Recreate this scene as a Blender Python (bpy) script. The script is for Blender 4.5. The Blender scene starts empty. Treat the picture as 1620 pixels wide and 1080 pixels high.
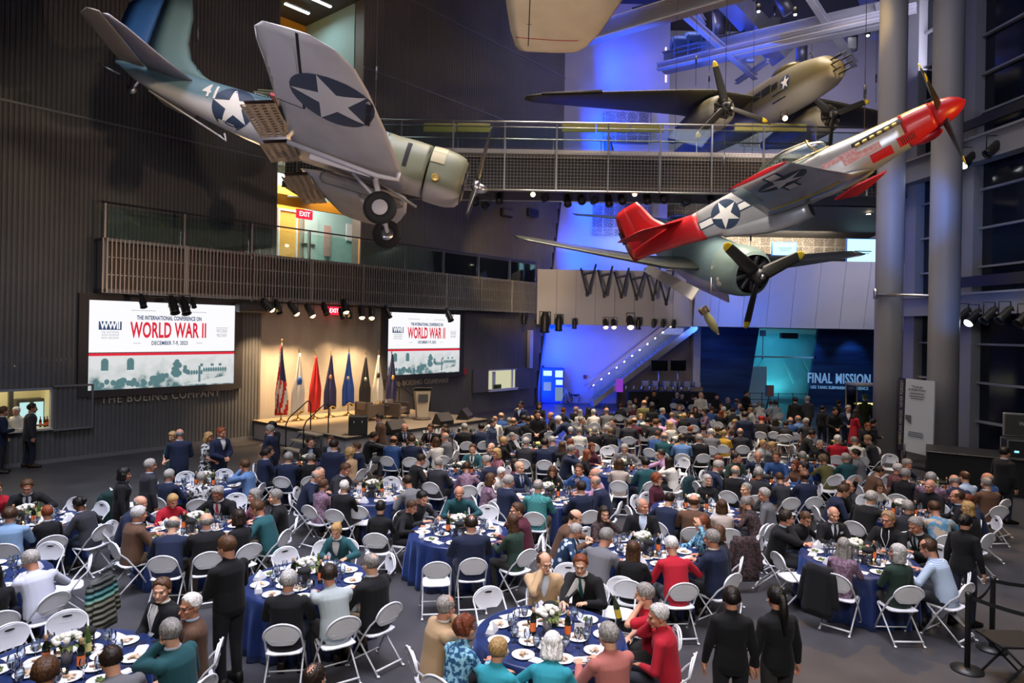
import bpy, bmesh, math, random
from mathutils import Vector, Matrix, Euler
from mathutils.bvhtree import BVHTree
random.seed(7)
rnd = random.Random(11)
scn = bpy.context.scene
COL = scn.collection
PI = math.pi
V = Vector

# ------------------------------------------------------------------ camera geometry
CAM_H, FPX, CPX, CPY, ROLL = 4.3, 1080.0, 810.0, 522.0, math.radians(1.0)
_cr, _sr = math.cos(ROLL), math.sin(ROLL)
def ray(px, py):
    u, v = px - CPX, CPY - py
    return (u*_cr - v*_sr)/FPX, (u*_sr + v*_cr)/FPX
def at_z(px, py, z):                       # point of the sight line on a horizontal level
    a, b = ray(px, py); d = (z - CAM_H)/b
    return V((a*d, d, z))
def at_y(px, py, d):                       # point of the sight line at a depth
    a, b = ray(px, py)
    return V((a*d, d, CAM_H + b*d))
cam_data = bpy.data.cameras.new('camera'); cam = bpy.data.objects.new('camera', cam_data); COL.objects.link(cam)
cam.location = (0, 0, CAM_H)
cam.rotation_euler = (Euler((PI/2, 0, 0)).to_matrix() @ Matrix.Rotation(ROLL, 3, 'Z')).to_euler()
cam_data.sensor_fit = 'HORIZONTAL'; cam_data.sensor_width = 36.0; cam_data.lens = 36.0*FPX/1620.0
cam_data.shift_y = -18.0/1620.0
cam_data.clip_end = 300
scn.camera = cam

# ------------------------------------------------------------------ materials
def mat(name, col, rough=0.6, metal=0.0, emit=None, es=0.0, alpha=None, trans=0.0, spec=0.5, coat=0.0):
    m = bpy.data.materials.new(name); m.use_nodes = True
    b = m.node_tree.nodes['Principled BSDF']
    b.inputs['Base Color'].default_value = (*col[:3], 1)
    b.inputs['Roughness'].default_value = rough
    b.inputs['Metallic'].default_value = metal
    b.inputs['Specular IOR Level'].default_value = spec
    if coat: b.inputs['Coat Weight'].default_value = coat
    if emit: b.inputs['Emission Color'].default_value = (*emit[:3], 1); b.inputs['Emission Strength'].default_value = es
    if alpha is not None: b.inputs['Alpha'].default_value = alpha
    if trans: b.inputs['Transmission Weight'].default_value = trans
    return m
def srgb(h):
    h = h.lstrip('#'); c = [int(h[i:i+2], 16)/255 for i in (0, 2, 4)]
    return tuple(x/12.92 if x <= .04045 else ((x+.055)/1.055)**2.4 for x in c)
def nodes(m): return m.node_tree.nodes, m.node_tree.links, m.node_tree.nodes['Principled BSDF']
def noise_mat(name, c1, c2, scale=4, rough=.6, detail=3, stretch=(1, 1, 1), metal=0.0, bump=0.0, spec=.5, lo=.35, hi=.65, coords='Object'):
    m = mat(name, c1, rough, metal, spec=spec); n, l, b = nodes(m)
    tc = n.new('ShaderNodeTexCoord'); mp = n.new('ShaderNodeMapping'); mp.inputs['Scale'].default_value = stretch
    nz = n.new('ShaderNodeTexNoise'); nz.inputs['Scale'].default_value = scale; nz.inputs['Detail'].default_value = detail
    cr = n.new('ShaderNodeValToRGB'); cr.color_ramp.elements[0].color = (*c1, 1); cr.color_ramp.elements[1].color = (*c2, 1)
    cr.color_ramp.elements[0].position = lo; cr.color_ramp.elements[1].position = hi
    l.new(tc.outputs[coords], mp.inputs['Vector']); l.new(mp.outputs['Vector'], nz.inputs['Vector'])
    l.new(nz.outputs['Fac'], cr.inputs['Fac']); l.new(cr.outputs['Color'], b.inputs['Base Color'])
    if bump:
        bp = n.new('ShaderNodeBump'); bp.inputs['Strength'].default_value = bump; bp.inputs['Distance'].default_value = .02
        l.new(nz.outputs['Fac'], bp.inputs['Height']); l.new(bp.outputs['Normal'], b.inputs['Normal'])
    return m
def objcol_mat(name, rough=.85, sheen=0.0, spec=.3, bump=0, bscale=60, sss=0.0):
    m = mat(name, (.5, .5, .5), rough, spec=spec); n, l, b = nodes(m)
    oi = n.new('ShaderNodeObjectInfo'); l.new(oi.outputs['Color'], b.inputs['Base Color'])
    if sheen: b.inputs['Sheen Weight'].default_value = sheen
    if bump:
        tc = n.new('ShaderNodeTexCoord'); nz = n.new('ShaderNodeTexNoise'); nz.inputs['Scale'].default_value = bscale
        nz.inputs['Detail'].default_value = 2
        bp = n.new('ShaderNodeBump'); bp.inputs['Strength'].default_value = bump; bp.inputs['Distance'].default_value = .01
        l.new(tc.outputs['Object'], nz.inputs['Vector']); l.new(nz.outputs['Fac'], bp.inputs['Height']); l.new(bp.outputs['Normal'], b.inputs['Normal'])
    return m
def emis(name, col, s): return mat(name, (0, 0, 0), .5, emit=col, es=s)
def glass_mat(name, tint=(.9, 1, .97), alpha=.16, rough=.03):
    m = bpy.data.materials.new(name); m.use_nodes = True; n, l = m.node_tree.nodes, m.node_tree.links
    n.clear(); o = n.new('ShaderNodeOutputMaterial'); t = n.new('ShaderNodeBsdfTransparent'); g = n.new('ShaderNodeBsdfGlossy')
    t.inputs['Color'].default_value = (*tint, 1); g.inputs['Roughness'].default_value = rough
    mx = n.new('ShaderNodeMixShader'); fr = n.new('ShaderNodeFresnel'); fr.inputs['IOR'].default_value = 1.45
    ad = n.new('ShaderNodeMath'); ad.operation = 'MULTIPLY_ADD'; ad.inputs[1].default_value = .9; ad.inputs[2].default_value = alpha*.25
    l.new(fr.outputs[0], ad.inputs[0]); l.new(ad.outputs[0], mx.inputs[0])
    l.new(t.outputs[0], mx.inputs[1]); l.new(g.outputs[0], mx.inputs[2]); l.new(mx.outputs[0], o.inputs['Surface'])
    return m

# ------------------------------------------------------------------ mesh builder
class MB:
    def __init__(s): s.v = []; s.f = []; s.m = []; s.sm = []
    def add(s, vs, fs, mi=0, M=None, smooth=False):
        o = len(s.v)
        if M is not None: vs = [M @ V(p) for p in vs]
        s.v.extend([tuple(p) for p in vs])
        for f in fs: s.f.append([i+o for i in f]); s.m.append(mi); s.sm.append(smooth)
        return s
    def box(s, c, d, mi=0, M=None, taper=1.0):
        x, y, z = d[0]/2, d[1]/2, d[2]/2; t = taper
        vs = [(c[0]+a*(t if e > 0 else 1), c[1]+b*(t if e > 0 else 1), c[2]+e) for e in (-z, z) for a, b in ((-x, -y), (x, -y), (x, y), (-x, y))]
        return s.add(vs, [(3, 2, 1, 0), (4, 5, 6, 7), (0, 1, 5, 4), (1, 2, 6, 5), (2, 3, 7, 6), (3, 0, 4, 7)], mi, M)
    def rbox(s, c, d, r=.01, mi=0, M=None):         # box with chamfered edges
        x, y, z = d[0]/2, d[1]/2, d[2]/2; r = min(r, x*.9, y*.9, z*.9)
        rings = []
        for zz, ins in ((-z, r), (-z+r, 0), (z-r, 0), (z, r)):
            a, b = x-ins, y-ins; k = max(r-ins, 0) if ins == 0 else 0
            q = r
            rings.append([(c[0]+px, c[1]+py, c[2]+zz) for px, py in ((-a+q, -b), (a-q, -b), (a, -b+q), (a, b-q), (a-q, b), (-a+q, b), (-a, b-q), (-a, -b+q))])
        return s.loft(rings, mi, M, smooth=False)
    def loft(s, rings, mi=0, M=None, smooth=True, caps=True, closed=True):
        n = len(rings[0]); vs = [p for r in rings for p in r]; fs = []
        for i in range(len(rings)-1):
            for j in range(n if closed else n-1):
                k = (j+1) % n; fs.append((i*n+j, i*n+k, (i+1)*n+k, (i+1)*n+j))
        if caps and closed:
            fs.append(tuple(range(n-1, -1, -1))); fs.append(tuple(range((len(rings)-1)*n, len(rings)*n)))
        return s.add(vs, fs, mi, M, smooth)
    def lathe(s, prof, n=16, mi=0, M=None, smooth=True, caps=True):
        return s.loft([[(r*math.cos(2*PI*j/n), r*math.sin(2*PI*j/n), z) for j in range(n)] for r, z in prof], mi, M, smooth, caps)
    def tube(s, pts, r, n=8, mi=0, M=None, closed=False, smooth=True):
        pts = [V(p) for p in pts]; k = len(pts); rs = r if isinstance(r, (list, tuple)) else [r]*k
        t0 = (pts[1]-pts[0]).normalized(); up = V((0, 0, 1)) if abs(t0.z) < .9 else V((1, 0, 0))
        nx = t0.cross(up).normalized(); rings = []
        for i in range(k):
            if closed: t = (pts[(i+1) % k]-pts[i-1]).normalized()
            elif i == 0: t = t0
            elif i == k-1: t = (pts[i]-pts[i-1]).normalized()
            else: t = ((pts[i+1]-pts[i]).normalized()+(pts[i]-pts[i-1]).normalized()).normalized()
            nx = (nx - t*nx.dot(t))
            nx = nx.normalized() if nx.length > 1e-6 else t.orthogonal().normalized()
            ny = t.cross(nx)
            rings.append([pts[i]+(nx*math.cos(2*PI*j/n)+ny*math.sin(2*PI*j/n))*rs[i] for j in range(n)])
        if closed: rings.append(rings[0])
        return s.loft(rings, mi, M, smooth, caps=not closed)
    def bar(s, a, b, w, h=None, mi=0, up=(0, 0, 1), M=None):   # rectangular bar between two points
        a, b = V(a), V(b); h = h or w; t = (b-a).normalized(); u = V(up)
        x = t.cross(u); x = x.normalized() if x.length > 1e-5 else t.orthogonal().normalized(); y = x.cross(t)
        vs = [p + x*sx*w/2 + y*sy*h/2 for p in (a, b) for sx, sy in ((-1, -1), (1, -1), (1, 1), (-1, 1))]
        return s.add(vs, [(0, 1, 2, 3), (7, 6, 5, 4), (4, 5, 1, 0), (5, 6, 2, 1), (6, 7, 3, 2), (7, 4, 0, 3)], mi, M)
    def ell(s, c, r, n=12, k=8, mi=0, M=None, R=None):
        rings = []; c = V(c)
        for i in range(k+1):
            a = -PI/2 + PI*max(.02, min(.98, i/k)); z = math.sin(a)*r[2]; q = math.cos(a)
            ring = [V((q*r[0]*math.cos(2*PI*j/n), q*r[1]*math.sin(2*PI*j/n), z)) for j in range(n)]
            rings.append([c + (R @ p if R is not None else p) for p in ring])
        return s.loft(rings, mi, M, True)
    def cap(s, a, b, ra, rb, n=12, mi=0, M=None):      # tapered capsule
        a, b = V(a), V(b); d = (b-a); L = d.length; t = d.normalized() if L > 1e-6 else V((0, 0, 1))
        x = t.orthogonal().normalized(); y = t.cross(x); rings = []
        prof = [(-math.cos(q)*ra, math.sin(q)*ra) for q in (.15, .6, 1.1)] + [(0, ra), (L*.33, ra+(rb-ra)*.33), (L*.66, ra+(rb-ra)*.66), (L, rb)] + [(L+math.cos(q)*rb, math.sin(q)*rb) for q in (1.1, .6, .15)]
        for h, r in prof: rings.append([a + t*h + (x*math.cos(2*PI*j/n)+y*math.sin(2*PI*j/n))*r for j in range(n)])
        return s.loft(rings, mi, M, True)
    def prism(s, poly, z0, z1, mi=0, M=None):
        n = len(poly); vs = [(p[0], p[1], z0) for p in poly]+[(p[0], p[1], z1) for p in poly]
        return s.add(vs, [tuple(range(n-1, -1, -1)), tuple(range(n, 2*n))]+[(i, (i+1) % n, n+(i+1) % n, n+i) for i in range(n)], mi, M)
    def slab(s, pts, thick, mi=0):                     # planar polygon in space, given real thickness
        pts = [V(p) for p in pts]; nn = V((0, 0, 0))
        for i in range(len(pts)): nn += pts[i].cross(pts[(i+1) % len(pts)])
        nn = nn.normalized()*thick; n = len(pts)
        return s.add(pts+[p-nn for p in pts], [tuple(range(n)), tuple(range(2*n-1, n-1, -1))]+[(i, n+i, n+(i+1) % n, (i+1) % n) for i in range(n)], mi)
    def sheet(s, grid, mi=0, smooth=True):             # open grid of points
        n = len(grid[0]); fs = [(i*n+j, i*n+j+1, (i+1)*n+j+1, (i+1)*n+j) for i in range(len(grid)-1) for j in range(n-1)]
        return s.add([p for r in grid for p in r], fs, mi, None, smooth)
    def mesh(s, name, mats):
        me = bpy.data.meshes.new(name); me.from_pydata(s.v, [], s.f)
        for m in (mats if isinstance(mats, (list, tuple)) else [mats]): me.materials.append(m)
        me.polygons.foreach_set('material_index', s.m); me.polygons.foreach_set('use_smooth', s.sm); me.update()
        return me
    def build(s, name, mats, parent=None, loc=None, fix=True):
        me = s.mesh(name, mats)
        if fix:
            bm = bmesh.new(); bm.from_mesh(me); bmesh.ops.recalc_face_normals(bm, faces=bm.faces); bm.to_mesh(me); bm.free()
        return link(name, me, parent, loc)
def link(name, me, parent=None, loc=None):
    o = bpy.data.objects.new(name, me); COL.objects.link(o)
    if parent is not None: o.parent = parent
    if loc is not None: o.location = loc
    return o
def tag(o, label=None, cat=None, group=None, kind=None):
    if label: o['label'] = label
    if cat: o['category'] = cat
    if group: o['group'] = group
    if kind: o['kind'] = kind
    return o
def thing(name, label, cat, loc=(0, 0, 0), rz=0, group=None):
    o = bpy.data.objects.new(name, None); COL.objects.link(o); o.location = loc; o.rotation_euler = (0, 0, rz); o.empty_display_size = .1
    return tag(o, label, cat, group)
def struct(o): o['kind'] = 'structure'; return o
KIDS = {}
def dup(root, loc=None, rz=None, label=None, group=None, scale=None):
    """a copy of a thing, its parts and their sub-parts"""
    if root.name not in KIDS: KIDS[root.name] = [(c, list(c.children)) for c in root.children]
    r = root.copy(); COL.objects.link(r)
    if loc is not None: r.location = loc
    if rz is not None: r.rotation_euler = (0, 0, rz)
    if label: r['label'] = label
    if group: r['group'] = group
    if scale: r.scale = scale
    for ch, gs in KIDS[root.name]:
        c = ch.copy(); COL.objects.link(c); c.parent = r
        for g in gs:
            d = g.copy(); COL.objects.link(d); d.parent = c
    return r
def text_mesh(txt, size=1.0, ext=.0, sx=1.0, sp=1.0, align='CENTER', bold=0.0):
    """lettering as mesh data, in the XY plane"""
    c = bpy.data.curves.new('lettering', 'FONT'); c.body = txt; c.size = size; c.extrude = ext; c.align_x = align; c.align_y = 'CENTER'
    c.space_character = sp; c.offset = bold; c.resolution_u = 3
    o = bpy.data.objects.new('lettering', c); COL.objects.link(o)
    dg = bpy.context.evaluated_depsgraph_get(); me = bpy.data.meshes.new_from_object(o.evaluated_get(dg)); bpy.data.objects.remove(o)
    if sx != 1.0: me.transform(Matrix.Diagonal((sx, 1, 1, 1)))
    return me
def add_text(mb, txt, M, size, mi=0, ext=.004, sx=1.0, sp=1.0, bold=0.0, align='CENTER'):
    me = text_mesh(txt, size, ext, sx, sp, align, bold)
    mb.add([v.co.copy() for v in me.vertices], [tuple(p.vertices) for p in me.polygons], mi, M); bpy.data.meshes.remove(me)
def frame(o, x, y):
    """matrix with origin o, X axis x, Y axis y"""
    x = V(x).normalized(); y = V(y); z = x.cross(y).normalized(); y = z.cross(x)
    return Matrix(((x.x, y.x, z.x, o[0]), (x.y, y.y, z.y, o[1]), (x.z, y.z, z.z, o[2]), (0, 0, 0, 1)))
def ztf(x, y, z, rz=0): return Matrix.Translation((x, y, z)) @ Matrix.Rotation(rz, 4, 'Z')

# shared materials
M = {}
M['white_metal'] = mat('white_painted_metal', (.72, .73, .77), .45)
M['white_plastic'] = mat('white_plastic', (.74, .75, .8), .5)
M['black'] = mat('black_metal', (.012, .012, .013), .45)
M['black_soft'] = mat('black_fabric', (.01, .01, .012), .9)
M['rubber'] = mat('rubber', (.015, .015, .016), .8)
M['steel'] = mat('steel', (.55, .55, .57), .3, 1)
M['dark_steel'] = mat('dark_steel', (.08, .08, .09), .45, .7)
M['brass'] = mat('brass', (.75, .5, .18), .3, 1)
M['gold'] = mat('gold_fringe', (.8, .55, .12), .6)
M['bulb'] = emis('warm_lamp_glow', (1, .62, .25), 11)
M['bulb_white'] = emis('white_lamp_glow', (.9, .95, 1), 14)
M['glass'] = glass_mat('clear_glass')
M['grey'] = mat('grey_paint', (.32, .32, .35), .6)
# ================================================================== THE HALL
W0, We, Wn = V((-14.22, 20.64, 0)), V((.6434, .7655, 0)), V((.7655, -.6434, 0))
def wu(px, py, off=0.0):                    # sight line -> (along, height) on the stage-side wall
    a, b = ray(px, py); d = (W0.dot(Wn) + off)/(a*Wn.x + Wn.y)
    return (V((a*d, d, 0)) - W0).dot(We), CAM_H + b*d
def Wp(u, z, off=0.0): return W0 + We*u + Wn*off + V((0, 0, z))
def wbox(mb, u0, u1, z0, z1, o0, o1, mi=0):
    vs = [Wp(u, z, o) for z in (z0, z1) for u, o in ((u0, o0), (u1, o0), (u1, o1), (u0, o1))]
    mb.add(vs, [(3, 2, 1, 0), (4, 5, 6, 7), (0, 1, 5, 4), (1, 2, 6, 5), (2, 3, 7, 6), (3, 0, 4, 7)], mi)
CEIL = 24.0
M['wall'] = noise_mat('grey_ribbed_metal', (.12, .122, .128), (.155, .155, .16), .6, .5, spec=.4)
M['wall_dark'] = mat('dark_wall_metal', (.06, .058, .062), .6)
M['panel'] = noise_mat('wall_panel', (.13, .122, .118), (.16, .15, .142), .5, .55)
M['trim'] = mat('trim_metal', (.22, .22, .24), .45, .3)
M['floor'] = noise_mat('polished_concrete', (.036, .036, .042), (.07, .067, .072), 1.1, .36, detail=6, spec=.55, lo=.3, hi=.72)
M['white_wall'] = noise_mat('pale_plaster_wall', (.47, .45, .52), (.52, .5, .57), .5, .7)
M['orange'] = mat('orange_paint', (.8, .32, .015), .6)
M['teal'] = mat('pale_teal_panel', (.36, .55, .56), .6)
M['cream'] = mat('cream_wall', (.72, .66, .42), .7)

def ribs(mb, u0, u1, z0, z1, off=0.0, sp=.13, dep=.035, zlow=None):
    n = max(1, int((u1-u0)/sp)); sp = (u1-u0)/n
    for i in range(n):
        u = u0+i*sp; zz = z0 if zlow is None else max(z0, zlow(u+sp))
        prof = [(u, 0), (u+sp*.2, dep), (u+sp*.7, dep), (u+sp*.9, 0), (u+sp, 0)]
        mb.sheet([[Wp(a, zz, off+o) for a, o in prof], [Wp(a, z1, off+o) for a, o in prof]], 0, False)
UEND = lambda z: 24.2 + .182*z
u_hatch0, z_hatch0 = wu(-70, 690); u_hatch1, z_hatch0 = wu(80, 676); z_hatch1 = wu(60, 616)[1]
u_st0, u_st1 = wu(412, 600)[0], wu(612, 560)[0]
u_op0, u_op1 = wu(440, 250)[0], wu(573, 250)[0]
ZB0, ZB1, ZR = 5.25, 6.95, 8.05             # balcony soffit, deck, rail
floor = MB().add([(-45, -6, 0), (45, -6, 0), (45, 62, 0), (-45, 62, 0)], [(0, 1, 2, 3)]).build('floor', M['floor']); struct(floor)
mb = MB()
ribs(mb, -10, u_hatch0, 0, CEIL); ribs(mb, u_hatch0, u_hatch1, 0, z_hatch0); ribs(mb, u_hatch0, u_hatch1, z_hatch1, CEIL)
ribs(mb, u_hatch1, u_st0, 0, ZB0+.4); ribs(mb, u_hatch1, u_op0, ZB0+.4, CEIL)
wall_left = struct(mb.build('wall_left', M['wall'], fix=False))
mb = MB(); ribs(mb, u_st1, 24.2, 0, ZB0+.4, sp=.16, dep=.02, zlow=None)
ribs(mb, u_op1, UEND(CEIL), ZB1-.2, CEIL, sp=.16, dep=.02, zlow=lambda u: (u-24.2)/.182)
ribs(mb, 24.2, UEND(6), 0, ZB1, sp=.16, dep=.02, zlow=lambda u: (u-24.2)/.182)
wbox(mb, u_st1-.02, u_st1, 0, ZB0, -.5, 0)
wbox(mb, u_op1-.02, u_op1, ZB1, CEIL, -.6, 0)
struct(mb.build('wall_stage_side', M['panel'], fix=False))
mb = MB()                                     # leaning end face of that wall
mb.slab([Wp(UEND(0), 0, .03), Wp(UEND(CEIL), CEIL, .03), Wp(UEND(CEIL), CEIL, -1.2), Wp(UEND(0), 0, -1.2)], .08)
struct(mb.build('wall_end', M['wall_dark']))
mb = MB()
for px0, py0, px1, py1 in ((-60, 150, 440, 250), (575, 8, 940, 116), (575, 110, 800, 188)):
    u, z = wu(px0, py0); u2, z2 = wu(px1, py1); zz = (z+z2)/2; wbox(mb, u, min(u2, UEND(zz)-.3), zz-.035, zz+.035, .0, .05)
for px in (608, 644, 676, 733): u = wu(px, 150)[0]; wbox(mb, u-.015, u+.015, ZB1+1.3, CEIL, 0, .03)
for px in (752, 790, 815): u = wu(px, 550)[0]; wbox(mb, u-.015, u+.015, 0, ZB0, 0, .03)
wbox(mb, u_hatch1-12, u_st0, 0, .12, 0, .06)
struct(mb.build('trim_1', M['trim']))

# backdrop of the stage: a stretched fabric wall set back a little
mb = MB(); g = []
for i in range(2):
    g.append([Wp(u_st0+(u_st1-u_st0)*j/60, (0, ZB0+.2)[i], -.2+.012*math.sin(j*.9)+.01*math.sin(j*2.3)) for j in range(61)])
mb.sheet(g); M['backdrop'] = noise_mat('warm_grey_fabric', (.36, .33, .3), (.43, .4, .36), 1.2, .85, bump=.15, stretch=(1, 1, .25))
struct(mb.build('wall_backdrop', M['backdrop'], fix=False))

# ---------------------------------------------------------------- openings above and behind the balcony
def room(name, u0, u1, z0, z1, o, mats, side=None, ceil=True):
    mb = MB(); wbox(mb, u0-.2, u1+.2, z0, z1, o-.1, o, 0); wbox(mb, u0-.1, u0, z0, z1, o, -.02, 0)
    wbox(mb, u1, u1+.1, z0, z1, o, -.7, 1); wbox(mb, u0-.2, u1+.2, z0-.2, z0, o, 0, 2)
    if ceil: wbox(mb, u0-.2, u1+.2, z1, z1+.15, o, -.02, 2)
    return struct(mb.build(name, mats))
room('wall_gallery_lower', u_op0, u_op1+2.5, ZB1, 11.2, -2.6, [M['teal'], M['teal'], M['wall_dark']])
room('wall_gallery_upper', u_op0, u_op1, 12.6, 18.6, -4.5, [M['orange'], M['teal'], M['wall_dark']])
mb = MB(); wbox(mb, u_op0, u_op1+.2, 11.2, 12.6, -.6, 0)
struct(mb.build('wall_between_floors', M['wall_dark']))
uo, zo = wu(437, 305, -.9); uo2, zo2 = wu(556, 330, -.9); zb = wu(437, 322, -.9)[1]
mb = MB(); wbox(mb, u_op0+.05, uo2, zb, zo, -1.0, -.85); struct(mb.build('trim_2', M['orange']))
ua, za = wu(438, 335, -2.5); ub, zbb = wu(474, 405, -2.5)
mb = MB(); wbox(mb, u_op0, ub+.25, ZB1, 10.4, -2.6, -2.55); struct(mb.build('wall_orange_panel', M['orange']))
d = MB(); wbox(d, ua+.1, ub-.2, ZB1, 9.3, -2.55, -2.5); d1 = struct(d.build('door_1', mat('amber_glazed_door', (.75, .42, .1), .25)))
d = MB()
for a, b in ((ua+.05, ua+.12), (ub-.22, ub-.15)): wbox(d, a, b, ZB1, 9.35, -2.55, -2.44)
wbox(d, ua+.05, ub-.15, 9.3, 9.38, -2.55, -2.44); d.build('door_frame', M['white_metal'], d1)
u2, z2 = wu(490, 350, -2.5)
d = MB(); wbox(d, u2-.5, u2+.45, ZB1, 9.15, -2.6, -2.55); d2 = struct(d.build('door_2', mat('pale_teal_door', (.42, .58, .58), .5)))
d = MB(); wbox(d, u2-.4, u2+.3, ZB1+1, ZB1+1.06, -2.55, -2.47); d.build('push_bar', M['steel'], d2)
def exit_sign(px, py, off, s, label, text='EXIT'):
    u, z = wu(px, py, off); t = thing('exit_sign', label, 'sign')
    mb = MB(); wbox(mb, u-.26*s, u+.26*s, z-.13*s, z+.13*s, off-.04, off, 0); mb.build('sign_box', emis('red_exit_glow', (.9, .02, .06), 1.2), t)
    mb = MB(); add_text(mb, text, frame(Wp(u, z, off+.006), We, (0, 0, 1)), .19*s, 0, .003, .9); mb.build('sign_lettering', emis('exit_letters', (1, .8, .8), 2.5), t)
exit_sign(482, 339, -1.1, 1.5, 'red lit exit sign above the teal door on the upper level')
exit_sign(528.5, 491.5, .15, 1.3, 'red lit exit sign among the stage spotlights')
u, z = wu(518, 381, -2.5)
t = MB(); wbox(t, u-.17, u+.17, z-.7, z+.7, -2.54, -2.5); tag(t.build('wall_plaque', mat('pink_brown_plaque', (.45, .3, .28), .5)), 'tall narrow brown plaque on the teal upper-level wall', 'plaque')
u, z = wu(555, 368, -2.5)
t = MB(); wbox(t, u-.25, u+.25, z-.4, z+.4, -2.54, -2.5); tag(t.build('notice_board', M['white_metal']), 'small white notice on the teal wall beside the big aircraft wheels', 'notice')
def tube_light(name, label, p, axis, L):
    t = thing(name, label, 'ceiling light', p)
    a = V(axis).normalized()
    MB().bar(a*-L/2+V((0, 0, .05)), a*L/2+V((0, 0, .05)), .16, .06).build('housing', M['white_metal'], t)
    MB().bar(a*-L/2, a*L/2, .12, .05).build('tube', emis('tube_glow', (.9, 1, .95), 9), t)
for i, (px, py, off, z) in enumerate(((484, 303, -1.6, 11.05), (497, 311, -1.3, 11.05), (470, 14, -2.5, 18.3), (505, 3, -1.5, 18.4))):
    a, b = ray(px, py); dd = (z-CAM_H)/b
    tube_light('strip_light', ('first strip light over the orange band', 'second strip light over the orange band, nearer the wheel', 'strip light at the top left opening, lower one', 'strip light at the top edge of the opening')[i], (a*dd, dd, z), We, 1.2)

# ---------------------------------------------------------------- balcony with slatted front and glass rail
BO = .85
ub0, ub1 = wu(163, 420, BO)[0], wu(851, 470, BO)[0]
bal = thing('balcony', 'long slatted metal balcony with glass rail running above both screens', 'balcony', Wp(ub0, ZB0))
def relw(mb, name, mats, root, fix=True):
    o = mb.build(name, mats, None, fix=fix); o.parent = root; o.matrix_parent_inverse = Matrix.Translation(-V(root.location)); return o
mb = MB(); wbox(mb, ub0, ub1, ZB0, ZB0+.12, 0, BO-.02); wbox(mb, ub0, ub1, ZB1-.1, ZB1, 0, BO-.02); wbox(mb, ub0, ub1, ZB0, ZB1, .25, .35, 1); wbox(mb, ub0, ub0+.08, ZB0, ZB1, 0, BO-.02)
M['slat'] = mat('balcony_slat_metal', (.46, .44, .42), .35, .6)
M['slat_back'] = noise_mat('balcony_backing', (.02, .022, .03), (.12, .09, .07), .5, .35, stretch=(1, 1, .6))
relw(mb, 'deck', [M['trim'], M['slat_back']], bal)
mb = MB(); n = int((ub1-ub0)/.125)
for i in range(n+1): u = ub0+(ub1-ub0)*i/n; wbox(mb, u-.02, u+.02, ZB0, ZB1, BO-.05, BO)
for z in (ZB0, ZB0+.55, ZB0+1.1, ZB1-.03): wbox(mb, ub0, ub1, z, z+.03, BO-.07, BO-.05)
relw(mb, 'slatted_front', M['slat'], bal)
mb = MB()
posts = [ub0+.1+i*2.45 for i in range(int((ub1-ub0)/2.45)+1)]
for u in posts: wbox(mb, u-.03, u+.03, ZB1-.2, ZR, BO-.3, BO-.16)
mb2 = MB()
for u in posts: wbox(mb2, u-.025, u+.025, ZB0, ZB1, BO, BO+.05)
relw(mb, 'rail_posts', M['steel'], bal); relw(mb2, 'front_ribs', M['slat'], bal)
for i, u in enumerate(posts):
    u2 = min(u+2.35, ub1); q = MB(); wbox(q, u+.08, u2, ZB1+.02, ZR-.1, BO-.22, BO-.2); relw(q, 'glass_pane', M['glass'], bal)
mb = MB(); mb.tube([Wp(ub0, ZR+.03, BO-.2), Wp(ub1, ZR+.03, BO-.2)], .03, 8); relw(mb, 'top_rail', M['dark_steel'], bal)

# ---------------------------------------------------------------- bridge across the hall
BY0, BY1, BX0, BX1 = 26.4, 28.6, -9.0, 15.6
BZ0, BZ1, BZR = 9.72, 11.28, 12.35
br = thing('foot_bridge', 'wire-mesh foot bridge crossing the hall behind the hanging planes', 'bridge', (0, BY0, BZ0))
def relp(mb, name, mats, root, fix=True):
    o = mb.build(name, mats, root, fix=fix); o.matrix_parent_inverse = Matrix.Translation(-V(root.location)); return o
M['bridge_under'] = mat('bridge_soffit', (.07, .065, .06), .7)
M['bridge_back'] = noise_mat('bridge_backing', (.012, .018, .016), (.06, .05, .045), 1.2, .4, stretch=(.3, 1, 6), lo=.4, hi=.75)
mb = MB(); mb.box((3.3, 27.5, BZ0+.1), (24.6, 2.2, .2)); mb.box((3.3, 27.5, BZ1-.25), (24.6, 2.2, .16)); relp(mb, 'deck', M['bridge_under'], br)
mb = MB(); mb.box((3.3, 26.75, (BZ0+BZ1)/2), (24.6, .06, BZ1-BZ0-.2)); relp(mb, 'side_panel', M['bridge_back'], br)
mb = MB()
for i in range(190): x = BX0+.03+i*.1295; mb.box((x, BY0, (BZ0+BZ1)/2), (.012, .012, BZ1-BZ0))
for i in range(13): mb.box((3.3, BY0-.012, BZ0+.02+i*.125), (24.6, .01, .01))
relp(mb, 'wire_mesh', mat('mesh_wire', (.36, .35, .36), .4, .5), br)
mb = MB(); mb.box((3.3, BY0+.06, BZ1-.06), (24.6, .1, .16)); relp(mb, 'edge_band', mat('pale_edge_band', (.5, .5, .54), .5), br)
mb = MB()
for i in range(13):
    x = -8.4+i*2.0; mb.box((x, BY0-.03, (BZ0+BZR)/2), (.06, .05, BZR-BZ0)); mb.box((x, BY1, (BZ1+BZR)/2), (.04, .04, BZR-BZ1))
relp(mb, 'rail_posts', M['steel'], br)
mb = MB()
for y, z, r in ((BY0, BZR, .035), (BY0, BZR-.2, .02), (BY0-.02, BZ0-.02, .04), (BY1, BZR-.05, .03), (BY1, BZR-.5, .02), (BY1, BZR-.75, .025), (BY0+.7, BZ0-.28, .03)):
    mb.tube([(BX0, y, z), (BX1, y, z)], r, 8)
relp(mb, 'rails', M['steel'], br)
for i in range(12): q = MB(); q.box((-7.4+i*2.0, BY0-.01, BZ1+.5), (1.9, .012, .8)); relp(q, 'glass_pane', M['glass'], br)
M['olive'] = mat('olive_text_panel', (.32, .3, .1), .6)
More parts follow.
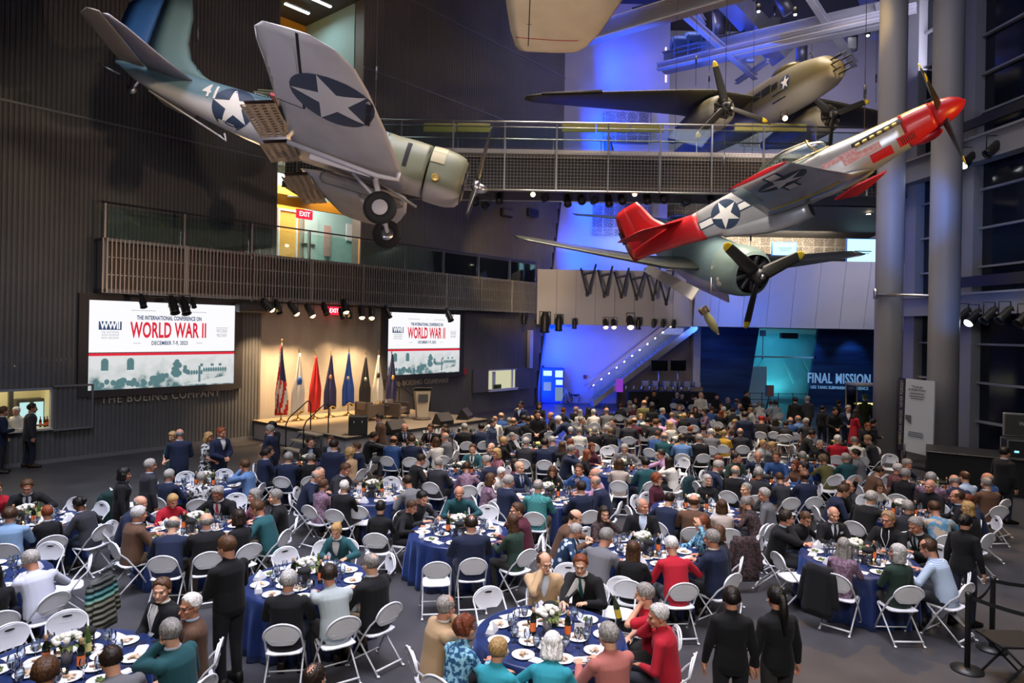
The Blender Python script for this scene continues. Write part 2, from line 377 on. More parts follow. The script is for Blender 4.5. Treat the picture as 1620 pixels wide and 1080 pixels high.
for i, (x0, x1) in enumerate(((670, 722), (724, 776), (889, 942), (944, 996), (998, 1050), (1162, 1216), (1218, 1276))):
    p0, p1 = at_y(x0, 196, BY1-.1), at_y(x1, 207, BY1-.1)
    q = MB(); q.rbox(((p0.x+p1.x)/2, BY1-.1, (p0.z+p1.z)/2-.02), (p1.x-p0.x, .05, .36), .01)
    tag(q.build('text_panel', M['olive']), ['olive text panel on the bridge rail, leftmost of the seven', 'olive bridge panel second from the left, above the propeller tip', 'olive bridge panel in front of the blue wall, first of three',
        'olive bridge panel under the bomber wing, middle of three', 'olive bridge panel before the portrait wall, last of three', 'olive bridge panel under the bomber belly, left one of the pair', 'olive bridge panel under the bomber belly, right one of the pair'][i], 'panel', 'text panels on the bridge rail')

# ---------------------------------------------------------------- far end: pale wall, mezzanine, exhibit
BW = 41.0
mb = MB(); mb.add([(-4, BW, 0), (10.9, BW, 0), (10.9, BW, 4.7), (9.2, BW, 4.7), (9.2, BW, CEIL), (-4, BW, CEIL)], [(0, 1, 2, 3, 4, 5)]); struct(mb.build('wall_back', M['white_wall'], fix=False))
mb = MB(); mb.add([(9.2, 44.5, 4.5), (40, 44.5, 4.5), (40, 44.5, CEIL), (9.2, 44.5, CEIL)], [(0, 1, 2, 3)]); mb.add([(9.2, BW, 4.5), (9.2, 44.5, 4.5), (9.2, 44.5, CEIL), (9.2, BW, CEIL)], [(0, 1, 2, 3)])
struct(mb.build('wall_back_right', M['white_wall'], fix=False))
mb = MB(); mb.box((0, 45.2, CEIL/2), (90, .2, CEIL)); struct(mb.build('wall_far', M['wall_dark']))
# mezzanine parapets
PY = 37.2
pl0, pl1 = at_y(849, 505, PY), at_y(1095, 513, PY); pt0, pt1 = at_y(849, 419, PY), at_y(1095, 437, PY)
M['parapet'] = mat('warm_white_panel', (.5, .47, .47), .6); M['parapet2'] = mat('cool_white_panel', (.6, .6, .66), .55)
mb = MB(); xs = [pl0.x+(pl1.x-pl0.x)*i/8 for i in range(9)]
for i in range(8): mb.box(((xs[i]+xs[i+1])/2, PY+.1, 6.15), (xs[i+1]-xs[i]-.015, .2, 3.0-.0*i))
struct(mb.build('wall_parapet_left', M['parapet']))
qx0, qx1 = pl1.x+.02, at_y(1440, 510, PY).x
mb = MB(); n = 9
for i in range(n):
    a, b = qx0+(qx1-qx0)*i/n, qx0+(qx1-qx0)*(i+1)/n
    mb.slab([(a+.008, PY-.1-.1*i/n, 4.68), (b-.008, PY-.1-.1*i/n, 4.68), (b-.008, PY-.9, 8.25), (a+.008, PY-.9, 8.25)], .12)
struct(mb.build('wall_parapet_right', M['parapet2']))
mb = MB(); mb.box(((pl0.x+qx1)/2, 40.6, 4.78), (qx1-pl0.x, 6.6, .2)); struct(mb.build('ceiling_mezzanine', M['wall_dark']))
mb = MB(); mb.box((16, 43.2, 8.1), (18, 2.4, .12)); struct(mb.build('trim_3', M['wall_dark']))
mb = MB(); mb.slab([(10.5, 33.5, 11.4), (22, 33.5, 11.4), (22, 44, 10.4), (10.5, 44, 10.4)], .2); struct(mb.build('ceiling_gallery', M['bridge_under']))
for i, (px, py) in enumerate(((1388, 324), (1374, 339), (1450, 373), (1444, 341), (1450, 400))):
    p = at_y(px, py, 36+i*.4); q = MB(); q.lathe([(.0, .02), (.11, .02), (.11, 0), (0, 0)], 12)
    tag(q.build('downlight', emis('downlight_glow', (1, .85, .6), 10), loc=p), ['recessed downlight in the gallery ceiling, highest one', 'recessed downlight in the gallery ceiling above the big lit display', 'downlight right of the first column, middle of three', 'downlight right of the first column, top of three', 'downlight right of the first column, lowest of three'][i], 'ceiling light')
# V-shaped struts leaning on the left parapet
for i, (xa, xb, xc, yt, ym, yb) in enumerate(((919, 943, 929, 424, 434, 466), (946, 969, 956, 427, 436, 468), (972, 995, 983, 430, 438, 469), (996, 1021, 1007, 432, 441, 472), (1021, 1045, 1033, 424, 443, 473), (1040, 1066, 1054, 432, 445, 480))):
    q = MB(); y0 = PY-.25
    b = at_y(xc, yb, y0-.3); l = at_y(xa, yt, y0); r = at_y(xb, yt-6, y0)
    q.tube([l, b], .06, 6); q.tube([r, b], .06, 6); q.tube([l.lerp(b, .25), r.lerp(b, .27)], .05, 6); q.ell(b, (.1, .1, .12), 8, 6)
    tag(q.build('steel_strut', M['dark_steel']), ['first', 'second', 'third', 'fourth', 'fifth', 'sixth'][i]+' V-shaped steel strut from the left on the warm parapet', 'strut', 'struts on the parapet')
# portraits on the gallery wall
pm = mat('portrait_wall', (.5, .45, .38), .7); n_, l_, b_ = nodes(pm)
tc = n_.new('ShaderNodeTexCoord'); mp = n_.new('ShaderNodeMapping'); mp.inputs['Scale'].default_value = (1.5, 1.5, 1.2)
bk = n_.new('ShaderNodeTexBrick'); bk.offset = 0; bk.inputs['Scale'].default_value = 1; bk.inputs['Mortar Size'].default_value = .05; bk.inputs['Brick Width'].default_value = 1; bk.inputs['Row Height'].default_value = 1.05
bk.inputs['Color1'].default_value = (.55, .5, .42, 1); bk.inputs['Color2'].default_value = (.35, .31, .26, 1); bk.inputs['Mortar'].default_value = (.75, .72, .62, 1)
cx_ = n_.new('ShaderNodeVectorMath'); cx_.operation = 'MULTIPLY_ADD'; cx_.inputs[1].default_value = (1, 0, 1); cx_.inputs[2].default_value = (0, 0, 0)
sep = n_.new('ShaderNodeSeparateXYZ'); cmb = n_.new('ShaderNodeCombineXYZ'); vo = n_.new('ShaderNodeTexVoronoi'); vo.inputs['Scale'].default_value = 2.6; vo.voronoi_dimensions = '2D'
cr = n_.new('ShaderNodeValToRGB'); cr.color_ramp.elements[0].position = .12; cr.color_ramp.elements[0].color = (.75, .72, .66, 1); cr.color_ramp.elements[1].position = .3; cr.color_ramp.elements[1].color = (.18, .16, .14, 1)
e2 = cr.color_ramp.elements.new(.5); e2.color = (.6, .56, .5, 1); mx = n_.new('ShaderNodeMix'); mx.data_type = 'RGBA'; mx.blend_type = 'MULTIPLY'; mx.inputs[0].default_value = .85
l_.new(tc.outputs['Object'], sep.inputs[0]); l_.new(sep.outputs['X'], cmb.inputs['X']); l_.new(sep.outputs['Z'], cmb.inputs['Y']); l_.new(cmb.outputs[0], mp.inputs['Vector'])
l_.new(mp.outputs[0], bk.inputs['Vector']); l_.new(mp.outputs[0], vo.inputs['Vector']); l_.new(vo.outputs['Distance'], cr.inputs['Fac']); l_.new(bk.outputs['Color'], mx.inputs[6]); l_.new(cr.outputs['Color'], mx.inputs[7]); l_.new(mx.outputs[2], b_.inputs['Base Color'])
def flat_panel(name, px0, py0, px1, py1, dep, m, label, cat, th=.06, group=None):
    a, b = at_y(px0, py0, dep), at_y(px1, py1, dep)
    q = MB(); q.box(((a.x+b.x)/2, dep, (a.z+b.z)/2), (abs(b.x-a.x), th, abs(a.z-b.z))); return tag(q.build(name, m), label, cat, group)
flat_panel('portrait_mural', 1047, 318, 1347, 404, 42.5, pm, 'wall of black-and-white portraits behind the red-tailed plane', 'mural')
flat_panel('portrait_mural', 938, 318, 1030, 374, BW-.1, pm, 'blue-lit portraits wall left of the red tail fin', 'mural')
flat_panel('portrait_mural', 955, 176, 1030, 226, BW-.1, pm, 'portraits wall seen through the bridge railing below the bomber wing', 'mural')
flat_panel('portrait_mural', 1170, 196, 1200, 232, 40.5, pm, 'narrow portraits wall seen below the bomber belly', 'mural')
def lit_panel(px0, py0, px1, py1, dep, label, s=1.6):
    t = thing('lit_display', label, 'display'); a, b = at_y(px0, py0, dep), at_y(px1, py1, dep); c = V(((a.x+b.x)/2, dep, (a.z+b.z)/2))
    q = MB(); q.rbox(c, (abs(b.x-a.x)+.12, .12, abs(a.z-b.z)+.12), .03); q.build('surround', mat('blue_surround', (.04, .15, .5), .5), t)
    q = MB(); q.box(c-V((0, .07, 0)), (abs(b.x-a.x), .03, abs(a.z-b.z))); q.build('lit_face', emis('pale_blue_glow', (.45, .85, 1), s), t)
    q = MB(); q.box(c-V((0, .1, -.05)), (abs(b.x-a.x)*.55, .02, .06)); q.box(c-V((0, .1, .08)), (abs(b.x-a.x)*.4, .02, .04)); q.build('caption_lines', mat('caption_grey', (.1, .2, .25), .6), t)
lit_panel(1222, 384, 1259, 404, 41.0, 'small glowing blue-white display behind the fighter propeller')
lit_panel(1340, 378, 1388, 420, 41.0, 'large glowing blue-white display beside the first column')
# Final Mission exhibit under the right parapet
FY = 41.3
M['wave'] = noise_mat('dark_blue_mural', (.005, .02, .075), (.02, .085, .22), 1.0, .45, detail=5, stretch=(.25, 1, 3.0), lo=.35, hi=.8)
fx0, fx1 = at_y(1104, 600, FY).x, at_y(1418, 600, FY).x
def fz(px, z): 
    return V((at_y(px, 600, FY).x, FY, z))
mb = MB(); mb.slab([fz(1104, 0), fz(1182, 0), fz(1200, 4.7), fz(1104, 4.7)], .25); mb.slab([fz(1276, 0), fz(1420, 0), fz(1420, 4.7), fz(1293, 4.7)], .25); struct(mb.build('wall_exhibit', M['wave']))
mb = MB(); add_text(mb, 'FINAL MISSION', frame(at_y(1327.5, 599.5, FY-.03), (1, 0, -.01), (0, 0, 1)), .86, 0, .03, .62, 1.08, .012)
add_text(mb, 'USS TANG SUBMARINE EXPERIENCE', frame(at_y(1328, 613.5, FY-.03), (1, 0, -.01), (0, 0, 1)), .26, 0, .02, .8, 1.05)
tag(mb.build('wall_lettering', mat('pale_blue_letters', (.3, .55, .8), .5, emit=(.25, .5, .8), es=.35)), 'pale blue lettering on the dark blue exhibit wall', 'lettering')
M['aqua'] = noise_mat('aqua_wall', (.1, .4, .45), (.16, .52, .56), .8, .6)
mb = MB(); mb.box(((fz(1235, 0).x), FY+3.0, 2.4), (7, .15, 4.8)); struct(mb.build('wall_exhibit_inner', M['aqua']))
mb = MB(); a = fz(1195, 2.9); b = fz(1290, 2.9); mb.box(((a.x+b.x)/2, FY+.1, 2.95), (b.x-a.x, .2, .1)); struct(mb.build('trim_4', M['teal']))
mb = MB(); mb.box((fz(1205, 0).x, FY+1.4, 1.15), (1.6, .15, 2.3)); tag(mb.build('partition_screen', M['teal']), 'pale aqua partition inside the glowing exhibit doorway', 'partition')
for k, (x0, y0, x1, y1, lb) in enumerate(((1238, 566, 1256, 606, 'long dark shadow-like diagonal brace'), (1198, 584, 1207, 566, 'short left diagonal brace'), (1270, 566, 1282, 590, 'short right diagonal brace'))):
    q = MB(); q.bar(at_y(x0, y0, FY+2.6), at_y(x1, y1, FY+2.6), .1); tag(q.build('diagonal_brace', M['aqua']), lb+' in the glowing exhibit room', 'brace')
t = thing('poster_stand', 'reddish poster on an easel in front of the glowing exhibit', 'poster stand')
a, b = at_y(1211, 609, 38.5), at_y(1224, 627, 38.5)
q = MB(); q.box(((a.x+b.x)/2, 38.5, (a.z+b.z)/2), (b.x-a.x, .04, a.z-b.z)); q.build('poster', noise_mat('red_poster', (.35, .1, .06), (.06, .12, .2), 3, .6), t)
q = MB(); c = (a.x+b.x)/2
for dx, dy in ((-.2, 0), (.2, 0), (0, .35)): q.tube([(c+dx, 38.5+dy+.03, 0), (c, 38.53, b.z+.1)], .02, 6)
q.build('easel', M['black'], t)
q = MB(); y = 38.9; xx = [at_y(p, 640, y).x for p in (1186, 1205, 1231, 1254, 1275)]
for x in xx: q.tube([(x, y, 0), (x, y, 1.0)], .025, 6)
for z in (.95, .6): q.tube([(xx[0], y, z), (xx[-1], y, z)], .018, 6)
tag(q.build('guard_rail', M['dark_steel']), 'thin dark guard rail before the glowing exhibit doorway', 'railing')
q = MB(); a = at_y(1248, 531, FY+.4); q.rbox(a, (1.0, .4, .35), .03); tag(q.build('projector', M['dark_steel']), 'dark blue projector box at the top of the exhibit doorway', 'projector')
q = MB(); a = at_y(1207, 527, FY+.3); q.rbox(a, (.3, .3, .35), .03); q.tube([a, a-V((0, 0, 1.6))], .03, 6); tag(q.build('hanging_lamp', M['teal']), 'small lamp on a rod at the top left of the exhibit doorway', 'lamp')
# pillar beside the exhibit
a = at_z(1099.5, 645, 0); mb = MB(); mb.box((at_y(1100, 600, 40.3).x, 40.3, 2.35), (.42, .5, 4.7)); struct(mb.build('pillar_exhibit', M['white_wall']))
mb = MB(); mb.slab([(6.3, 40.6, 0), (10.85, 40.6, 0), (10.85, 40.6, 4.5), (6.3, 40.6, .9)], .1); struct(mb.build('wall_under_stairs', mat('brown_grey_wall', (.22, .17, .15), .7)))

M['steplamp'] = emis('step_lamp_glow', (1, .75, .4), 9)
# ---------------------------------------------------------------- staircase
st = thing('staircase', 'blue-lit staircase with glass side and row of small lamps', 'staircase', (4.6, 39.6, 0))
sx0, sx1, NS = at_y(936, 640, 39.6).x, at_y(1098, 520, 39.6).x, 26
M['tread'] = mat('stair_tread', (.3, .31, .38), .5)
mb = MB()
for i in range(NS): x = sx0+(sx1-sx0)*i/NS; h = 4.9*(i+1)/NS; mb.box((x+.15, 39.6, h-.04), ((sx1-sx0)/NS+.04, 1.5, .06)); mb.box((x, 39.6, h-.13), (.03, 1.5, .14))
relp(mb, 'treads', M['tread'], st)
mb = MB()
for y in (38.83, 40.37): mb.slab([(sx0, y, 0), (sx1, y, 4.5), (sx1, y, 4.95), (sx0, y, .35)], .06)
relp(mb, 'stringers', M['steel'], st)
mb = MB(); mb.slab([(sx0, 38.8, .35), (sx1, 38.8, 4.95), (sx1, 38.8, 5.95), (sx0, 38.8, 1.3)], .02); relp(mb, 'glass_side', M['glass'], st)
mb = MB()
for y in (38.8, 40.9): mb.tube([(sx0-.3, y, 1.05), (sx0, y, 1.32), (sx1, y, 5.98)], .03, 6)
relp(mb, 'handrails', M['steel'], st)
for i in range(13):
    t_ = (i+.4)/13; q = MB(); q.ell((sx0+(sx1-sx0)*t_, 40.45, 1.0+4.6*t_), (.055, .055, .055), 8, 6); relp(q, 'step_lamp', M['steplamp'], st)

# ---------------------------------------------------------------- round columns, window wall, right side
M['column'] = noise_mat('column_paint', (.24, .235, .26), (.27, .265, .29), .4, .5)
for nm, px, py, r in (('column_near_door', 1413, 732, .44), ('column_by_sign', 1503, 747, .45)):
    p = at_z(px, py, 0); mb = MB(); mb.lathe([(r, 0), (r, 3), (r, 6), (r, 12), (r, CEIL)], 40); struct(mb.build(nm, M['column'], loc=(p.x, p.y+r, 0)))
GA, GD = V((15.9, 22, 0)), V((-.0995, .995, 0)); GN = V((-.995, -.0995, 0))
def Gp(s, z, o=0): return GA + GD*s + GN*o + V((0, 0, z))
def gbox(mb, s0, s1, z0, z1, o0, o1, mi=0):
    vs = [Gp(s, z, o) for z in (z0, z1) for s, o in ((s0, o0), (s1, o0), (s1, o1), (s0, o1))]
    mb.add(vs, [(3, 2, 1, 0), (4, 5, 6, 7), (0, 1, 5, 4), (1, 2, 6, 5), (2, 3, 7, 6), (3, 0, 4, 7)], mi)
M['night'] = noise_mat('night_window_glass', (.004, .008, .018), (.012, .02, .04), .3, .12, spec=.6)
mb = MB(); gbox(mb, -12, 4.6, 0, CEIL, -.1, -.05); struct(mb.build('window_1', M['night']))
M['mullion'] = mat('mullion_grey', (.3, .31, .35), .5)
mb = MB()
for s, w in ((1.35, .55), (4.2, .6), (-1.9, .1), (-4.6, .55)): gbox(mb, s-w/2, s+w/2, 0, CEIL, -.05, .3)
for k in range(19): z = .2+1.3*k; gbox(mb, -12, 4.6, z-.035, z+.035, -.05, .1)
struct(mb.build('window_frame_1', M['mullion']))
mb = MB(); gbox(mb, -9, 4.6, 5.15, 5.75, .3, .55); gbox(mb, -9, 4.6, 5.75, 5.82, .2, .65); gbox(mb, -9, 4.6, 5.08, 5.15, .2, .65)
gbox(mb, -9, 4.6, 10.2, 10.9, .3, .6); gbox(mb, -9, 4.6, 10.9, 10.98, .2, .7); gbox(mb, -9, 4.6, 10.1, 10.2, .2, .7)
struct(mb.build('beam_window', M['mullion']))
mb = MB(); gbox(mb, -9, 1.8, 6.0, 6.35, .5, .62); gbox(mb, -9, 2.4, 11.3, 11.6, .5, .62); struct(mb.build('trim_5', M['dark_steel']))
mb = MB(); a = at_y(1385, 466, 23.6); b = at_y(1502, 468, 22.0); mb.tube([a, b], .05, 8); mb.tube([a-V((0, 0, .15)), a+V((0, 0, .2))], .07, 8); tag(mb.build('lighting_boom', M['steel']), 'long steel lighting arm across the first column', 'pipe')
mb = MB(); mb.box((20, 11.2, CEIL/2), (.2, 1, CEIL)); mb.box((24, 30, CEIL/2), (.2, 40, CEIL)); struct(mb.build('wall_right_outer', M['wall_dark']))
mb = MB(); mb.box((0, -6.5, CEIL/2), (60, .2, CEIL)); mb.box((-24, 8, CEIL/2), (.2, 30, CEIL)); struct(mb.build('wall_behind', M['panel']))

# ---------------------------------------------------------------- roof, beams, ducts
mb = MB(); mb.box((2, 20, CEIL+.15), (60, 56, .3)); struct(mb.build('ceiling', mat('dark_roof', (.05, .05, .06), .8)))
M['beam'] = mat('pale_beam_paint', (.3, .3, .36), .5)
def ibeam(p, q, h, w, nm='beam_roof'):
    p, q = V(p), V(q); mb = MB(); z = V((0, 0, h/2))
    mb.bar(p, q, .06, h); mb.bar(p+z, q+z, w, .05); mb.bar(p-z, q-z, w, .05); return struct(mb.build(nm, M['beam']))
def zlevel(px, py, z): return at_z(px, py, z)
RZ = 17.2
ibeam(zlevel(1050, 100, RZ), zlevel(1440, 14, RZ), .9, .5); ibeam(zlevel(895, 66, RZ), zlevel(1180, -20, RZ), .7, .5)
ibeam(zlevel(1040, 106, RZ-.9), zlevel(1450, 12, RZ-.9), .25, .3)
ibeam(zlevel(1058, 0, RZ+.4), zlevel(1195, 122, RZ-.8), .22, .25); ibeam(zlevel(1280, -6, RZ+.4), zlevel(1352, 102, RZ-.8), .22, .25)
ibeam(zlevel(1395, -10, RZ+.6), zlevel(1410, 62, RZ), .6, .5); ibeam(zlevel(1080, -10, RZ+1), zlevel(1112, 36, RZ+1), .2, .3)
ibeam(zlevel(1215, 96, RZ-.6), zlevel(1165, 130, RZ-.8), .15, .2)
ibeam((-12, 14, 21), (14, 14, 21), 1.0, .5); ibeam((-8, 22, 21.5), (15, 22, 21.5), 1.0, .5)
M['duct'] = mat('galvanised_duct', (.5, .5, .56), .35, .6)
def duct(pts, r, label, box=False):
    mb = MB()
    if box:
        for a, b in zip(pts, pts[1:]): mb.bar(a, b, r*2, r*1.3)
    else: mb.tube(pts, r, 14)
    tag(mb.build('air_duct', M['duct']), label, 'duct')
duct([at_y(1128, -30, 31), at_y(1240, 90, 31.5)], .55, 'large square pale duct slanting down toward the bomber cockpit', True)
duct([at_y(1372, -25, 30), at_y(1402, 55, 30.5)], .45, 'square pale duct beside the first column', True)
duct([at_y(1002, 24, 33), at_y(1055, 10, 33), at_y(1100, -4, 33)], .35, 'round blue-lit duct at the upper roof beam')
duct([at_y(1268, 58, 34), at_y(1268, 96, 34)], .28, 'short vertical round duct above the bomber nose')
duct([at_y(1347, 38, 34), at_y(1347, 66, 34), at_y(1346, 80, 34)], .3, 'vertical round duct right of the diagonal strut')
duct([at_y(1136, 8, 33), at_y(1138, 56, 33)], .3, 'blue-lit vertical duct left of the big square duct')
duct([at_y(1234, -10, 33), at_y(1250, 20, 33)], .35, 'round brown-lit duct at the top edge by the diagonal strut')
for i, (px, py) in enumerate(((1078, 70), (1098, 64))):
    q = MB(); q.lathe([(.0, -.5), (.32, -.5), (.38, -.3), (.38, .3), (.32, .5), (0, .5)], 14, M=Matrix.Translation(at_y(px, py, 33)) @ Matrix.Rotation(PI/2, 4, 'Y'))
    tag(q.build('roof_fan', mat('blue_fan_housing', (.1, .2, .5), .45, .3)), ('left', 'right')[i]+' one of two drum-shaped fan housings in the roof', 'fan')
t = thing('catwalk', 'steel catwalk with rails below the roof beam', 'catwalk')
q = MB()
for z in (0, .5, 1.0): q.tube([at_y(1066, 92-z*16, 31.5), at_y(1200, 60-z*16, 31.5)], .035, 6)
for k in range(7): a = at_y(1066+k*22, 92-k*5.3, 31.5); q.tube([a, a+V((0, 0, .95))], .025, 6)
q.build('rails', mat('blue_rail', (.15, .25, .5), .5), t)
q = MB(); q.bar(at_y(1060, 97, 31.8), at_y(1205, 62, 31.8), .6, .06, up=(0, 0, 1)); q.build('walkway', M['dark_steel'], t)
q = MB(); q.tube([at_y(1053.5, 75, 39), at_y(1053.5, 130, 39)], .06, 8); tag(q.build('lamp_rod', emis('pale_rod_glow', (.9, .75, .8), 1.2)), 'slim glowing rod hanging at the corner of the blue wall', 'lamp')
for i, (px, py, yy) in enumerate(((1200, 17, 29), (1258, 22, 29), (1373, 55, 30), (1373, 35, 30))):
    t = thing('roof_lamp', ['small white roof lamp by the square duct', 'small white roof lamp left of the diagonal strut', 'small white roof lamp low beside the column', 'small white roof lamp higher beside the column'][i], 'lamp', at_y(px, py, yy))
    MB().lathe([(.02, .3), (.1, .25), (.11, 0), (.09, -.02)], 10).build('lamp_can', M['black'], t); MB().ell((0, 0, -.03), (.07, .07, .05), 8, 6).build('lamp_lens', M['bulb_white'], t)
for i, (px, py) in enumerate(((1225, 38), (1345, 70), (1186, 88))):
    t = thing('flood_light', ['silver flood light under the main roof beam', 'silver flood light at the foot of a round duct', 'silver flood light left of the big square duct'][i], 'lamp', at_y(px, py, 31))
    MB().rbox((0, 0, 0), (.5, .35, .6), .06).build('housing', M['duct'], t); MB().tube([(0, 0, .3), (0, 0, .8)], .04, 6).build('bracket', M['steel'], t)
# ================================================================== SCREENS, STAGE, BAR, FAR SIDE FURNITURE
M['screen_white'] = emis('screen_white', (.97, .97, 1), 1.0); M['screen_red'] = emis('screen_red', (.75, .02, .05), .95)
M['screen_navy'] = emis('screen_navy', (.03, .07, .18), .9); M['screen_grey'] = emis('screen_grey', (.45, .47, .52), .8); M['screen_teal'] = emis('screen_teal', (.12, .25, .27), .8)
pic = emis('screen_photo', (1, 1, 1), .9); n_, l_, b_ = nodes(pic)
tc = n_.new('ShaderNodeTexCoord'); nz = n_.new('ShaderNodeTexNoise'); nz.inputs['Scale'].default_value = 2.2; nz.inputs['Detail'].default_value = 5
sp = n_.new('ShaderNodeSeparateXYZ'); l_.new(tc.outputs['Generated'], sp.inputs[0]); ad = n_.new('ShaderNodeMath'); ad.operation = 'MULTIPLY_ADD'; ad.inputs[1].default_value = .42; ad.inputs[2].default_value = 0
l_.new(sp.outputs['Y'], ad.inputs[0]); su = n_.new('ShaderNodeMath'); su.operation = 'ADD'; l_.new(ad.outputs[0], su.inputs[0]); l_.new(nz.outputs['Fac'], su.inputs[1])
l_.new(tc.outputs['Object'], nz.inputs['Vector']); cr = n_.new('ShaderNodeValToRGB'); el = cr.color_ramp.elements; el[0].position = .46; el[0].color = (.1, .2, .22, 1); el[1].position = .6; el[1].color = (.62, .66, .66, 1); e3 = el.new(.85); e3.color = (.8, .82, .83, 1)
l_.new(su.outputs[0], cr.inputs['Fac']); l_.new(cr.outputs['Color'], b_.inputs['Emission Color'])
def screen(px0, px1, py_t, py_b, label):
    (u0, _), (u1, _) = wu(px0, 540, .14), wu(px1, 540, .14); zt, zb = 5.02, 2.16; w, h = u1-u0, zt-zb
    t = thing('projection_screen', label, 'screen', Wp((u0+u1)/2, (zt+zb)/2, .14))
    F = frame((0, 0, 0), We, (0, 0, 1)); t.matrix_world = frame(t.location, We, (0, 0, 1))
    q = MB(); q.box((-w/2-.14, 0, -.05), (.28, h+.4, .2)); q.box((w/2+.14, 0, -.05), (.28, h+.4, .2)); q.box((0, -h/2-.12, -.05), (w, .24, .2)); q.box((0, h/2+.1, -.05), (w, .2, .2))
    q.build('frame', mat('screen_frame', (.05, .045, .05), .5), t)
    q = MB(); q.box((0, h*.21, 0), (w, h*.58, .02)); q.build('upper_picture', M['screen_white'], t)
    q = MB(); q.box((0, -h*.31, 0), (w, h*.38, .02)); q.build('photograph', pic, t)
    q = MB(); q.box((0, -h*.105, .006), (w, h*.03, .02)); fx = lambda x, y: Matrix.Translation((x*w, y*h, .014))
    add_text(q, 'WORLD WAR II', fx(.02, .165), h*.25, 0, .002, .5*w/5.0, 1.05, .02); q.build('red_title', M['screen_red'], t)
    q = MB(); add_text(q, 'THE INTERNATIONAL CONFERENCE ON', fx(.02, .315), h*.068, 0, .002, .6*w/5.0, 1.05, .006)
    add_text(q, 'DECEMBER 7-9, 2023', fx(.02, .02), h*.065, 0, .002, .72*w/5.0, 1.05, .004)
    q.box((-.37*w, .22*h, .012), (.14*w, .095*h, .004)); q.build('dark_lettering', M['screen_navy'], t)
    q = MB(); add_text(q, 'WWII', Matrix.Translation((-.37*w, .22*h, .018)), h*.115, 0, .002, .72*w/5.0, 1, .012); q.build('logo_lettering', M['screen_white'], t)
    q = MB()
    for i, s in enumerate(('THE NATIONAL', 'WWII MUSEUM', 'NEW ORLEANS')): add_text(q, s, fx(-.37, .145-.032*i), h*.034, 0, .002, .75*w/5.0, 1.1)
    add_text(q, 'PRITZKER', fx(.4, .17), h*.06, 0, .002, .55*w/5.0); add_text(q, 'MILITARY', fx(.4, .115), h*.06, 0, .002, .55*w/5.0)
    for x, y, l in ((-.16, .4, .2), (.2, .4, .2), (-.2, .02, .06), (.23, .02, .06), (.4, .21, .12)): q.box((x*w, y*h, .012), (l*w*.8, .006*h, .004))
    q.ell((.02*w, .4*h, .012), (.02, .02, .006), 6, 4); q.build('grey_lettering', M['screen_grey'], t)
    q = MB(); r2 = random.Random(3)                 # shapes of the old photograph: windows, roofs, a crowd, a post
    for x in (-.4, -.24):
        q.box((x*w, -.235*h, .012), (.045*w, .1*h, .004)); q.lathe([(.0, 0), (.0225*w, 0), (.0225*w, .004), (0, .004)], 12, M=Matrix.Translation((x*w, -.185*h, .01)))
    for i in range(46):
        x = -.47+.62*r2.random(); y = -.40-.06*r2.random()+.1*math.exp(-((x-.06)/.1)**2)
        if x > .1: y += .05
        q.ell((x*w, y*h, .012), (.018*w, .035*h, .004), 7, 5)
    for i in range(12): q.ell(((.05+.04*r2.random())*w, (-.2-.1*r2.random())*h, .012), (.02*w, .03*h, .004), 7, 5)
    for i in range(16): q.ell(((.16+.29*i/16)*w, (-.31-.03*(i < 6))*h, .012), (.009*w, .032*h, .004), 6, 4)
    q.box((.235*w, -.36*h, .012), (.016*w, .2*h, .004)); q.box((.25*w, -.25*h, .012), (.02*w, .035*h, .004))
    for x in (.33, .39): q.box((x*w, -.25*h, .012), (.022*w, .03*h, .004))
    q.box((.13*w, -.28*h, .012), (.025*w, .06*h, .004)); q.build('photo_figures', M['screen_teal'], t)
    q = MB()
    q.prism([(.12*w, -.2*h), (.2*w, -.16*h), (.29*w, -.2*h), (.29*w, -.31*h), (.21*w, -.31*h), (.21*w, -.235*h), (.12*w, -.235*h)], .011, .013); q.box((.465*w, -.33*h, .013), (.025*w, .3*h, .004)); q.prism([(.12*w, -.48*h), (.49*w, -.38*h), (.49*w, -.49*h)], .011, .013)
    q.build('photo_building', emis('screen_pale', (.72, .75, .75), .9), t)
    return t
screen(139.5, 370.5, 474, 612, 'large conference screen on the ribbed wall left of the stage')
screen(613, 727, 494, 592, 'conference screen on the wall right of the flags')
def wall_letters(px, py, z, s, lb):
    u, _ = wu(px, py, .06); q = MB(); add_text(q, 'THE BOEING COMPANY', frame(Wp(u, z, .07), We, (0, 0, 1)), s, 0, .03, .85, 1.15)
    tag(q.build('wall_lettering', mat('wall_letter_metal', (.6, .52, .46), .5, .0)), lb, 'lettering')
wall_letters(259, 628, wu(259, 628)[1]+.04, .38, 'metal company lettering below the left screen'); wall_letters(665, 604, wu(665, 604)[1], .36, 'dark metal company lettering behind the lectern')
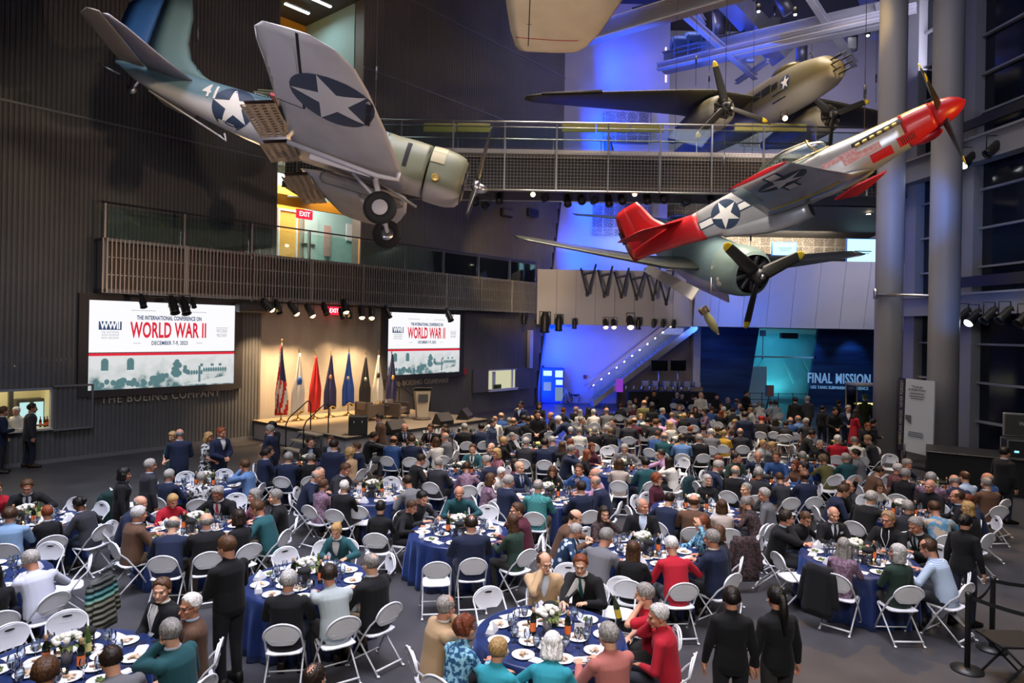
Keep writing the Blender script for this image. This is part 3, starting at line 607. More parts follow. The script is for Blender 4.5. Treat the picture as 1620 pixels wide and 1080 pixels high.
# ---- stage
ZS = .72
A = at_z(558, 694, ZS); B = at_z(761, 661, ZS)
def uo(p): q = V((p.x, p.y, 0))-W0; return q.dot(We), q.dot(Wn)
(ua_, oa_), (ub_, ob_) = uo(A), uo(B); OS = (oa_+ob_)/2; US0 = ua_; US1 = ub_
stg = thing('stage', 'low carpeted stage with a pale grey skirt below the flags', 'stage', Wp(US0, 0, OS))
M['carpet'] = noise_mat('tan_carpet', (.3, .23, .15), (.36, .28, .19), 30, .95)
M['skirt'] = mat('stage_skirt', (.4, .39, .42), .8)
mb = MB(); wbox(mb, US0, US1, ZS-.06, ZS, .02, OS, 0); relw(mb, 'carpet_top', M['carpet'], stg)
mb = MB(); wbox(mb, US0+.03, US1-.03, .02, ZS-.06, .1, OS-.03, 0); relw(mb, 'skirt', M['skirt'], stg)
mb = MB(); wbox(mb, US0-.01, US1+.01, ZS-.1, ZS-.01, OS-.02, OS+.02); wbox(mb, US0-.02, US0+.01, ZS-.1, ZS-.01, .02, OS); relw(mb, 'edge_trim', M['dark_steel'], stg)
u, _ = wu(687.5, 691, OS+.02); q = MB(); add_text(q, 'WW', frame(Wp(u-.12, .38, OS+.02), We, (0, 0, 1)), .55, 0, .01, .8, .85, .02); relw(q, 'logo_letters', mat('white_letters', (.85, .85, .85), .6), stg)
q = MB(); add_text(q, 'II', frame(Wp(u+.47, .38, OS+.02), We, (0, 0, 1)), .55, 0, .01, 1.1, .9, .03); relw(q, 'logo_numerals', mat('red_letters', (.7, .03, .03), .6), stg)
# ---- flags
def flag(px, py, ptop, label, cols, emblem=None, eagle=False, fringe=True, seed=0):
    p = at_z(px, py, ZS); u, o = uo(p); o = max(.35, min(o, 1.2)); p = Wp(u, ZS, o)
    d = p.y; H = (py-ptop)/FPX*d
    t = thing('flag_on_stand', label, 'flag', p, math.atan2(We.y, We.x), 'flags along the back of the stage')
    MB().lathe([(.2, 0), (.2, .03), (.05, .08), (.03, .14), (.02, .14)], 14).build('stand_base', M['brass'], t)
    MB().tube([(0, 0, .1), (0, 0, H-.18)], .018, 8).build('pole', mat('flag_pole_wood', (.2, .1, .04), .4), t)
    q = MB()
    if eagle: q.ell((0, 0, H-.12), (.03, .03, .08), 8, 6); q.loft([[(-.14, 0, H-.02), (-.14, .01, H-.06)], [(0, 0, H-.1), (0, .02, H-.16)], [(.14, 0, H-.02), (.14, .01, H-.06)]], closed=False)
    else: q.lathe([(.025, H-.2), (.03, H-.16), (.012, H-.1), (.025, H-.07), (.002, H)], 8)
    q.build('finial', M['brass'], t)
    rr = random.Random(seed+5); ph = rr.random()*6; rings = []; NR, NA = 16, 36; top = H-.25; low = .42 if not eagle else .2
    for i in range(NR+1):
        s = i/NR; z = top-(top-low)*s - (.12*math.sin(ph) if s > .9 else 0); w = .03+.17*min(1, s*1.5)**1.2; ring = []
        for j in range(NA):
            a = 2*PI*j/NA; k = 1+.28*math.sin(a*5+ph+s*2)+.14*math.sin(a*9+ph*2)
            ring.append((w*1.05*k*math.cos(a)+.035*math.sin(s*3+ph)-.02, w*.62*k*math.sin(a)-.04, z+.07*math.cos(a*2+ph)*s))
        rings.append(ring)
    q = MB(); q.loft(rings, 0)
    if len(cols) > 1:
        for fi in range(len(q.f)-2):
            i, j = divmod(fi, NA); q.m[fi] = cols[1][0] if i < NR*cols[1][1] and (j % NA) > NA*.6 else int(j/3+i*.35) % 2
    q.build('flag_cloth', cols[0], t, fix=False)
    if fringe:
        q = MB(); q.tube([V(p_)+V((0, 0, -.01)) for p_ in rings[-1]], .02, 5, closed=True); q.build('gold_fringe', M['gold'], t)
    if emblem:
        q = MB(); 
        for ec, s, r in emblem:
            i = int(NR*s); rg = rings[i]; j = max(range(NA), key=lambda k: -rg[k][1]); c = V(rg[j])
            q.ell(c+V((0, .03, 0)), (r*.62, .05, r), 12, 8)
        q.build('emblem', emblem[0][0], t)
cl = lambda n, c: mat('flag_'+n, c, .75)
fw, fr_, fn, fb, fk = cl('white', (.75, .73, .68)), cl('red', (.55, .02, .02)), cl('navy', (.03, .03, .11)), cl('blue', (.02, .08, .4)), cl('black', (.025, .025, .03))
flag(453.5, 669, 536, 'American flag with stripes on the tallest pole beside the steps', [[fr_, fw, fn], (2, .45)], None, True, False, 1)
flag(479, 666, 550, 'white flag with blue round emblem, second from the steps', [fw], [(cl('emblem_blue', (.03, .1, .4)), .5, .17)], seed=2)
flag(503.5, 663, 554, 'red flag with gold trim, third from the steps', [fr_], seed=3)
flag(532, 661, 554, 'navy flag with gold and crimson emblem left of the blue flag', [fn], [(cl('emblem_gold', (.5, .2, .12)), .45, .11)], seed=4)
flag(557, 657.5, 549, 'bright blue flag with small emblem', [fb], [(cl('emblem_pale', (.45, .35, .3)), .5, .09)], seed=5)
flag(585, 655, 555, 'black flag with grey emblem behind the armchairs', [fk], [(cl('emblem_grey', (.5, .5, .5)), .5, .1)], seed=6)
flag(606, 653, 554, 'white flag with dark emblem at the edge of the right screen', [fw], [(cl('emblem_dark', (.03, .03, .03)), .48, .13)], seed=7)
flag(628, 651, 552, 'navy flag with gold disc in front of the right screen', [fn], [(cl('emblem_sun', (.65, .4, .1)), .5, .12)], seed=8)
# ---- armchairs, side table, lectern
M['leather'] = mat('taupe_leather', (.25, .19, .15), .45); M['shell'] = mat('brown_armchair_shell', (.13, .095, .075), .5)
def armchair(px, py, rz, label):
    p = at_z(px, py, ZS); t = thing('armchair', label, 'armchair', p, rz, 'armchairs on the stage')
    q = MB(); q.rbox((0, .06, .3), (.56, .6, .16), .03); q.rbox((0, .05, .4), (.56, .62, .12), .04); q.build('seat_cushion', M['leather'], t)
    q = MB(); q.rbox((0, -.3, .52), (.56, .16, .5), .05, M=Matrix.Rotation(.12, 4, 'X')); q.build('back_cushion', M['leather'], t)
    for s in (-1, 1): MB().rbox((s*.35, 0, .38), (.12, .78, .5), .02).build('armrest', M['shell'], t)
    MB().rbox((0, -.4, .42), (.8, .07, .58), .02).build('back_shell', M['shell'], t)
    q = MB(); [q.bar((a, b, 0), (a, b, .14), .04) for a in (-.33, .33) for b in (-.35, .33)]; q.build('legs', M['steel'], t)
waz = math.atan2(We.y, We.x)
armchair(585, 664, waz+PI*.5+PI, 'brown armchair seen from the side, left of the little table'); armchair(627, 661, waz+PI+.35, 'taupe armchair facing the audience beside the lectern')
t = thing('side_table', 'small round side table between the two stage armchairs', 'table', at_z(610, 662, ZS))
MB().lathe([(.18, 0), (.18, .02), (.02, .03), (.02, .5), (.2, .51), (.2, .54)], 16).build('table_stem', M['dark_steel'], t)
t2 = at_z(610, 662, ZS); t = thing('water_bottle', 'clear water bottle standing on the small stage side table', 'bottle', t2+V((0, 0, .54)))
MB().lathe([(.033, 0), (.035, .12), (.03, .16), (.012, .19), (.012, .21)], 12).build('bottle', mat('water_plastic', (.5, .65, .75), .1), t); MB().lathe([(.015, .205), (.015, .23)], 10).build('bottle_cap', M['white_plastic'], t)
t = thing('lectern', 'pale wooden lectern with dark plaque on the right of the stage', 'lectern', at_z(668, 663, ZS), 3.4)
M['oak'] = mat('pale_lectern', (.55, .47, .36), .5)
MB().lathe([(.36, 0), (.36, .05), (.33, .09), (.0, .09)], 24).build('round_base', M['shell'], t)
q = MB(); q.loft([[(-.2, .08, .09), (.2, .08, .09), (.24, -.16, .09), (-.24, -.16, .09)], [(-.3, .14, 1.12), (.3, .14, 1.12), (.34, -.2, 1.12), (-.34, -.2, 1.12)]], smooth=False); q.build('column', M['oak'], t)
q = MB(); q.rbox((0, 0, 0), (.74, .5, .05), .015, M=Matrix.Translation((0, -.02, 1.2)) @ Matrix.Rotation(.25, 4, 'X')); q.build('reading_desk', M['dark_steel'], t)
q = MB(); q.box((0, .165, .85), (.38, .02, .32), M=Matrix.Rotation(-.03, 4, 'X')); pl = q.build('plaque', mat('lectern_plaque', (.06, .065, .08), .5), t)
q = MB(); add_text(q, 'WWII', Matrix.Translation((0, .155, .9)) @ Matrix.Rotation(PI, 4, 'Z') @ Matrix.Rotation(PI/2, 4, 'X'), .14, 0, .006, .9); q.build('plaque_lettering', M['white_plastic'], pl)
q = MB(); q.tube([(.1, .0, 1.22), (.1, .1, 1.4), (.06, .02, 1.5)], .01, 6); q.tube([(-.1, .0, 1.22), (-.1, .1, 1.4), (-.06, .02, 1.5)], .01, 6); q.build('microphones', M['black'], t)
# ---- wedge monitors and steps
def wedge(px, py, rz, w, label):
    t = thing('stage_monitor', label, 'loudspeaker', at_z(px, py, ZS), rz)
    MB().loft([[(-w/2, -.25, 0), (w/2, -.25, 0), (w/2, .25, 0), (-w/2, .25, 0)], [(-w/2, -.25, .14), (w/2, -.25, .14), (w/2, .02, .42), (-w/2, .02, .42)]], smooth=False).build('cabinet', M['black'], t)
    MB().loft([[(-w/2+.03, -.262, .13), (w/2-.03, -.262, .13), (w/2-.03, -.25, .12), (-w/2+.03, -.25, .12)], [(-w/2+.03, -.0, .425), (w/2-.03, -.0, .425), (w/2-.03, .0, .41), (-w/2+.03, .0, .41)]], smooth=False).build('grille', mat('monitor_grille', (.06, .05, .045), .7), t)
t = thing('stage_monitor', 'tall black speaker box at the front corner of the stage', 'loudspeaker', at_z(562, 690, ZS)+We*.3-Wn*.25, .2)
MB().rbox((0, 0, .32), (.62, .45, .64), .03).build('cabinet', M['black'], t)
q = MB(); [q.tube([(s*.13, .235, .36), (s*.13, .26, .42), (s*.13, .235, .48)], .012, 6) for s in (-1, 1)]; [q.tube([(s*.13, -.235, .36), (s*.13, -.26, .42), (s*.13, -.235, .48)], .012, 6) for s in (-1, 1)]; q.build('handles', M['steel'], t)
wedge(625, 683, waz, .75, 'black wedge monitor behind the standing man in brown'); wedge(700, 670, waz, .7, 'black wedge monitor in the middle of the stage front'); wedge(735, 662, waz+.5, .85, 'large dark wedge monitor at the right stage end')
t = thing('stage_steps', 'portable steps with black handrails at the left of the stage', 'steps', Wp(US0-.05, 0, OS-1.7))
t.rotation_euler = (0, 0, math.atan2(-We.y, -We.x)-PI/2)          # local +Y leads away from the stage
for i in range(3): MB().box((0, .15+.3*(2-i), .24*(i+1)-.03), (1.05, .3, .05)).build('tread', mat('worn_tread', (.45, .4, .3), .7), t)
q = MB()
for s in (-1, 1):
    x = s*.5; q.tube([(x, .06, 0), (x, .06, .7)], .02, 6); q.tube([(x, .85, 0), (x, .15, .68)], .02, 6); q.tube([(x, .75, .24), (x, .85, 0)], .02, 6)
q.build('undercarriage', M['dark_steel'], t)
for s in (-1, 1):
    x = s*.52; MB().tube([(x, .75, .1), (x, .75, 1.0), (x, .65, 1.2), (x, -.05, 1.72), (x, -.15, 1.7), (x, -.2, 1.6), (x, -.2, .72)], .022, 8).build('handrail', M['black'], t)
t = thing('stage_steps', 'black handrails of the steps at the right of the lectern', 'steps', Wp(US1+.05, 0, 1.1), math.atan2(We.y, We.x)-PI/2)
for i in range(3): MB().box((0, .15+.3*(2-i), .24*(i+1)-.03), (1.05, .3, .05)).build('tread', M['dark_steel'], t)
for s in (-1, 1):
    x = s*.5; MB().tube([(x, .75, .1), (x, .75, 1.0), (x, .65, 1.2), (x, -.15, 1.7), (x, -.2, 1.6), (x, -.2, .72)], .022, 8).build('handrail', M['black'], t)
# ---- spotlights
def can_light(p, aim, label, on=False, s=1.0, group=None, col='bulb'):
    t = thing('spotlight', label, 'spotlight', p, 0, group)
    d = (V(aim)-V(p)).normalized(); R = d.to_track_quat('-Z', 'Y').to_matrix().to_4x4()
    MB().lathe([(.0, .3*s), (.06*s, .3*s), (.1*s, .18*s), (.1*s, -.12*s), (.115*s, -.16*s), (.1*s, -.16*s), (.09*s, -.1*s)], 12, M=R).build('lamp_can', M['black'], t)
    MB().tube([V((.12*s, 0, 0)), V((.12*s, 0, .3*s)), V((-.12*s, 0, .3*s)), V((-.12*s, 0, 0))], .012*s, 6).build('yoke', M['black'], t)
    (MB().ell((0, 0, -.13*s), (.1*s, .1*s, .09*s), 12, 8, M=R) if on else MB().lathe([(0, -.115*s), (.088*s, -.115*s), (.088*s, -.105*s), (0, -.105*s)], 12, M=R)).build('lens', M[col] if on else mat('dark_lens', (.05, .05, .06), .15), t)
    return t
stage_c = Wp((u_st0+u_st1)/2, .7, 3.0)
for i, (px, py, on, s) in enumerate(((226, 479, 0, 1), (275, 486, 0, 1.4), (293, 487, 0, 1.4), (306, 481, 0, .8), (425, 484, 1, 1.2), (440, 488, 0, 1.2), (465, 490, 1, 1.2), (491, 493, 1, 1.2), (515, 491, 0, 1.2), (546, 487, 1, 1.2), (541, 498, 0, 1), (553, 497, 0, 1), (572, 496, 1, 1.2), (588, 497, 1, 1.2), (614, 496, 0, 1.2), (711, 501, 0, 1.4))):
    u, z = wu(px, py, BO+.25)
    nth = 'first second third fourth fifth sixth'.split()
    lb = (f'lit warm spotlight, {nth[[4, 6, 7, 9, 12, 13].index(i)]} of six from the left under the balcony above the flags' if on else ['small dark twin lamp before the left screen top', 'left of two big dark spotlights before the left screen', 'right of two big dark spotlights before the left screen', 'tiny dark lamp right of the two big ones before the left screen', '', 'unlit spotlight beside the leftmost lit stage spotlight', '', '', 'unlit spotlight just left of the exit sign', '', 'left unlit lamp below the lit one right of the exit sign', 'right unlit lamp below the lit one right of the exit sign', '', '', 'unlit spotlight at the left corner of the right screen', 'dark angled spotlight before the right screen top'][i])
    can_light(Wp(u, z, BO+.25), stage_c if on else Wp(u, 0, 4), lb, on, s, 'spotlights under the balcony')
q = MB(); wbox(q, wu(215, 480, BO)[0], wu(725, 480, BO)[0], ZB0-.1, ZB0-.06, BO+.1, BO+.14); tag(q.build('lighting_pipe', M['black']), 'thin black lighting pipe below the balcony front', 'pipe')
t = thing('loudspeaker', 'grey line speaker hanging between the left screen and stage backdrop', 'loudspeaker', Wp(*wu(398, 487, .7), .7))
MB().rbox((0, 0, 0), (1.1, .4, .34), .05, M=Matrix.Rotation(waz, 4, 'Z')).build('cabinet', M['dark_steel'], t); MB().tube([(0, 0, .15), (0, 0, .4)], .04, 6).build('bracket', M['steel'], t)
for i, (px, py, on, s) in enumerate(((829, 506, 0, 1.3), (862, 514, 0, 2.4), (884, 514, 0, 1.9), (909, 514, 0, 1.2), (958, 513, 1, 1.3), (971, 513, 1, 1.3), (997, 511, 1, 1.8), (1010, 514, 0, 1.4), (1034, 513, 0, 1), (1049, 513, 0, 1), (1066, 514, 0, 1))):
    lb = ['small lamp with amber dot at the balcony end', 'wide dark flood at the left edge of the blue wall', 'second dark flood at the top of the blue wall', 'narrow dark lamp hanging before the blue wall', 'left lamp of the small lit pair under the left parapet', 'right lamp of the small lit pair under the left parapet', 'brightest amber lamp under the left parapet', 'dark lamp right of the brightest amber lamp', 'dark clip lamp above the stair top, left one', 'dark clip lamp above the stair top, middle one', 'dark clip lamp above the stair top, right one'][i]
    p = at_y(px, py, PY-.15); can_light(p, p+V((0, -1.5 if on else .5, -2)), lb, on, s, 'lamps under the parapet')
names = 'first second third fourth fifth sixth seventh eighth ninth tenth eleventh twelfth thirteenth fourteenth fifteenth sixteenth seventeenth eighteenth nineteenth twentieth'.split()
bl = ((712, 313, 0), (752, 318, 0), (768, 326, 0), (790, 314, 0), (843, 306, 1), (862, 314, 0), (898, 318, 0), (920, 316, 0), (940, 317, 0), (963, 318, 0), (984, 316, 0), (1003, 308, 1), (1024, 314, 0), (1050, 314, 0), (1085, 320, 0), (1125, 316, 0), (1240, 186, 1))
for i, (px, py, on) in enumerate(bl):
    p = at_y(px, py, BY0+.5 if i < 16 else BY0-.1)
    can_light(p, p+V((0, -2, -2+i % 3)), 'lit amber lamp on the bridge rail below the bomber nose' if i == 16 else f'{"lit amber" if on else "dark"} lamp under the bridge, {names[i]} of sixteen from the left', on, 1.0 if on else 1.4, 'lamps under the bridge')
for i, (px, py) in enumerate(((806, 336), (847, 336))):
    u, z = wu(px, py, .3); t = thing('wall_speaker', ('left', 'right')[i]+' one of two flat wall boxes right of the left plane nose', 'wall box', Wp(u, z, .1))
    MB().rbox((0, 0, 0), (.9, .25, .45), .04, M=Matrix.Rotation(waz, 4, 'Z')).build('box', M['dark_steel'], t); MB().box((0, 0, 0), (.78, .27, .3), M=Matrix.Rotation(waz, 4, 'Z')).build('front_panel', mat('wall_box_front', (.15, .14, .1) if i == 0 else (.02, .02, .02), .4), t)
for i, (s, z, on) in enumerate(((.9, 5.0, 0), (.45, 4.95, 1), (-.2, 5.0, 0), (-.8, 5.0, 0), (-1.5, 4.9, 0), (-2.4, 5.0, 0), (1.9, 10.1, 1), (.8, 10.2, 1), (-.2, 10.3, 0))):
    can_light(Gp(s, z, .75), Gp(s, z-3, 4), 'lamp on the '+('lower' if i < 6 else 'upper')+' window beam, '+names[i if i < 6 else i-6]+' from the second column', on, 1.5, 'lamps on the window beams', 'bulb_white')
# ---- bar hatch at far left
mb = MB(); wbox(mb, u_hatch0-.5, u_hatch1+.6, 0, 3.2, -3.0, -2.9); wbox(mb, u_hatch1+.5, u_hatch1+.6, 0, 3.2, -3, 0); wbox(mb, u_hatch0-.6, u_hatch0-.5, 0, 3.2, -3, 0); wbox(mb, u_hatch0-.5, u_hatch1+.6, 3.1, 3.2, -3, 0)
struct(mb.build('wall_bar_room', M['cream']))
mb = MB(); wbox(mb, u_hatch0-.3, u_hatch1+.02, z_hatch0-.06, z_hatch0, -.55, .14); tag(mb.build('bar_counter', mat('bar_counter_top', (.5, .5, .45), .3)), 'pale bar counter in the lit hatch at the far left', 'counter')
mb = MB(); wbox(mb, u_hatch0, u_hatch1, z_hatch1-.02, z_hatch1+.05, -.1, .08); wbox(mb, u_hatch1-.02, u_hatch1+.08, z_hatch0, z_hatch1, -.1, .08); struct(mb.build('window_frame_2', M['mullion']))
us0, us1 = u_hatch1+.02, wu(147, 645, .2)[0]
t = thing('hatch_shutter', 'ribbed grey sliding shutter right of the lit bar hatch', 'shutter', Wp(us0, 0, .2))
mb = MB(); zt_, zb_ = z_hatch1+.1, z_hatch0-.08; ribs(mb, us0, us1, zb_, zt_, .12, .12, .03); relw(mb, 'shutter_leaf', M['wall'], t, False)
mb = MB(); wbox(mb, us0, us1, zt_-.04, zt_+.02, .06, .2); wbox(mb, us0, us1, zb_-.02, zb_+.04, .06, .2); wbox(mb, us1-.04, us1+.02, zb_, zt_, .06, .2); relw(mb, 'shutter_frame', M['trim'], t)
t = thing('drinks_fridge', 'glass-door drinks fridge glowing pale blue in the bar hatch', 'fridge', Wp(wu(47, 645, -2.4)[0], 0, -2.4))
(f0, fz0), (f1, fz1) = wu(26, 680, -2.4), wu(71, 630, -2.4)
mb = MB(); wbox(mb, f0, f1, .0, fz1, -2.9, -2.42); relw(mb, 'cabinet', M['dark_steel'], t)
for k in range(2): mb = MB(); wbox(mb, f0+.08+(f1-f0)/2*k, f0-.04+(f1-f0)/2*(k+1), .9, fz1-.1, -2.42, -2.39); relw(mb, 'glass_door', emis('fridge_glow', (.5, .8, .8), 1.0), t)
mb = MB(); a0 = wu(17, 640, -1.6)[0]; wbox(mb, a0-.06, a0+.06, .0, 3.1, -1.7, -1.55); struct(mb.build('trim_6', M['dark_steel']))
bc = [(.02, .1, .03), (.1, .03, .01), (.5, .5, .5), (.3, .12, .02), (.02, .06, .02)]
def bottle_mesh(col, lab):
    q = MB(); q.lathe([(.036, 0), (.037, .18), (.033, .21), (.014, .25), (.013, .31), (.015, .32)], 12, 0); q.lathe([(.0375, .05), (.0375, .14)], 12, 1, caps=False)
    return q.mesh('bottle', [mat('bottle_glass', col, .12), mat('bottle_label', lab, .6)])
bms = [bottle_mesh(c, l) for c, l in zip(bc, ((.6, .6, .5), (.75, .15, .02), (.3, .5, .4), (.7, .5, .2), (.5, .2, .1)))]
u0b = wu(6, 668, -.2)[0]
for i in range(11):
    o = link('bottle', bms[(0, 2, 3, 0, 4, 2, 3, 1, 1, 1, 1)[i]]); hx = u0b+.13*i if i < 7 else wu(66, 670, -.2)[0]+.09*(i-7)
    o.location = Wp(hx, z_hatch0, -.25-.08*(i % 2)); tag(o, ('assorted liquor bottle on the bar counter left of the suited customer' if i < 7 else 'orange-labelled bottle at the right end of the bar counter'), 'bottle', 'liquor bottles on the bar' if i < 7 else 'orange bottles on the bar')
# window hatch right of the right screen
(a0, az0), (a1, az1) = wu(772, 618, .05), wu(815, 583, .05)
mb = MB(); wbox(mb, a0, a1, az0+.05, az1-.05, .02, .05); struct(mb.build('window_2', emis('lit_window_cream', (.8, .78, .5), .75)))
mb = MB(); wbox(mb, a0-.05, a1+.05, az0-.05, az0+.08, .02, .25); wbox(mb, a0-.05, a1+.05, az1-.05, az1, .02, .15); wbox(mb, a1-.35, a1-.25, az0, az1, .03, .12); wbox(mb, a0+.3, a0+.55, az0, az1-.1, .03, .08); struct(mb.build('window_frame_3', M['white_metal']))
(b0, _), (b1, _) = wu(748, 600, .1), wu(772, 600, .1); (b2, _), (b3, _) = wu(815, 600, .1), wu(838, 600, .1)
for k, (x0, x1) in enumerate(((b0, b1), (b2, b3))):
    mb = MB(); wbox(mb, x0, x1, az0-.05, az1+.05, .08, .14); t = tag(mb.build('hatch_shutter', M['panel']), ('left', 'right')[k]+' dark shutter leaf beside the small lit window near the blue wall', 'shutter')
q = MB(); [q.ell(Wp(a0+.4+.12*k, az0+.2, .15), (.06, .06, .13), 7, 5) for k in range(5)]; tag(q.build('leafy_plant', mat('plant_green', (.05, .1, .02), .8)), 'small leafy plant in the little lit window', 'plant')
(c0, cz0), (c1, cz1) = wu(836, 500, .3), wu(841, 520, .3); mb = MB(); wbox(mb, wu(835, 560, .1)[0], wu(840, 560, .1)[0], wu(838, 582, .1)[1], wu(838, 522, .1)[1], .05, .25); tag(mb.build('wall_light', M['parapet2']), 'tall pale vertical panel on the wall end above the small window', 'panel')
u, z = wu(736, 588, .1); mb = MB(); wbox(mb, u-.12, u+.12, z-.15, z+.15, 0, .1); tag(mb.build('fire_alarm', mat('alarm_red', (.5, .05, .04), .5)), 'small red alarm box right of the right screen', 'alarm')
# ---- by the blue wall
def kiosk():
    p = at_z(873, 637, 0); t = thing('ticket_kiosk', 'glowing blue-white kiosk against the blue wall', 'kiosk', p)
    MB().rbox((0, 0, 1.05), (1.35, .55, 2.1), .04).build('cabinet', mat('kiosk_blue', (.02, .1, .6), .4), t)
    for x, z, w, h in ((-.3, 1.78, .5, .3), (.38, 1.75, .45, .4), (.4, 1.25, .4, .3), (-.3, 1.0, .45, .5), (.4, .55, .45, .8)):
        MB().box((x, -.29, z), (w, .03, h)).build('lit_panel', emis('kiosk_glow', (.5, .75, 1), 1.3 if z > 1.1 else .35), t)
    return p
kp = kiosk()
q = MB(); c = at_z(833, 636, 0); q.rbox((c.x, c.y-.2, .52), (1.3, .6, 1.04), .04); q.rbox((c.x, c.y-.2, 1.06), (1.36, .66, .05), .02); tag(q.build('black_cabinet', M['black']), 'low black cabinet at the end of the stage-side wall', 'cabinet')
t = thing('wheelchair', 'dark wheelchair parked beside the kiosk', 'wheelchair', at_z(906, 637, 0), .6)
for s in (-1, 1):
    q = MB(); q.tube([(s*.28, .3*math.cos(a*PI/12), .31+.3*math.sin(a*PI/12)) for a in range(24)], .02, 6, closed=True)
    for a in range(6): q.tube([(s*.28, 0, .31), (s*.28, .3*math.cos(a*PI/3), .31+.3*math.sin(a*PI/3))], .006, 4)
    q.build('wheel', M['rubber'], t)
q = MB(); q.rbox((0, -.05, .48), (.46, .45, .06), .02); q.rbox((0, .2, .75), (.46, .05, .45), .02); q.build('seat', M['black_soft'], t)
q = MB()
for s in (-1, 1): q.tube([(s*.25, -.5, .12), (s*.25, -.3, .48), (s*.25, .2, .48), (s*.25, .22, .95), (s*.25, .35, .95)], .014, 6)
q.build('frame', M['steel'], t)
q = MB(); p = at_z(895, 640, 0); [q.tube([(p.x+dx, p.y+dy, 0), (p.x, p.y, .95)], .025, 6) for dx, dy in ((-.3, 0), (.3, -.05), (0, .35))]; tag(q.build('folding_easel', mat('pale_wood', (.5, .4, .25), .6)), 'pale wooden easel legs left of the wheelchair', 'easel')
q = MB(); p = at_z(926, 636, 0); q.rbox((p.x, p.y+.2, .5), (.55, .5, 1.0), .05); tag(q.build('waste_bin', M['grey']), 'grey waste bin at the foot of the stairs', 'bin')
flat_panel('wall_sign', 923, 593, 928, 599, BW-.08, mat('dark_red_sign', (.2, .05, .06), .5), 'tiny dark red sign on the pale wall above the waste bin', 'sign')
flat_panel('wall_box', 857, 578, 861, 583, BW-.08, M['black'], 'tiny dark box low on the blue wall edge', 'box')
t = thing('purple_sign', 'glowing purple poster sign at the stair foot', 'sign', at_z(979, 640, 0))
q = MB(); a, b = at_y(974.5, 599, 38.6), at_y(985.5, 620, 38.6); c = (a+b)/2-t.location; q.rbox(c, (b.x-a.x, .08, a.z-b.z), .02); q.build('poster', emis('purple_glow', (.3, .05, .6), .8), t); MB().tube([c, (c.x, c.y, 0)], .03, 6).build('post', M['black'], t)
for i, (x0, x1) in enumerate(((1030, 1056), (1061, 1085))):
    a, b = at_y(x0, 569, 38.2), at_y(x1, 586.5, 38.2); q = MB(); q.rbox(((a.x+b.x)/2, 38.2, (a.z+b.z)/2), (b.x-a.x, .1, a.z-b.z), .02, M=None)
    t = thing('television', ('left', 'right')[i]+' one of two dark televisions above the far serving bar', 'television'); q.build('screen', mat('tv_screen', (.006, .008, .01), .15), t)
    q = MB(); q.tube([((a.x+b.x)/2, 38.25, b.z-1.2), ((a.x+b.x)/2, 38.25, b.z)], .05, 6); q.build('mount_pole', M['steel'], t)
q = MB(); a, b = at_z(982, 642, 0), at_z(1105, 642, 0); q.rbox(((a.x+b.x)/2, 37.4, .55), (b.x-a.x, .7, 1.1), .02); tag(q.build('serving_bar', M['black_soft']), 'long black-draped serving bar below the stairs', 'counter')
q = MB(); a, b = at_y(1018, 607, 39.0), at_y(1110, 607, 39.0); q.rbox(((a.x+b.x)/2, 39.0, .62), (b.x-a.x, .6, 1.24), .02); tag(q.build('back_counter', mat('wood_counter', (.25, .2, .16), .5)), 'back counter behind the black serving bar', 'counter')
rb = random.Random(9)
for i in range(16):
    px = 1020+5.5*i; p = at_y(px, 620, 38.9); q = MB(); k = i % 3
    if k == 0: q.rbox((0, 0, .15), (.35, .3, .3), .03)
    elif k == 1: q.lathe([(.1, 0), (.12, .2), (.06, .3), (.06, .36)], 10)
    else: q.lathe([(.16, 0), (.16, .08), (.12, .1)], 10)
    o = q.build(('carton', 'coffee_urn', 'stack_of_plates')[k] if k < 2 else 'serving_tray', [mat('counter_item', ((.5, .5, .55), (.2, .2, .22), (.06, .12, .4))[i % 3], .4)][0], loc=(p.x, 38.9, 1.24))
    tag(o, ('small box', 'metal coffee urn', 'round serving tray')[k]+' on the back counter of the far bar', ('box', 'urn', 'tray')[k], ('boxes', 'urns', 'trays')[k]+' on the far back counter')
for i in range(9):
    p = at_y(990+12.5*i, 628, 37.3); q = MB(); q.lathe([(.05, 0), (.06, .1), (.05, .2), (.03, .28)], 8); o = q.build('pitcher', mat('pitcher_steel', (.4, .42, .45), .25, .8), loc=(p.x, 37.3, 1.1)); tag(o, 'small metal pitcher standing on the black serving bar', 'pitcher', 'pitchers on the serving bar')
# ---- right side: banner, display case, console, stanchions
t = thing('hanging_banner', 'pale information board with dark side strip between the columns', 'banner')
tl, tr, br_, bl_ = at_y(1435, 598.5, 22.6), at_y(1481, 603, 21.6), at_y(1477, 723, 21.6), at_y(1431, 712, 22.6)
q = MB(); q.slab([tl, tr, br_, bl_], .05); q.build('board', mat('pale_blue_board', (.55, .6, .68), .5), t)
sl = at_y(1425, 597, 22.9); sb = at_y(1422, 711, 22.9)
q = MB(); q.slab([sl, tl-V((.02, 0, 0)), bl_-V((.02, 0, 0)), sb], .05); q.build('side_strip', mat('black_strip', (.02, .02, .025), .5), t)
bx, by = (tr-tl).normalized(), (tl-bl_).normalized(); bn = bx.cross(by).normalized(); wd, hg = (tr-tl).length, (tl-bl_).length
def bp(fx_, fy_): return tl+bx*wd*fx_-by*hg*fy_+bn*.066
q = MB()
for s, y in (('"The best days', .1), ('are the days of victory.', .14)): add_text(q, s, frame(bp(.42, y), bx, by), .1, 0, .003, .7)
for y, w_ in ((.19, .5), (.225, .55), (.255, .45), (.72, .5), (.745, .55), (.77, .52)): q.add([bp(.42-w_/2, y), bp(.42+w_/2, y), bp(.42+w_/2, y+.012), bp(.42-w_/2, y+.012)], [(0, 1, 2, 3)])
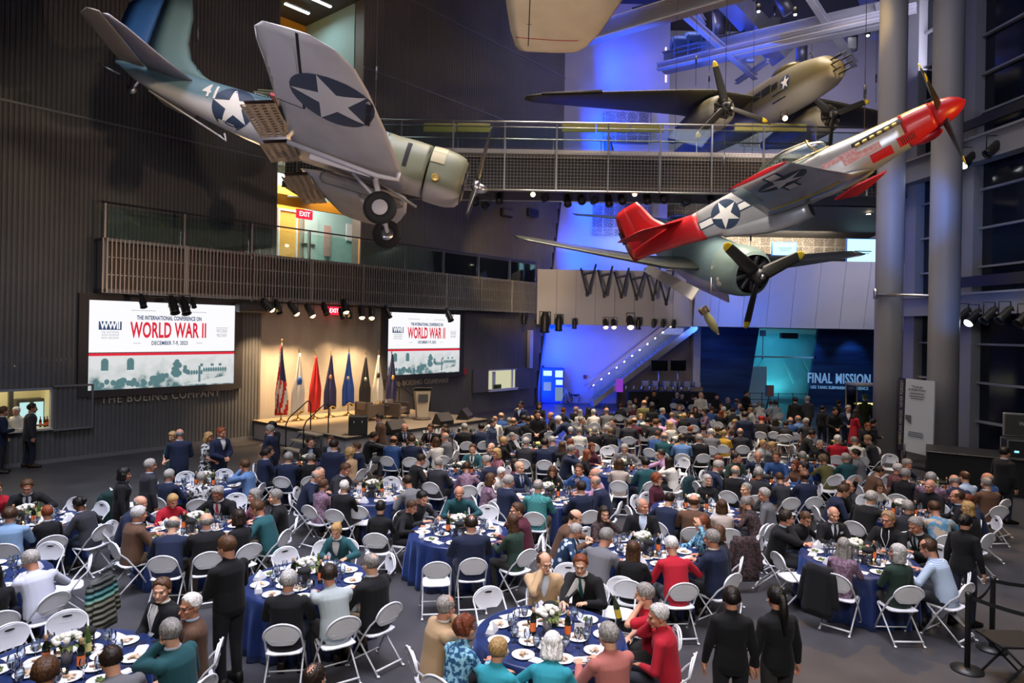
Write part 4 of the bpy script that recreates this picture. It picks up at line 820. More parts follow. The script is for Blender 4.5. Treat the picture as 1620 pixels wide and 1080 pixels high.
q.add([bp(.03, .5), bp(.25, .5), bp(.25, .62), bp(.03, .56)], [(0, 1, 2, 3)]); q.build('board_print', mat('board_print', (.1, .11, .14), .6), t, fix=False)
q = MB(); add_text(q, 'AMERICAN HEROES  NEVER FORGET', frame((sl+bl_)/2+V((0, 0, .05))+bn*.07, by, -bx), .15, 0, .004, .8, 1.1); q.build('strip_lettering', mat('strip_letters', (.5, .46, .28), .6), t)
q = MB(); [q.tube([at_z(x, 725, 0)*0+V((bp(f, 1).x, bp(f, 1).y+.08, 0)), V((bp(f, .9).x, bp(f, .9).y+.08, bp(f, .9).z))], .05, 8) for f, x in ((.1, 0), (.9, 0))]; q.build('support_posts', M['dark_steel'], t)
t = thing('display_case', 'tall glass display case with lit shelf beside the first column', 'display case', at_z(1368, 700, 0))
p = t.location; W_, D_, HH = 1.15, .9, 2.35
q = MB(); q.rbox((0, 0, .15), (W_, D_, .3), .02); q.build('plinth', M['dark_steel'], t)
q = MB(); q.rbox((0, 0, HH), (W_+.06, D_+.06, .1), .02); q.build('case_top', M['grey'], t)
q = MB(); [q.bar((a*W_/2, b*D_/2, .3), (a*W_/2, b*D_/2, HH), .035) for a in (-1, 1) for b in (-1, 1)]; q.build('case_frame', M['steel'], t)
for a, (cx_, cy_, sx_, sy_) in enumerate(((0, -D_/2, W_, .015), (-W_/2, 0, .015, D_), (W_/2, 0, .015, D_))): MB().box((cx_, cy_, 1.32), (sx_, sy_, 2.0)).build('glass_pane', M['glass'], t)
MB().box((.1, .2, 1.55), (.8, .3, .05)).build('lit_shelf', emis('shelf_glow', (1, .7, .25), 2.0), t)
t = thing('mannequin', 'olive uniform on a stand inside the glass display case', 'mannequin', at_z(1368, 700, 0)+V((0, 0, .3)))
q = MB(); q.ell((0, .05, 1.0), (.22, .15, .36), 12, 8); q.ell((0, .05, .55), (.2, .15, .4), 12, 8); [q.cap((s*.2, .05, 1.2), (s*.3, .02, .7), .075, .055) for s in (-1, 1)]; q.build('uniform', mat('olive_uniform', (.14, .12, .03), .8), t)
q = MB(); q.ell((0, .05, 1.5), (.09, .1, .13), 10, 8); q.lathe([(.1, 1.56), (.13, 1.62), (.02, 1.66)], 10, M=Matrix.Translation((0, .05, 0))); q.build('capped_head', mat('olive_cap', (.25, .22, .1), .7), t)
q = MB(); a = at_z(1560, 775, 0); b = at_z(1490, 745, 0)
t = thing('console_desk', 'black-skirted equipment desk in front of the right windows', 'desk', (13.9, 19.3, 0), -.55)
MB().rbox((0, 0, .5), (3.6, 1.5, 1.0), .02).build('black_skirt', M['black_soft'], t); MB().rbox((0, 0, 1.02), (3.66, 1.56, .04), .01).build('desk_top', M['black'], t)
t = thing('flight_case', 'open metal-edged flight case with screen lid on the equipment desk', 'case', (14.2, 18.7, 1.04), -.4)
q = MB(); q.rbox((0, 0, .25), (1.1, .7, .5), .02); q.build('case_body', M['black'], t)
q = MB(); [q.bar((x, y, 0), (x, y, .5), .03) for x in (-.55, .55) for y in (-.35, .35)]; [q.bar((-.55, y, z), (.55, y, z), .03) for y in (-.35, .35) for z in (.02, .5)]; q.build('case_edges', M['steel'], t)
q = MB(); q.rbox((0, .32, .86), (1.05, .08, .66), .02); q.build('lid_frame', M['steel'], t); MB().box((0, .27, .86), (.95, .03, .56)).build('lid_lining', mat('lid_lining', (.05, .05, .045), .6), t)
q = MB(); add_text(q, 'WWII', Matrix.Translation((0, .25, .9)) @ Matrix.Rotation(PI/2, 4, 'X'), .16, 0, .004, .8); q.build('lid_lettering', mat('lid_letters', (.6, .6, .6), .6), t)
q = MB(); [q.box((-.35+.23*k, -.36, .2+.1*(k % 2)), (.1, .02, .05)) for k in range(4)]; q.build('indicator_lights', emis('indicator_glow', (.2, .7, .8), 2.0), t)
def stanchion(px, py, label):
    p = at_z(px, py, 0); t = thing('stanchion', label, 'stanchion', p, 0, 'belt barrier posts')
    MB().lathe([(.0, 0), (.19, 0), (.19, .02), (.05, .045), (0, .045)], 24).build('base', M['black'], t); MB().lathe([(.034, .03), (.034, .94), (.04, .95), (.04, 1.0), (.03, 1.01)], 14).build('post', M['black'], t); return p
s1 = stanchion(1530, 1060, 'black barrier post nearest the camera, bottom right'); s2 = stanchion(1569, 1027, 'black barrier post farther back by the striped shirt chair'); s3 = V((s2.x+1.9, s2.y+.3, 0)); s4 = V((s1.x+1.6, s1.y-.9, 0))
for a, b, lb in ((s1, s2, 'black belt between the two barrier posts'), (s2, s3, 'black belt from the far barrier post to the right frame edge'), (s1, s4, 'black belt from the near barrier post to the right frame edge')):
    q = MB(); g = []
    for i in range(9): s = i/8; p = a.lerp(b, s)+V((0, 0, .95-.12*4*s*(1-s))); g.append([p+V((0, 0, .025)), p-V((0, 0, .025))])
    q.sheet(g); q.sheet([[p+V((.004, .003, 0)) for p in r][::-1] for r in g]); tag(q.build('barrier_belt', M['black_soft']), lb, 'belt')
stg_ = s3; t = thing('stanchion', 'black barrier post just beyond the right frame edge', 'stanchion', s3); MB().lathe([(.19, 0), (.19, .02), (.034, .045), (.034, 1.0)], 16).build('post', M['black'], t)
t = thing('folding_stand', 'black folding luggage stand in the bottom right corner', 'stand', at_z(1600, 1075, 0))
q = MB(); [q.tube([(-.25, y, .5), (.25, y, 0)], .015, 6) for y in (-.2, .2)]; [q.tube([(.25, y, .5), (-.25, y, 0)], .015, 6) for y in (-.2, .2)]; q.build('frame', M['black'], t)
q = MB(); q.box((0, 0, .51), (.6, .5, .025)); q.build('top', M['black'], t)
# ================================================================== HANGING AIRCRAFT (x forward, y to port, z up)
def sring(x, zc, hw, ht, hb, n=28, p=2.3):
    r = []
    for j in range(n):
        a = 2*PI*j/n; c, s = math.cos(a), math.sin(a); e = 2/p
        r.append(V((x, hw*math.copysign(abs(c)**e, c), zc+(ht if s > 0 else hb)*math.copysign(abs(s)**e, s))))
    return r
def hull(st, n=28, sub=4, p=2.3):
    """rings through the stations, smoothly interpolated"""
    out = []
    for i in range(len(st)-1):
        a = st[max(i-1, 0)]; b = st[i]; c = st[i+1]; d = st[min(i+2, len(st)-1)]
        for k in range(sub):
            t = k/sub; h = lambda q: .5*(2*b[q]+(c[q]-a[q])*t+(2*a[q]-5*b[q]+4*c[q]-d[q])*t*t+(3*b[q]-a[q]-3*c[q]+d[q])*t**3)
            out.append(sring(b[0]+(c[0]-b[0])*t, h(1), max(.005, h(2)), max(.005, h(3)), max(.005, h(4)), n, p))
    out.append(sring(*st[-1], n, p)); return out
AF = [(0, 0), (.03, .32), (.1, .6), (.25, .95), (.45, 1), (.7, .66), (.9, .25), (1, .02), (.9, -.14), (.7, -.36), (.45, -.6), (.25, -.62), (.1, -.42), (.03, -.22)]
def wing(secs, side):
    """secs: (y, x_le, x_te, z, thickness)"""
    return [[V((le+(te-le)*u, side*y, z+t*.5*w)) for u, w in AF] for y, le, te, z, t in secs]
def fin(secs):
    """secs: (z, x_le, x_te, thickness)"""
    prof = [(0, 0), (.1, .7), (.3, 1), (.6, .8), (1, .05)]
    return [[V((le+(te-le)*u, t*.5*w, z)) for u, w in prof]+[V((le+(te-le)*u, -t*.5*w, z)) for u, w in prof[-2:0:-1]] for z, le, te, t in secs]
def paint(name, top, bottom, zcut, band=.06, rough=.5, metal=0.0, wob=.0, slope=0.0):
    """two-tone camouflage, split at a height of the fuselage"""
    m = mat(name, top, rough, metal); n, l, b = nodes(m)
    tc = n.new('ShaderNodeTexCoord'); s = n.new('ShaderNodeSeparateXYZ'); l.new(tc.outputs['Object'], s.inputs[0])
    k = n.new('ShaderNodeMath'); k.operation = 'MULTIPLY_ADD'; k.inputs[1].default_value = slope; l.new(s.outputs['X'], k.inputs[0]); l.new(s.outputs['Z'], k.inputs[2])
    nz = n.new('ShaderNodeTexNoise'); nz.inputs['Scale'].default_value = .8; l.new(tc.outputs['Object'], nz.inputs['Vector'])
    w = n.new('ShaderNodeMath'); w.operation = 'MULTIPLY_ADD'; w.inputs[1].default_value = wob; l.new(nz.outputs['Fac'], w.inputs[0]); l.new(k.outputs[0], w.inputs[2])
    mr = n.new('ShaderNodeMapRange'); mr.inputs['From Min'].default_value = zcut-band; mr.inputs['From Max'].default_value = zcut+band; l.new(w.outputs[0], mr.inputs['Value'])
    mx = n.new('ShaderNodeMix'); mx.data_type = 'RGBA'; mx.inputs[6].default_value = (*bottom, 1); mx.inputs[7].default_value = (*top, 1); l.new(mr.outputs[0], mx.inputs[0]); l.new(mx.outputs[2], b.inputs['Base Color'])
    return m
def bvh_of(objs):
    vs, fs = [], []
    for o in objs:
        k = len(vs); vs += [v.co.copy() for v in o.data.vertices]; fs += [[k+i for i in p.vertices] for p in o.data.polygons]
    return BVHTree.FromPolygons(vs, fs)
def decal(mb, polys, org, xd, yd, tree, off=.008, far=3.0, cuts=3):
    """paint markings: 2D outlines laid onto the surface"""
    xd, yd = V(xd).normalized(), V(yd).normalized(); nd = xd.cross(yd).normalized(); org = V(org)
    for pts, mi, lift in polys:
        bm = bmesh.new(); bm.faces.new([bm.verts.new((p[0], p[1], 0)) for p in pts])
        bmesh.ops.triangulate(bm, faces=bm.faces)
        for _ in range(cuts): bmesh.ops.subdivide_edges(bm, edges=[e for e in bm.edges if e.calc_length() > .12], cuts=1, use_grid_fill=True)
        bmesh.ops.triangulate(bm, faces=bm.faces); bm.verts.ensure_lookup_table(); vs = []; ok = []
        for v in bm.verts:
            p = org+xd*v.co.x+yd*v.co.y; h = tree.ray_cast(p+nd*far, -nd, far*2)
            ok.append(h[0] is not None); vs.append((h[0] if h[0] is not None else p)+nd*(off+lift))
        mb.add(vs, [[v.index for v in f.verts] for f in bm.faces if all(ok[v.index] for v in f.verts)], mi, None, True); bm.free()
def star(r, rot=PI/2): return [((r if k % 2 == 0 else r*.382)*math.cos(rot+k*PI/5), (r if k % 2 == 0 else r*.382)*math.sin(rot+k*PI/5)) for k in range(10)]
def disc(r, n=28): return [(r*math.cos(2*PI*k/n), r*math.sin(2*PI*k/n)) for k in range(n)]
def rect(x0, y0, x1, y1): return [(x0, y0), (x1, y0), (x1, y1), (x0, y1)]
M['ins_blue'] = mat('insignia_blue', (.025, .045, .09), .5); M['ins_white'] = mat('insignia_white', (.75, .73, .7), .5)
INS = [M['ins_blue'], M['ins_white']]
def insignia(mb, org, xd, yd, tree, r, bars=False, rot=PI/2):
    P = [(disc(r), 0, 0)]
    if bars: P += [(rect(-2*r, -.3*r, -.8*r, .3*r), 0, 0), (rect(.8*r, -.3*r, 2*r, .3*r), 0, 0), (rect(-1.92*r, -.2*r, -.98*r, .2*r), 1, .004), (rect(.98*r, -.2*r, 1.92*r, .2*r), 1, .004)]
    decal(mb, P+[(star(r*.99, rot), 1, .004)], org, xd, yd, tree)
def blade_mesh(R, w=.2, tip=.12, mats=None, root=.16):
    q = MB(); rings = []
    for t in (0, .1, .25, .45, .7, .86, .861, .95, 1.0):
        ww = w*(.45 if t == 0 else 1)*(1-.35*t)*(1 if t < .95 else (.8 if t < 1 else .25)); a = .6-.45*t; th = .045*(1-.7*t); r = root+(R-root)*t
        ring = []
        for j in range(8):
            b = 2*PI*j/8; cx, cz = ww*.6*math.cos(b), th*math.sin(b); ring.append(V((cz*math.cos(a)+cx*math.sin(a), cx*math.cos(a)-cz*math.sin(a), r)))
        rings.append(ring)
    q.loft(rings, 0)
    for fi in range(len(q.f)):
        if min(q.v[i][2] for i in q.f[fi]) > root+(R-root)*.84: q.m[fi] = 1
    return q.mesh('propeller_blade', mats)
M['prop'] = mat('propeller_black', (.03, .03, .028), .4); M['prop_tip'] = mat('propeller_yellow', (.75, .55, .03), .5)
def propeller(root, x, R, n, phase, w=.2, tips=True, hubm='steel', hub=True, y=0, z=0):
    h = MB(); h.ell((x+.1, y, z), (.24, .13, .13), 12, 8); h.lathe([(.2, -.06), (.2, .06), (.1, .12)], 12, M=Matrix.Translation((x, y, z)) @ Matrix.Rotation(PI/2, 4, 'Y'))
    ho = h.build('propeller_hub', M[hubm], root)
    me = blade_mesh(R, w, mats=[M['prop'], M['prop_tip'] if tips else M['prop']])
    for k in range(n):
        a = phase+2*PI*k/n; o = link('propeller_blade', me, ho); o.location = (x, y, z); o.rotation_euler = (a-PI/2, 0, 0)   # blade along (0, cos a, sin a)
    return ho
def cables(root, pts, label):
    for i, (p, dx) in enumerate(pts):
        w = root.matrix_world @ V(p); q = MB(); q.tube([w, w+V((dx, .0, CEIL-w.z))], .009, 6); q.tube([w+V((0, 0, .9)), w+V((0, 0, 1.25))], .035, 6); tag(q.build('hanging_cable', M['dark_steel']), label[i], 'cable', 'cables holding the planes')

# ------------------------------------------------------------------ naval dive bomber
sb = thing('dive_bomber', 'weathered naval dive bomber with 41 on its tail, hanging nose-down above the balcony', 'aircraft')
sb.location = (-1.095, 18.211, 8.107); sb.rotation_euler = tuple(math.radians(a) for a in (-6.2, 14.46, 5.24)); bpy.context.view_layer.update()
M['sb_body'] = paint('sea_grey_over_white', (.13, .23, .28), (.56, .54, .55), -.5, .1, .5, wob=.25, slope=.1)
M['sb_nose'] = paint('olive_green_nose', (.17, .18, .115), (.42, .39, .36), -.42, .06, .45, wob=.1)
M['sb_white'] = noise_mat('weathered_pale_grey', (.52, .5, .49), (.6, .575, .56), 1.4, .55, detail=5)
M['sb_pale'] = mat('pale_grey_fabric', (.6, .58, .6), .6); M['hole'] = mat('dark_gap', (.012, .01, .012), .8); M['flapred'] = mat('red_flap_inside', (.4, .03, .05), .6)
q = MB(); q.loft(hull([(-2.2, 0, .62, .7, .68), (-3.0, .05, .58, .72, .7), (-4.2, .05, .52, .72, .7), (-5.6, .08, .42, .62, .62), (-7.0, .2, .32, .5, .52), (-8.2, .33, .21, .36, .4), (-9.0, .42, .12, .22, .26), (-9.6, .5, .02, .04, .05)])); fus = q.build('fuselage', M['sb_body'], sb)
q = MB(); q.loft(hull([(-1.28, 0, .68, .7, .66), (-1.7, 0, .67, .72, .68), (-2.2, 0, .63, .71, .69), (-2.45, .02, .6, .71, .69)])); nos = q.build('engine_panel', M['sb_nose'], sb)
q = MB(); q.loft(hull([(-.28, -.02, .55, .55, .55), (-.36, -.02, .64, .64, .64), (-.6, -.02, .71, .71, .71), (-1.0, -.02, .73, .74, .72), (-1.22, -.02, .71, .73, .7)], sub=3)); cow = q.build('cowling', M['sb_nose'], sb)
q = MB(); q.lathe([(.0, 0), (.5, 0), (.5, .06), (.2, .1)], 24, M=Matrix.Translation((-.33, 0, -.02)) @ Matrix.Rotation(PI/2, 4, 'Y')); [q.cap((-.3, .22*math.cos(a*2*PI/9), .22*math.sin(a*2*PI/9)), (-.3, .46*math.cos(a*2*PI/9), .46*math.sin(a*2*PI/9)), .09, .09, 8) for a in range(9)]; q.build('radial_engine', M['dark_steel'], sb)
tr = bvh_of([fus, nos, cow])
q = MB(); decal(q, [(rect(-.04, -.34, .08, .34), 0, 0)], (-1.85, -1, .22), (1, 0, 0), (0, .25, 1), tr); decal(q, [(rect(-.05, -.3, .04, .75), 0, 0)], (-1.27, -1, 0), (1, 0, 0), (0, 0, 1), tr); q.build('dark_slots', M['hole'], sb)
q = MB(); decal(q, [(rect(-.2, 0, .17, .3), 0, 0), (rect(-.2, .31, .17, .58), 0, 0)], (-1.02, -1, .1), (1, 0, 0), (0, 0, 1), tr, .02); q.build('cooling_flaps', mat('tan_cowl_flap', (.42, .37, .22), .5), sb)
q = MB(); q.lathe([(.0, 0), (.1, 0), (.1, .12), (.07, .1)], 14, M=Matrix.Translation((-.98, -.67, -.3)) @ Matrix.Rotation(PI/2, 4, 'X')); q.build('exhaust_pipe', mat('exhaust_brass', (.4, .26, .06), .4, .6), sb)
propeller(sb, .05, 1.62, 3, math.radians(104), .22, False)
SEC = [(.45, -1.62, -4.55, -.72, .46), (1.8, -1.7, -4.45, -.72, .42), (3.6, -2.0, -4.35, -.56, .33), (5.0, -2.3, -4.3, -.42, .23), (5.65, -2.5, -4.3, -.36, .17), (6.05, -2.8, -4.25, -.32, .11), (6.3, -3.2, -4.05, -.31, .04)]
ws = []
for s, nm in ((-1, 'right_wing'), (1, 'left_wing')):
    q = MB(); q.loft(wing(SEC, s)); ws.append(q.build(nm, M['sb_white'], sb))
tw = bvh_of(ws[:1])
q = MB(); decal(q, [(rect(-.03, 0, .025, 2.64), 0, 0)], (-3.72, -3.65, -2), (1, .0, 0), (0.1, -1, 0), tw, .004)
decal(q, [(rect(-.8, 0, 0, .03), 0, 0)], (-3.72, -3.62, -2), (1, 0, 0), (0, -1, 0), tw, .004)
for k, (x, y) in enumerate(((-2.35, -4.0), (-2.3, -4.5), (-2.25, -5.0))): decal(q, [(rect(-.04, -.2, .06, .2), 0, 0)], (x, y, -2), (1, 0, 0), (.15, -1, 0), tw, .022)
q.build('wing_slots', M['hole'], sb)
q = MB(); decal(q, [([(-.75, 0), (0, 0), (.0, 2.1), (-.25, 2.42), (-.45, 2.3)], 0, 0)], (-3.76, -3.68, -2), (1, 0, 0), (.08, -1, 0), tw, .006); q.build('aileron', M['sb_pale'], sb)
q = MB(); insignia(q, (-3.05, -4.35, -2), (1, 0, 0), (0, -1, 0), tw, .86, rot=PI/2+.25); q.build('wing_insignia', INS, sb)
q = MB(); insignia(q, (-6.35, -1, .1), (1, 0, 0), (0, 0, 1), tr, .55, rot=PI/2+.2); q.build('tail_insignia', INS, sb)
me = text_mesh('41', .5, 0, .85, 1.05, bold=.01); bm = bmesh.new(); bm.from_mesh(me); bmesh.ops.triangulate(bm, faces=bm.faces)
for _ in range(3): bmesh.ops.subdivide_edges(bm, edges=[e for e in bm.edges if e.calc_length() > .06], cuts=1); bmesh.ops.triangulate(bm, faces=bm.faces)
q = MB(); bm.verts.ensure_lookup_table(); vs = []
for v in bm.verts:
    p = V((-7.0+v.co.x, -2, .34+v.co.y)); h = tr.ray_cast(p, V((0, 1, 0)), 4); vs.append((h[0] if h[0] else p+V((0, 1.7, 0)))-V((0, .018, 0)))
q.add(vs, [[v.index for v in f.verts] for f in bm.faces]); bm.free(); q.build('tail_number', M['ins_white'], sb, fix=False)
M['tanflap'] = mat('tan_perforated_flap', (.52, .41, .27), .6); M['flapback'] = mat('dark_flap_backing', (.03, .012, .016), .8)
def perforated(nx, ny, ang, y0, y1, side):
    q = MB(); Lc = .72; T = Matrix.Rotation(ang, 4, 'Y'); dy = (y1-y0)/ny; dx = Lc/nx; y_of = lambda y: side*y
    for i in range(nx):
        for j in range(ny):
            a, b = -i*dx, y0+j*dy; m = .24
            o = [(a, b), (a-dx, b), (a-dx, b+dy), (a, b+dy)]; ii = [(a-dx*m, b+dy*m), (a-dx*(1-m), b+dy*m), (a-dx*(1-m), b+dy*(1-m)), (a-dx*m, b+dy*(1-m))]
            for z in (0, -.02):
                vs = [T @ V((x, y_of(y), z)) for x, y in o+ii]; q.add(vs, [(k, (k+1) % 4, 4+(k+1) % 4, 4+k) for k in range(4)])
    for z in (.03,): q.add([T @ V((x, y_of(y), z)) for x, y in ((0, y0), (-Lc, y0), (-Lc, y0+.02), (0, y0+.02))], [(0, 1, 2, 3)])
    return q
for s in (-1, 1):
    for (y0, y1, z0) in ((.55, 1.78, -.8), (1.84, 3.6, -.66)):
        q = perforated(4, 9 if y0 < 1 else 13, -.35, y0, y1, s); fl = q.build('dive_flap', M['tanflap'], sb, (-4.32, 0, z0)); q = MB(); q.add([Matrix.Rotation(-.35, 4, 'Y') @ V((x, s*y, .09)) for x, y in ((-.05, y0+.03), (-.66, y0+.03), (-.66, y1-.03), (-.05, y1-.03))], [(0, 1, 2, 3)]); q.build('flap_backing', M['flapback'], fl)  # dark sheet added behind each flap so its holes read as shaded
q = MB(); q.box((-4.3, -2.75, -.5), (.35, 1.75, .06)); q.build('flap_well', M['flapred'], sb)
q = MB(); q.rbox((-3.1, -1.72, -.98), (1.5, .06, .16), .02); q.tube([(-1.75, -1.8, -.78), (-1.72, -1.8, -.95), (-2.2, -1.8, -1.0), (-4.4, -1.8, -.82)], .06, 8); q.build('joint_fairing', M['sb_pale'], sb)
q = MB(); q.rbox((-3.0, -.6, -1.05), (1.5, .28, .3), .08); q.rbox((-2.2, -.3, -1.1), (1.2, .3, .25), .08); q.tube([(-2.4, -1.2, -.9), (-1.2, -1.0, -1.25)], .035, 6); q.build('belly_gear', mat('gunmetal_grey', (.2, .19, .17), .5), sb)
for s, lab in ((-1, 'grey disc covered wheel'), (1, None)):
    q = MB(); q.cap((-2.35, s*1.15, -.85), (-2.0, s*1.2, -1.55), .075, .06, 10); q.tube([(-2.9, s*1.1, -.9), (-2.05, s*1.2, -1.45)], .04, 6); g = q.build('landing_gear_leg', M['sb_pale'], sb)
    wy = s*1.32; q = MB(); q.tube([(-2.0+.29*math.cos(a*PI/14), wy, -1.6+.29*math.sin(a*PI/14)) for a in range(28)], .12, 12, closed=True); q.build('tyre', M['rubber'], g)
    q = MB(); T = Matrix.Translation((-2.0, wy, -1.6)) @ Matrix.Rotation(PI/2, 4, 'X'); q.lathe([(0, -.07), (.19, -.07), (.21, -.03), (.21, .03), (.19, .07), (0, .07)], 20, M=T); q.build('wheel_disc', M['sb_pale'] if s < 0 else M['steel'], g)
q = MB(); q.loft(fin([(.55, -6.7, -8.98, .1), (.8, -7.45, -8.98, .14), (1.1, -7.85, -8.98, .13), (1.5, -8.05, -8.98, .11), (2.2, -8.15, -8.98, .09), (2.75, -8.35, -8.98, .04)])); q.build('tail_fin', mat('sea_grey_fin', (.14, .24, .26), .5), sb)
q = MB(); q.loft(fin([(.62, -9.0, -9.62, .09), (1.2, -9.0, -9.85, .09), (2.1, -9.0, -9.78, .07), (2.75, -9.0, -9.3, .03)])); q.build('rudder', mat('blue_rudder', (.03, .13, .42), .5), sb)
for s in (-1, 1):
    q = MB(); q.loft(wing([(.1, -7.5, -8.75, .5, .16), (1.2, -7.95, -8.72, .5, .13), (2.3, -8.3, -8.7, .5, .09), (2.7, -8.5, -8.68, .5, .05)], s)); q.build('tailplane', mat('lilac_grey_tailplane', (.42, .4, .46), .55), sb)
    q = MB(); q.loft(wing([(.22, -8.76, -9.45, .5, .09), (1.2, -8.74, -9.45, .5, .08), (2.4, -8.72, -9.3, .5, .06), (2.75, -8.7, -9.0, .5, .03)], s)); q.build('elevator', mat('tan_elevator', (.5, .42, .33), .6), sb)
q = MB(); q.lathe([(0, -.05), (.1, -.06), (.11, 0), (.1, .06), (0, .05)], 12, M=Matrix.Translation((-9.0, 0, -.1)) @ Matrix.Rotation(PI/2, 4, 'X')); q.cap((-8.9, 0, .2), (-9.0, 0, -.08), .05, .03); q.tube([(-9.4, 0, .2), (-9.9, -.15, .25)], .02, 6); q.build('tail_wheel', M['steel'], sb)
q = MB(); q.tube([(-8.6, 0, .0), (-6.6, 0, -.62)], .025, 6); q.tube([(-6.6, 0, -.62), (-6.4, 0, -.7), (-6.5, 0, -.52)], .03, 6); q.build('arrester_hook', M['sb_pale'], sb)
q = MB(); q.loft([[V((x, y, z)) for y, z in ((-.4, .6), (-.36, h*.8), (-.15, h), (.15, h), (.36, h*.8), (.4, .6))] for x, h in ((-2.75, .68), (-3.2, 1.16), (-4.6, 1.14), (-6.0, .8))], closed=False, caps=False); can = q.build('canopy', M['glass'], sb, fix=False)
q = MB()
for x, h in ((-2.75, .68), (-3.2, 1.16), (-3.9, 1.15), (-4.6, 1.14), (-5.3, .98)): q.tube([(x, y, z) for y, z in ((-.4, .6), (-.36, h*.8), (-.15, h), (.15, h), (.36, h*.8), (.4, .6))], .025, 5)
for y, k in ((-.15, 1), (.15, 1), (-.37, .8), (.37, .8)): q.tube([(-2.75, y, .68*k+.02), (-3.2, y, 1.16*k), (-4.6, y, 1.14*k), (-6, y, .8*k)], .02, 5)
q.build('canopy_frame', mat('olive_frame', (.28, .28, .16), .5), can)
cables(sb, [((-7.6, 0, .75), .0), ((-3.0, 0, 1.15), 0)], ['steel cable above the number 41 on the dive bomber tail', 'steel cable above the dive bomber cockpit'])

# ------------------------------------------------------------------ red-tailed fighter
pf = thing('fighter_plane', 'silver red-tailed fighter with red nose, hanging nose-up at the right', 'aircraft')
pf.location = (11.03, 16.82, 10.13); pf.rotation_euler = tuple(math.radians(a) for a in (9.74, -20.95, -37.57)); bpy.context.view_layer.update()
M['silver'] = noise_mat('polished_aluminium', (.46, .47, .49), (.56, .57, .6), 1.2, .33, metal=.55, detail=4)
M['red_paint'] = mat('red_aircraft_paint', (.5, .015, .02), .35, coat=.3); M['yel'] = mat('yellow_band_paint', (.75, .6, .04), .45); M['olivetop'] = mat('anti_glare_olive', (.3, .24, .07), .5)
q = MB(); q.loft(hull([(-1.35, -.03, .4, .41, .47), (-2.2, -.05, .43, .46, .58), (-3.2, -.05, .45, .52, .68), (-4.2, -.05, .44, .55, .72), (-5.2, -.03, .4, .56, .72), (-6.2, 0, .35, .52, .6), (-7.2, .04, .27, .42, .46)])); f1 = q.build('fuselage', M['silver'], pf)
q = MB(); q.loft(hull([(-7.1, .035, .279, .43, .475), (-7.8, .07, .23, .36, .38), (-8.8, .1, .13, .26, .27), (-9.6, .12, .04, .14, .18)])); f2 = q.build('red_tail_cone', M['red_paint'], pf)
q = MB(); q.loft(hull([(-.68, 0, .355, .355, .37), (-1.0, -.01, .38, .385, .42), (-1.38, -.03, .405, .415, .475)])); q.ell((-.98, 0, -.42), (.36, .17, .14), 12, 8); f3 = q.build('red_nose_band', M['red_paint'], pf)
q = MB(); q.lathe([(.35, -.68), (.335, -.5), (.27, -.25), (.16, -.07), (.06, .02), (.005, .05)], 24, M=Matrix.Rotation(PI/2, 4, 'Y')); q.build('spinner', M['red_paint'], pf)
tr = bvh_of([f1, f2, f3])
propeller(pf, -.5, 1.7, 4, math.radians(62), .24, True, 'prop')
q = MB(); decal(q, [(rect(-.62, -.075, .62, .075), 0, 0)], (-1.95, -1, .17), (1, 0, .06), (0, 0, 1), tr, .006)
q.build('exhaust_shroud', M['prop'], pf)
q = MB()
for k in range(6): q.rbox((-1.5-.185*k, -.47, .17-.012*k), (.13, .1, .07), .02)
q.build('exhaust_stacks', mat('brass_exhaust', (.55, .42, .12), .35, .7), pf)
q = MB(); decal(q, [(rect(-.5, -.1, .4, .05), 0, 0)], (-2.9, -1, .02), (1, 0, .05), (0, 0, 1), tr, .01); decal(q, [(rect(-.45, -.12, .5, .06), 0, 0)], (-2.45, -1, -.12), (1, 0, .05), (0, 0, 1), tr, .01); q.build('faded_name_panel', noise_mat('pink_faded_lettering', (.55, .22, .25), (.6, .45, .5), 14, .5), pf)
q = MB(); decal(q, [(rect(-.28, -.12, .25, .1), 0, 0)], (-2.0, -1, -.36), (1, 0, .05), (0, 0, 1), tr, .012); decal(q, [(rect(-.24, -.1, .24, .14), 0, 0)], (-1.35, -1, -.3), (1, 0, .05), (0, 0, 1), tr, .012); q.build('red_panels', M['red_paint'], pf)
q = MB(); [decal(q, [(rect(-.16+.05*k, -.08, -.14+.05*k, .1), 0, 0)], (-1.35, -1, -.3), (1, 0, .05), (0, 0, 1), tr, .02) for k in range(7)]; q.build('louvres', M['hole'], pf)
q = MB(); decal(q, [(rect(-1.3, -.14, 1.1, .14), 0, 0)], (-2.0, 0, 2), (1, 0, 0), (0, 1, 0), tr, .008); q.build('anti_glare_panel', M['olivetop'], pf)
PSEC = [(.3, -2.35, -5.2, -.62, .42), (.9, -2.75, -5.1, -.58, .36), (3.0, -3.0, -4.85, -.42, .28), (5.2, -3.22, -4.6, -.25, .16), (5.5, -3.26, -4.56, -.22, .12)]
pw = []
for s, nm in ((-1, 'right_wing'), (1, 'left_wing')):
    q = MB(); q.loft(wing(PSEC, s)); w = q.build(nm, M['silver'], pf); pw.append(w)
    q = MB(); q.loft(wing([(5.5, -3.25, -4.58, -.22, .125), (5.6, -3.32, -4.56, -.21, .1), (5.68, -3.5, -4.45, -.2, .03)], s)); q.build('red_wing_tip', M['red_paint'], w)
    q = MB(); q.loft(wing([(3.0, -4.5, -4.86, -.435, .08), (5.3, -4.33, -4.6, -.255, .055)], s)); q.build('aileron', mat('teal_grey_aileron', (.3, .42, .44), .4, .4), w)
tw = bvh_of(pw[:1])
q = MB(); decal(q, [([(-5.1, 1.2), (-2.75, 1.0), (-2.75, 1.3), (-5.1, 1.5)], 0, 0)], (0, 0, -2), (1, 0, 0), (0, -1, 0), tw, .006); q.build('yellow_band', M['yel'], pf)
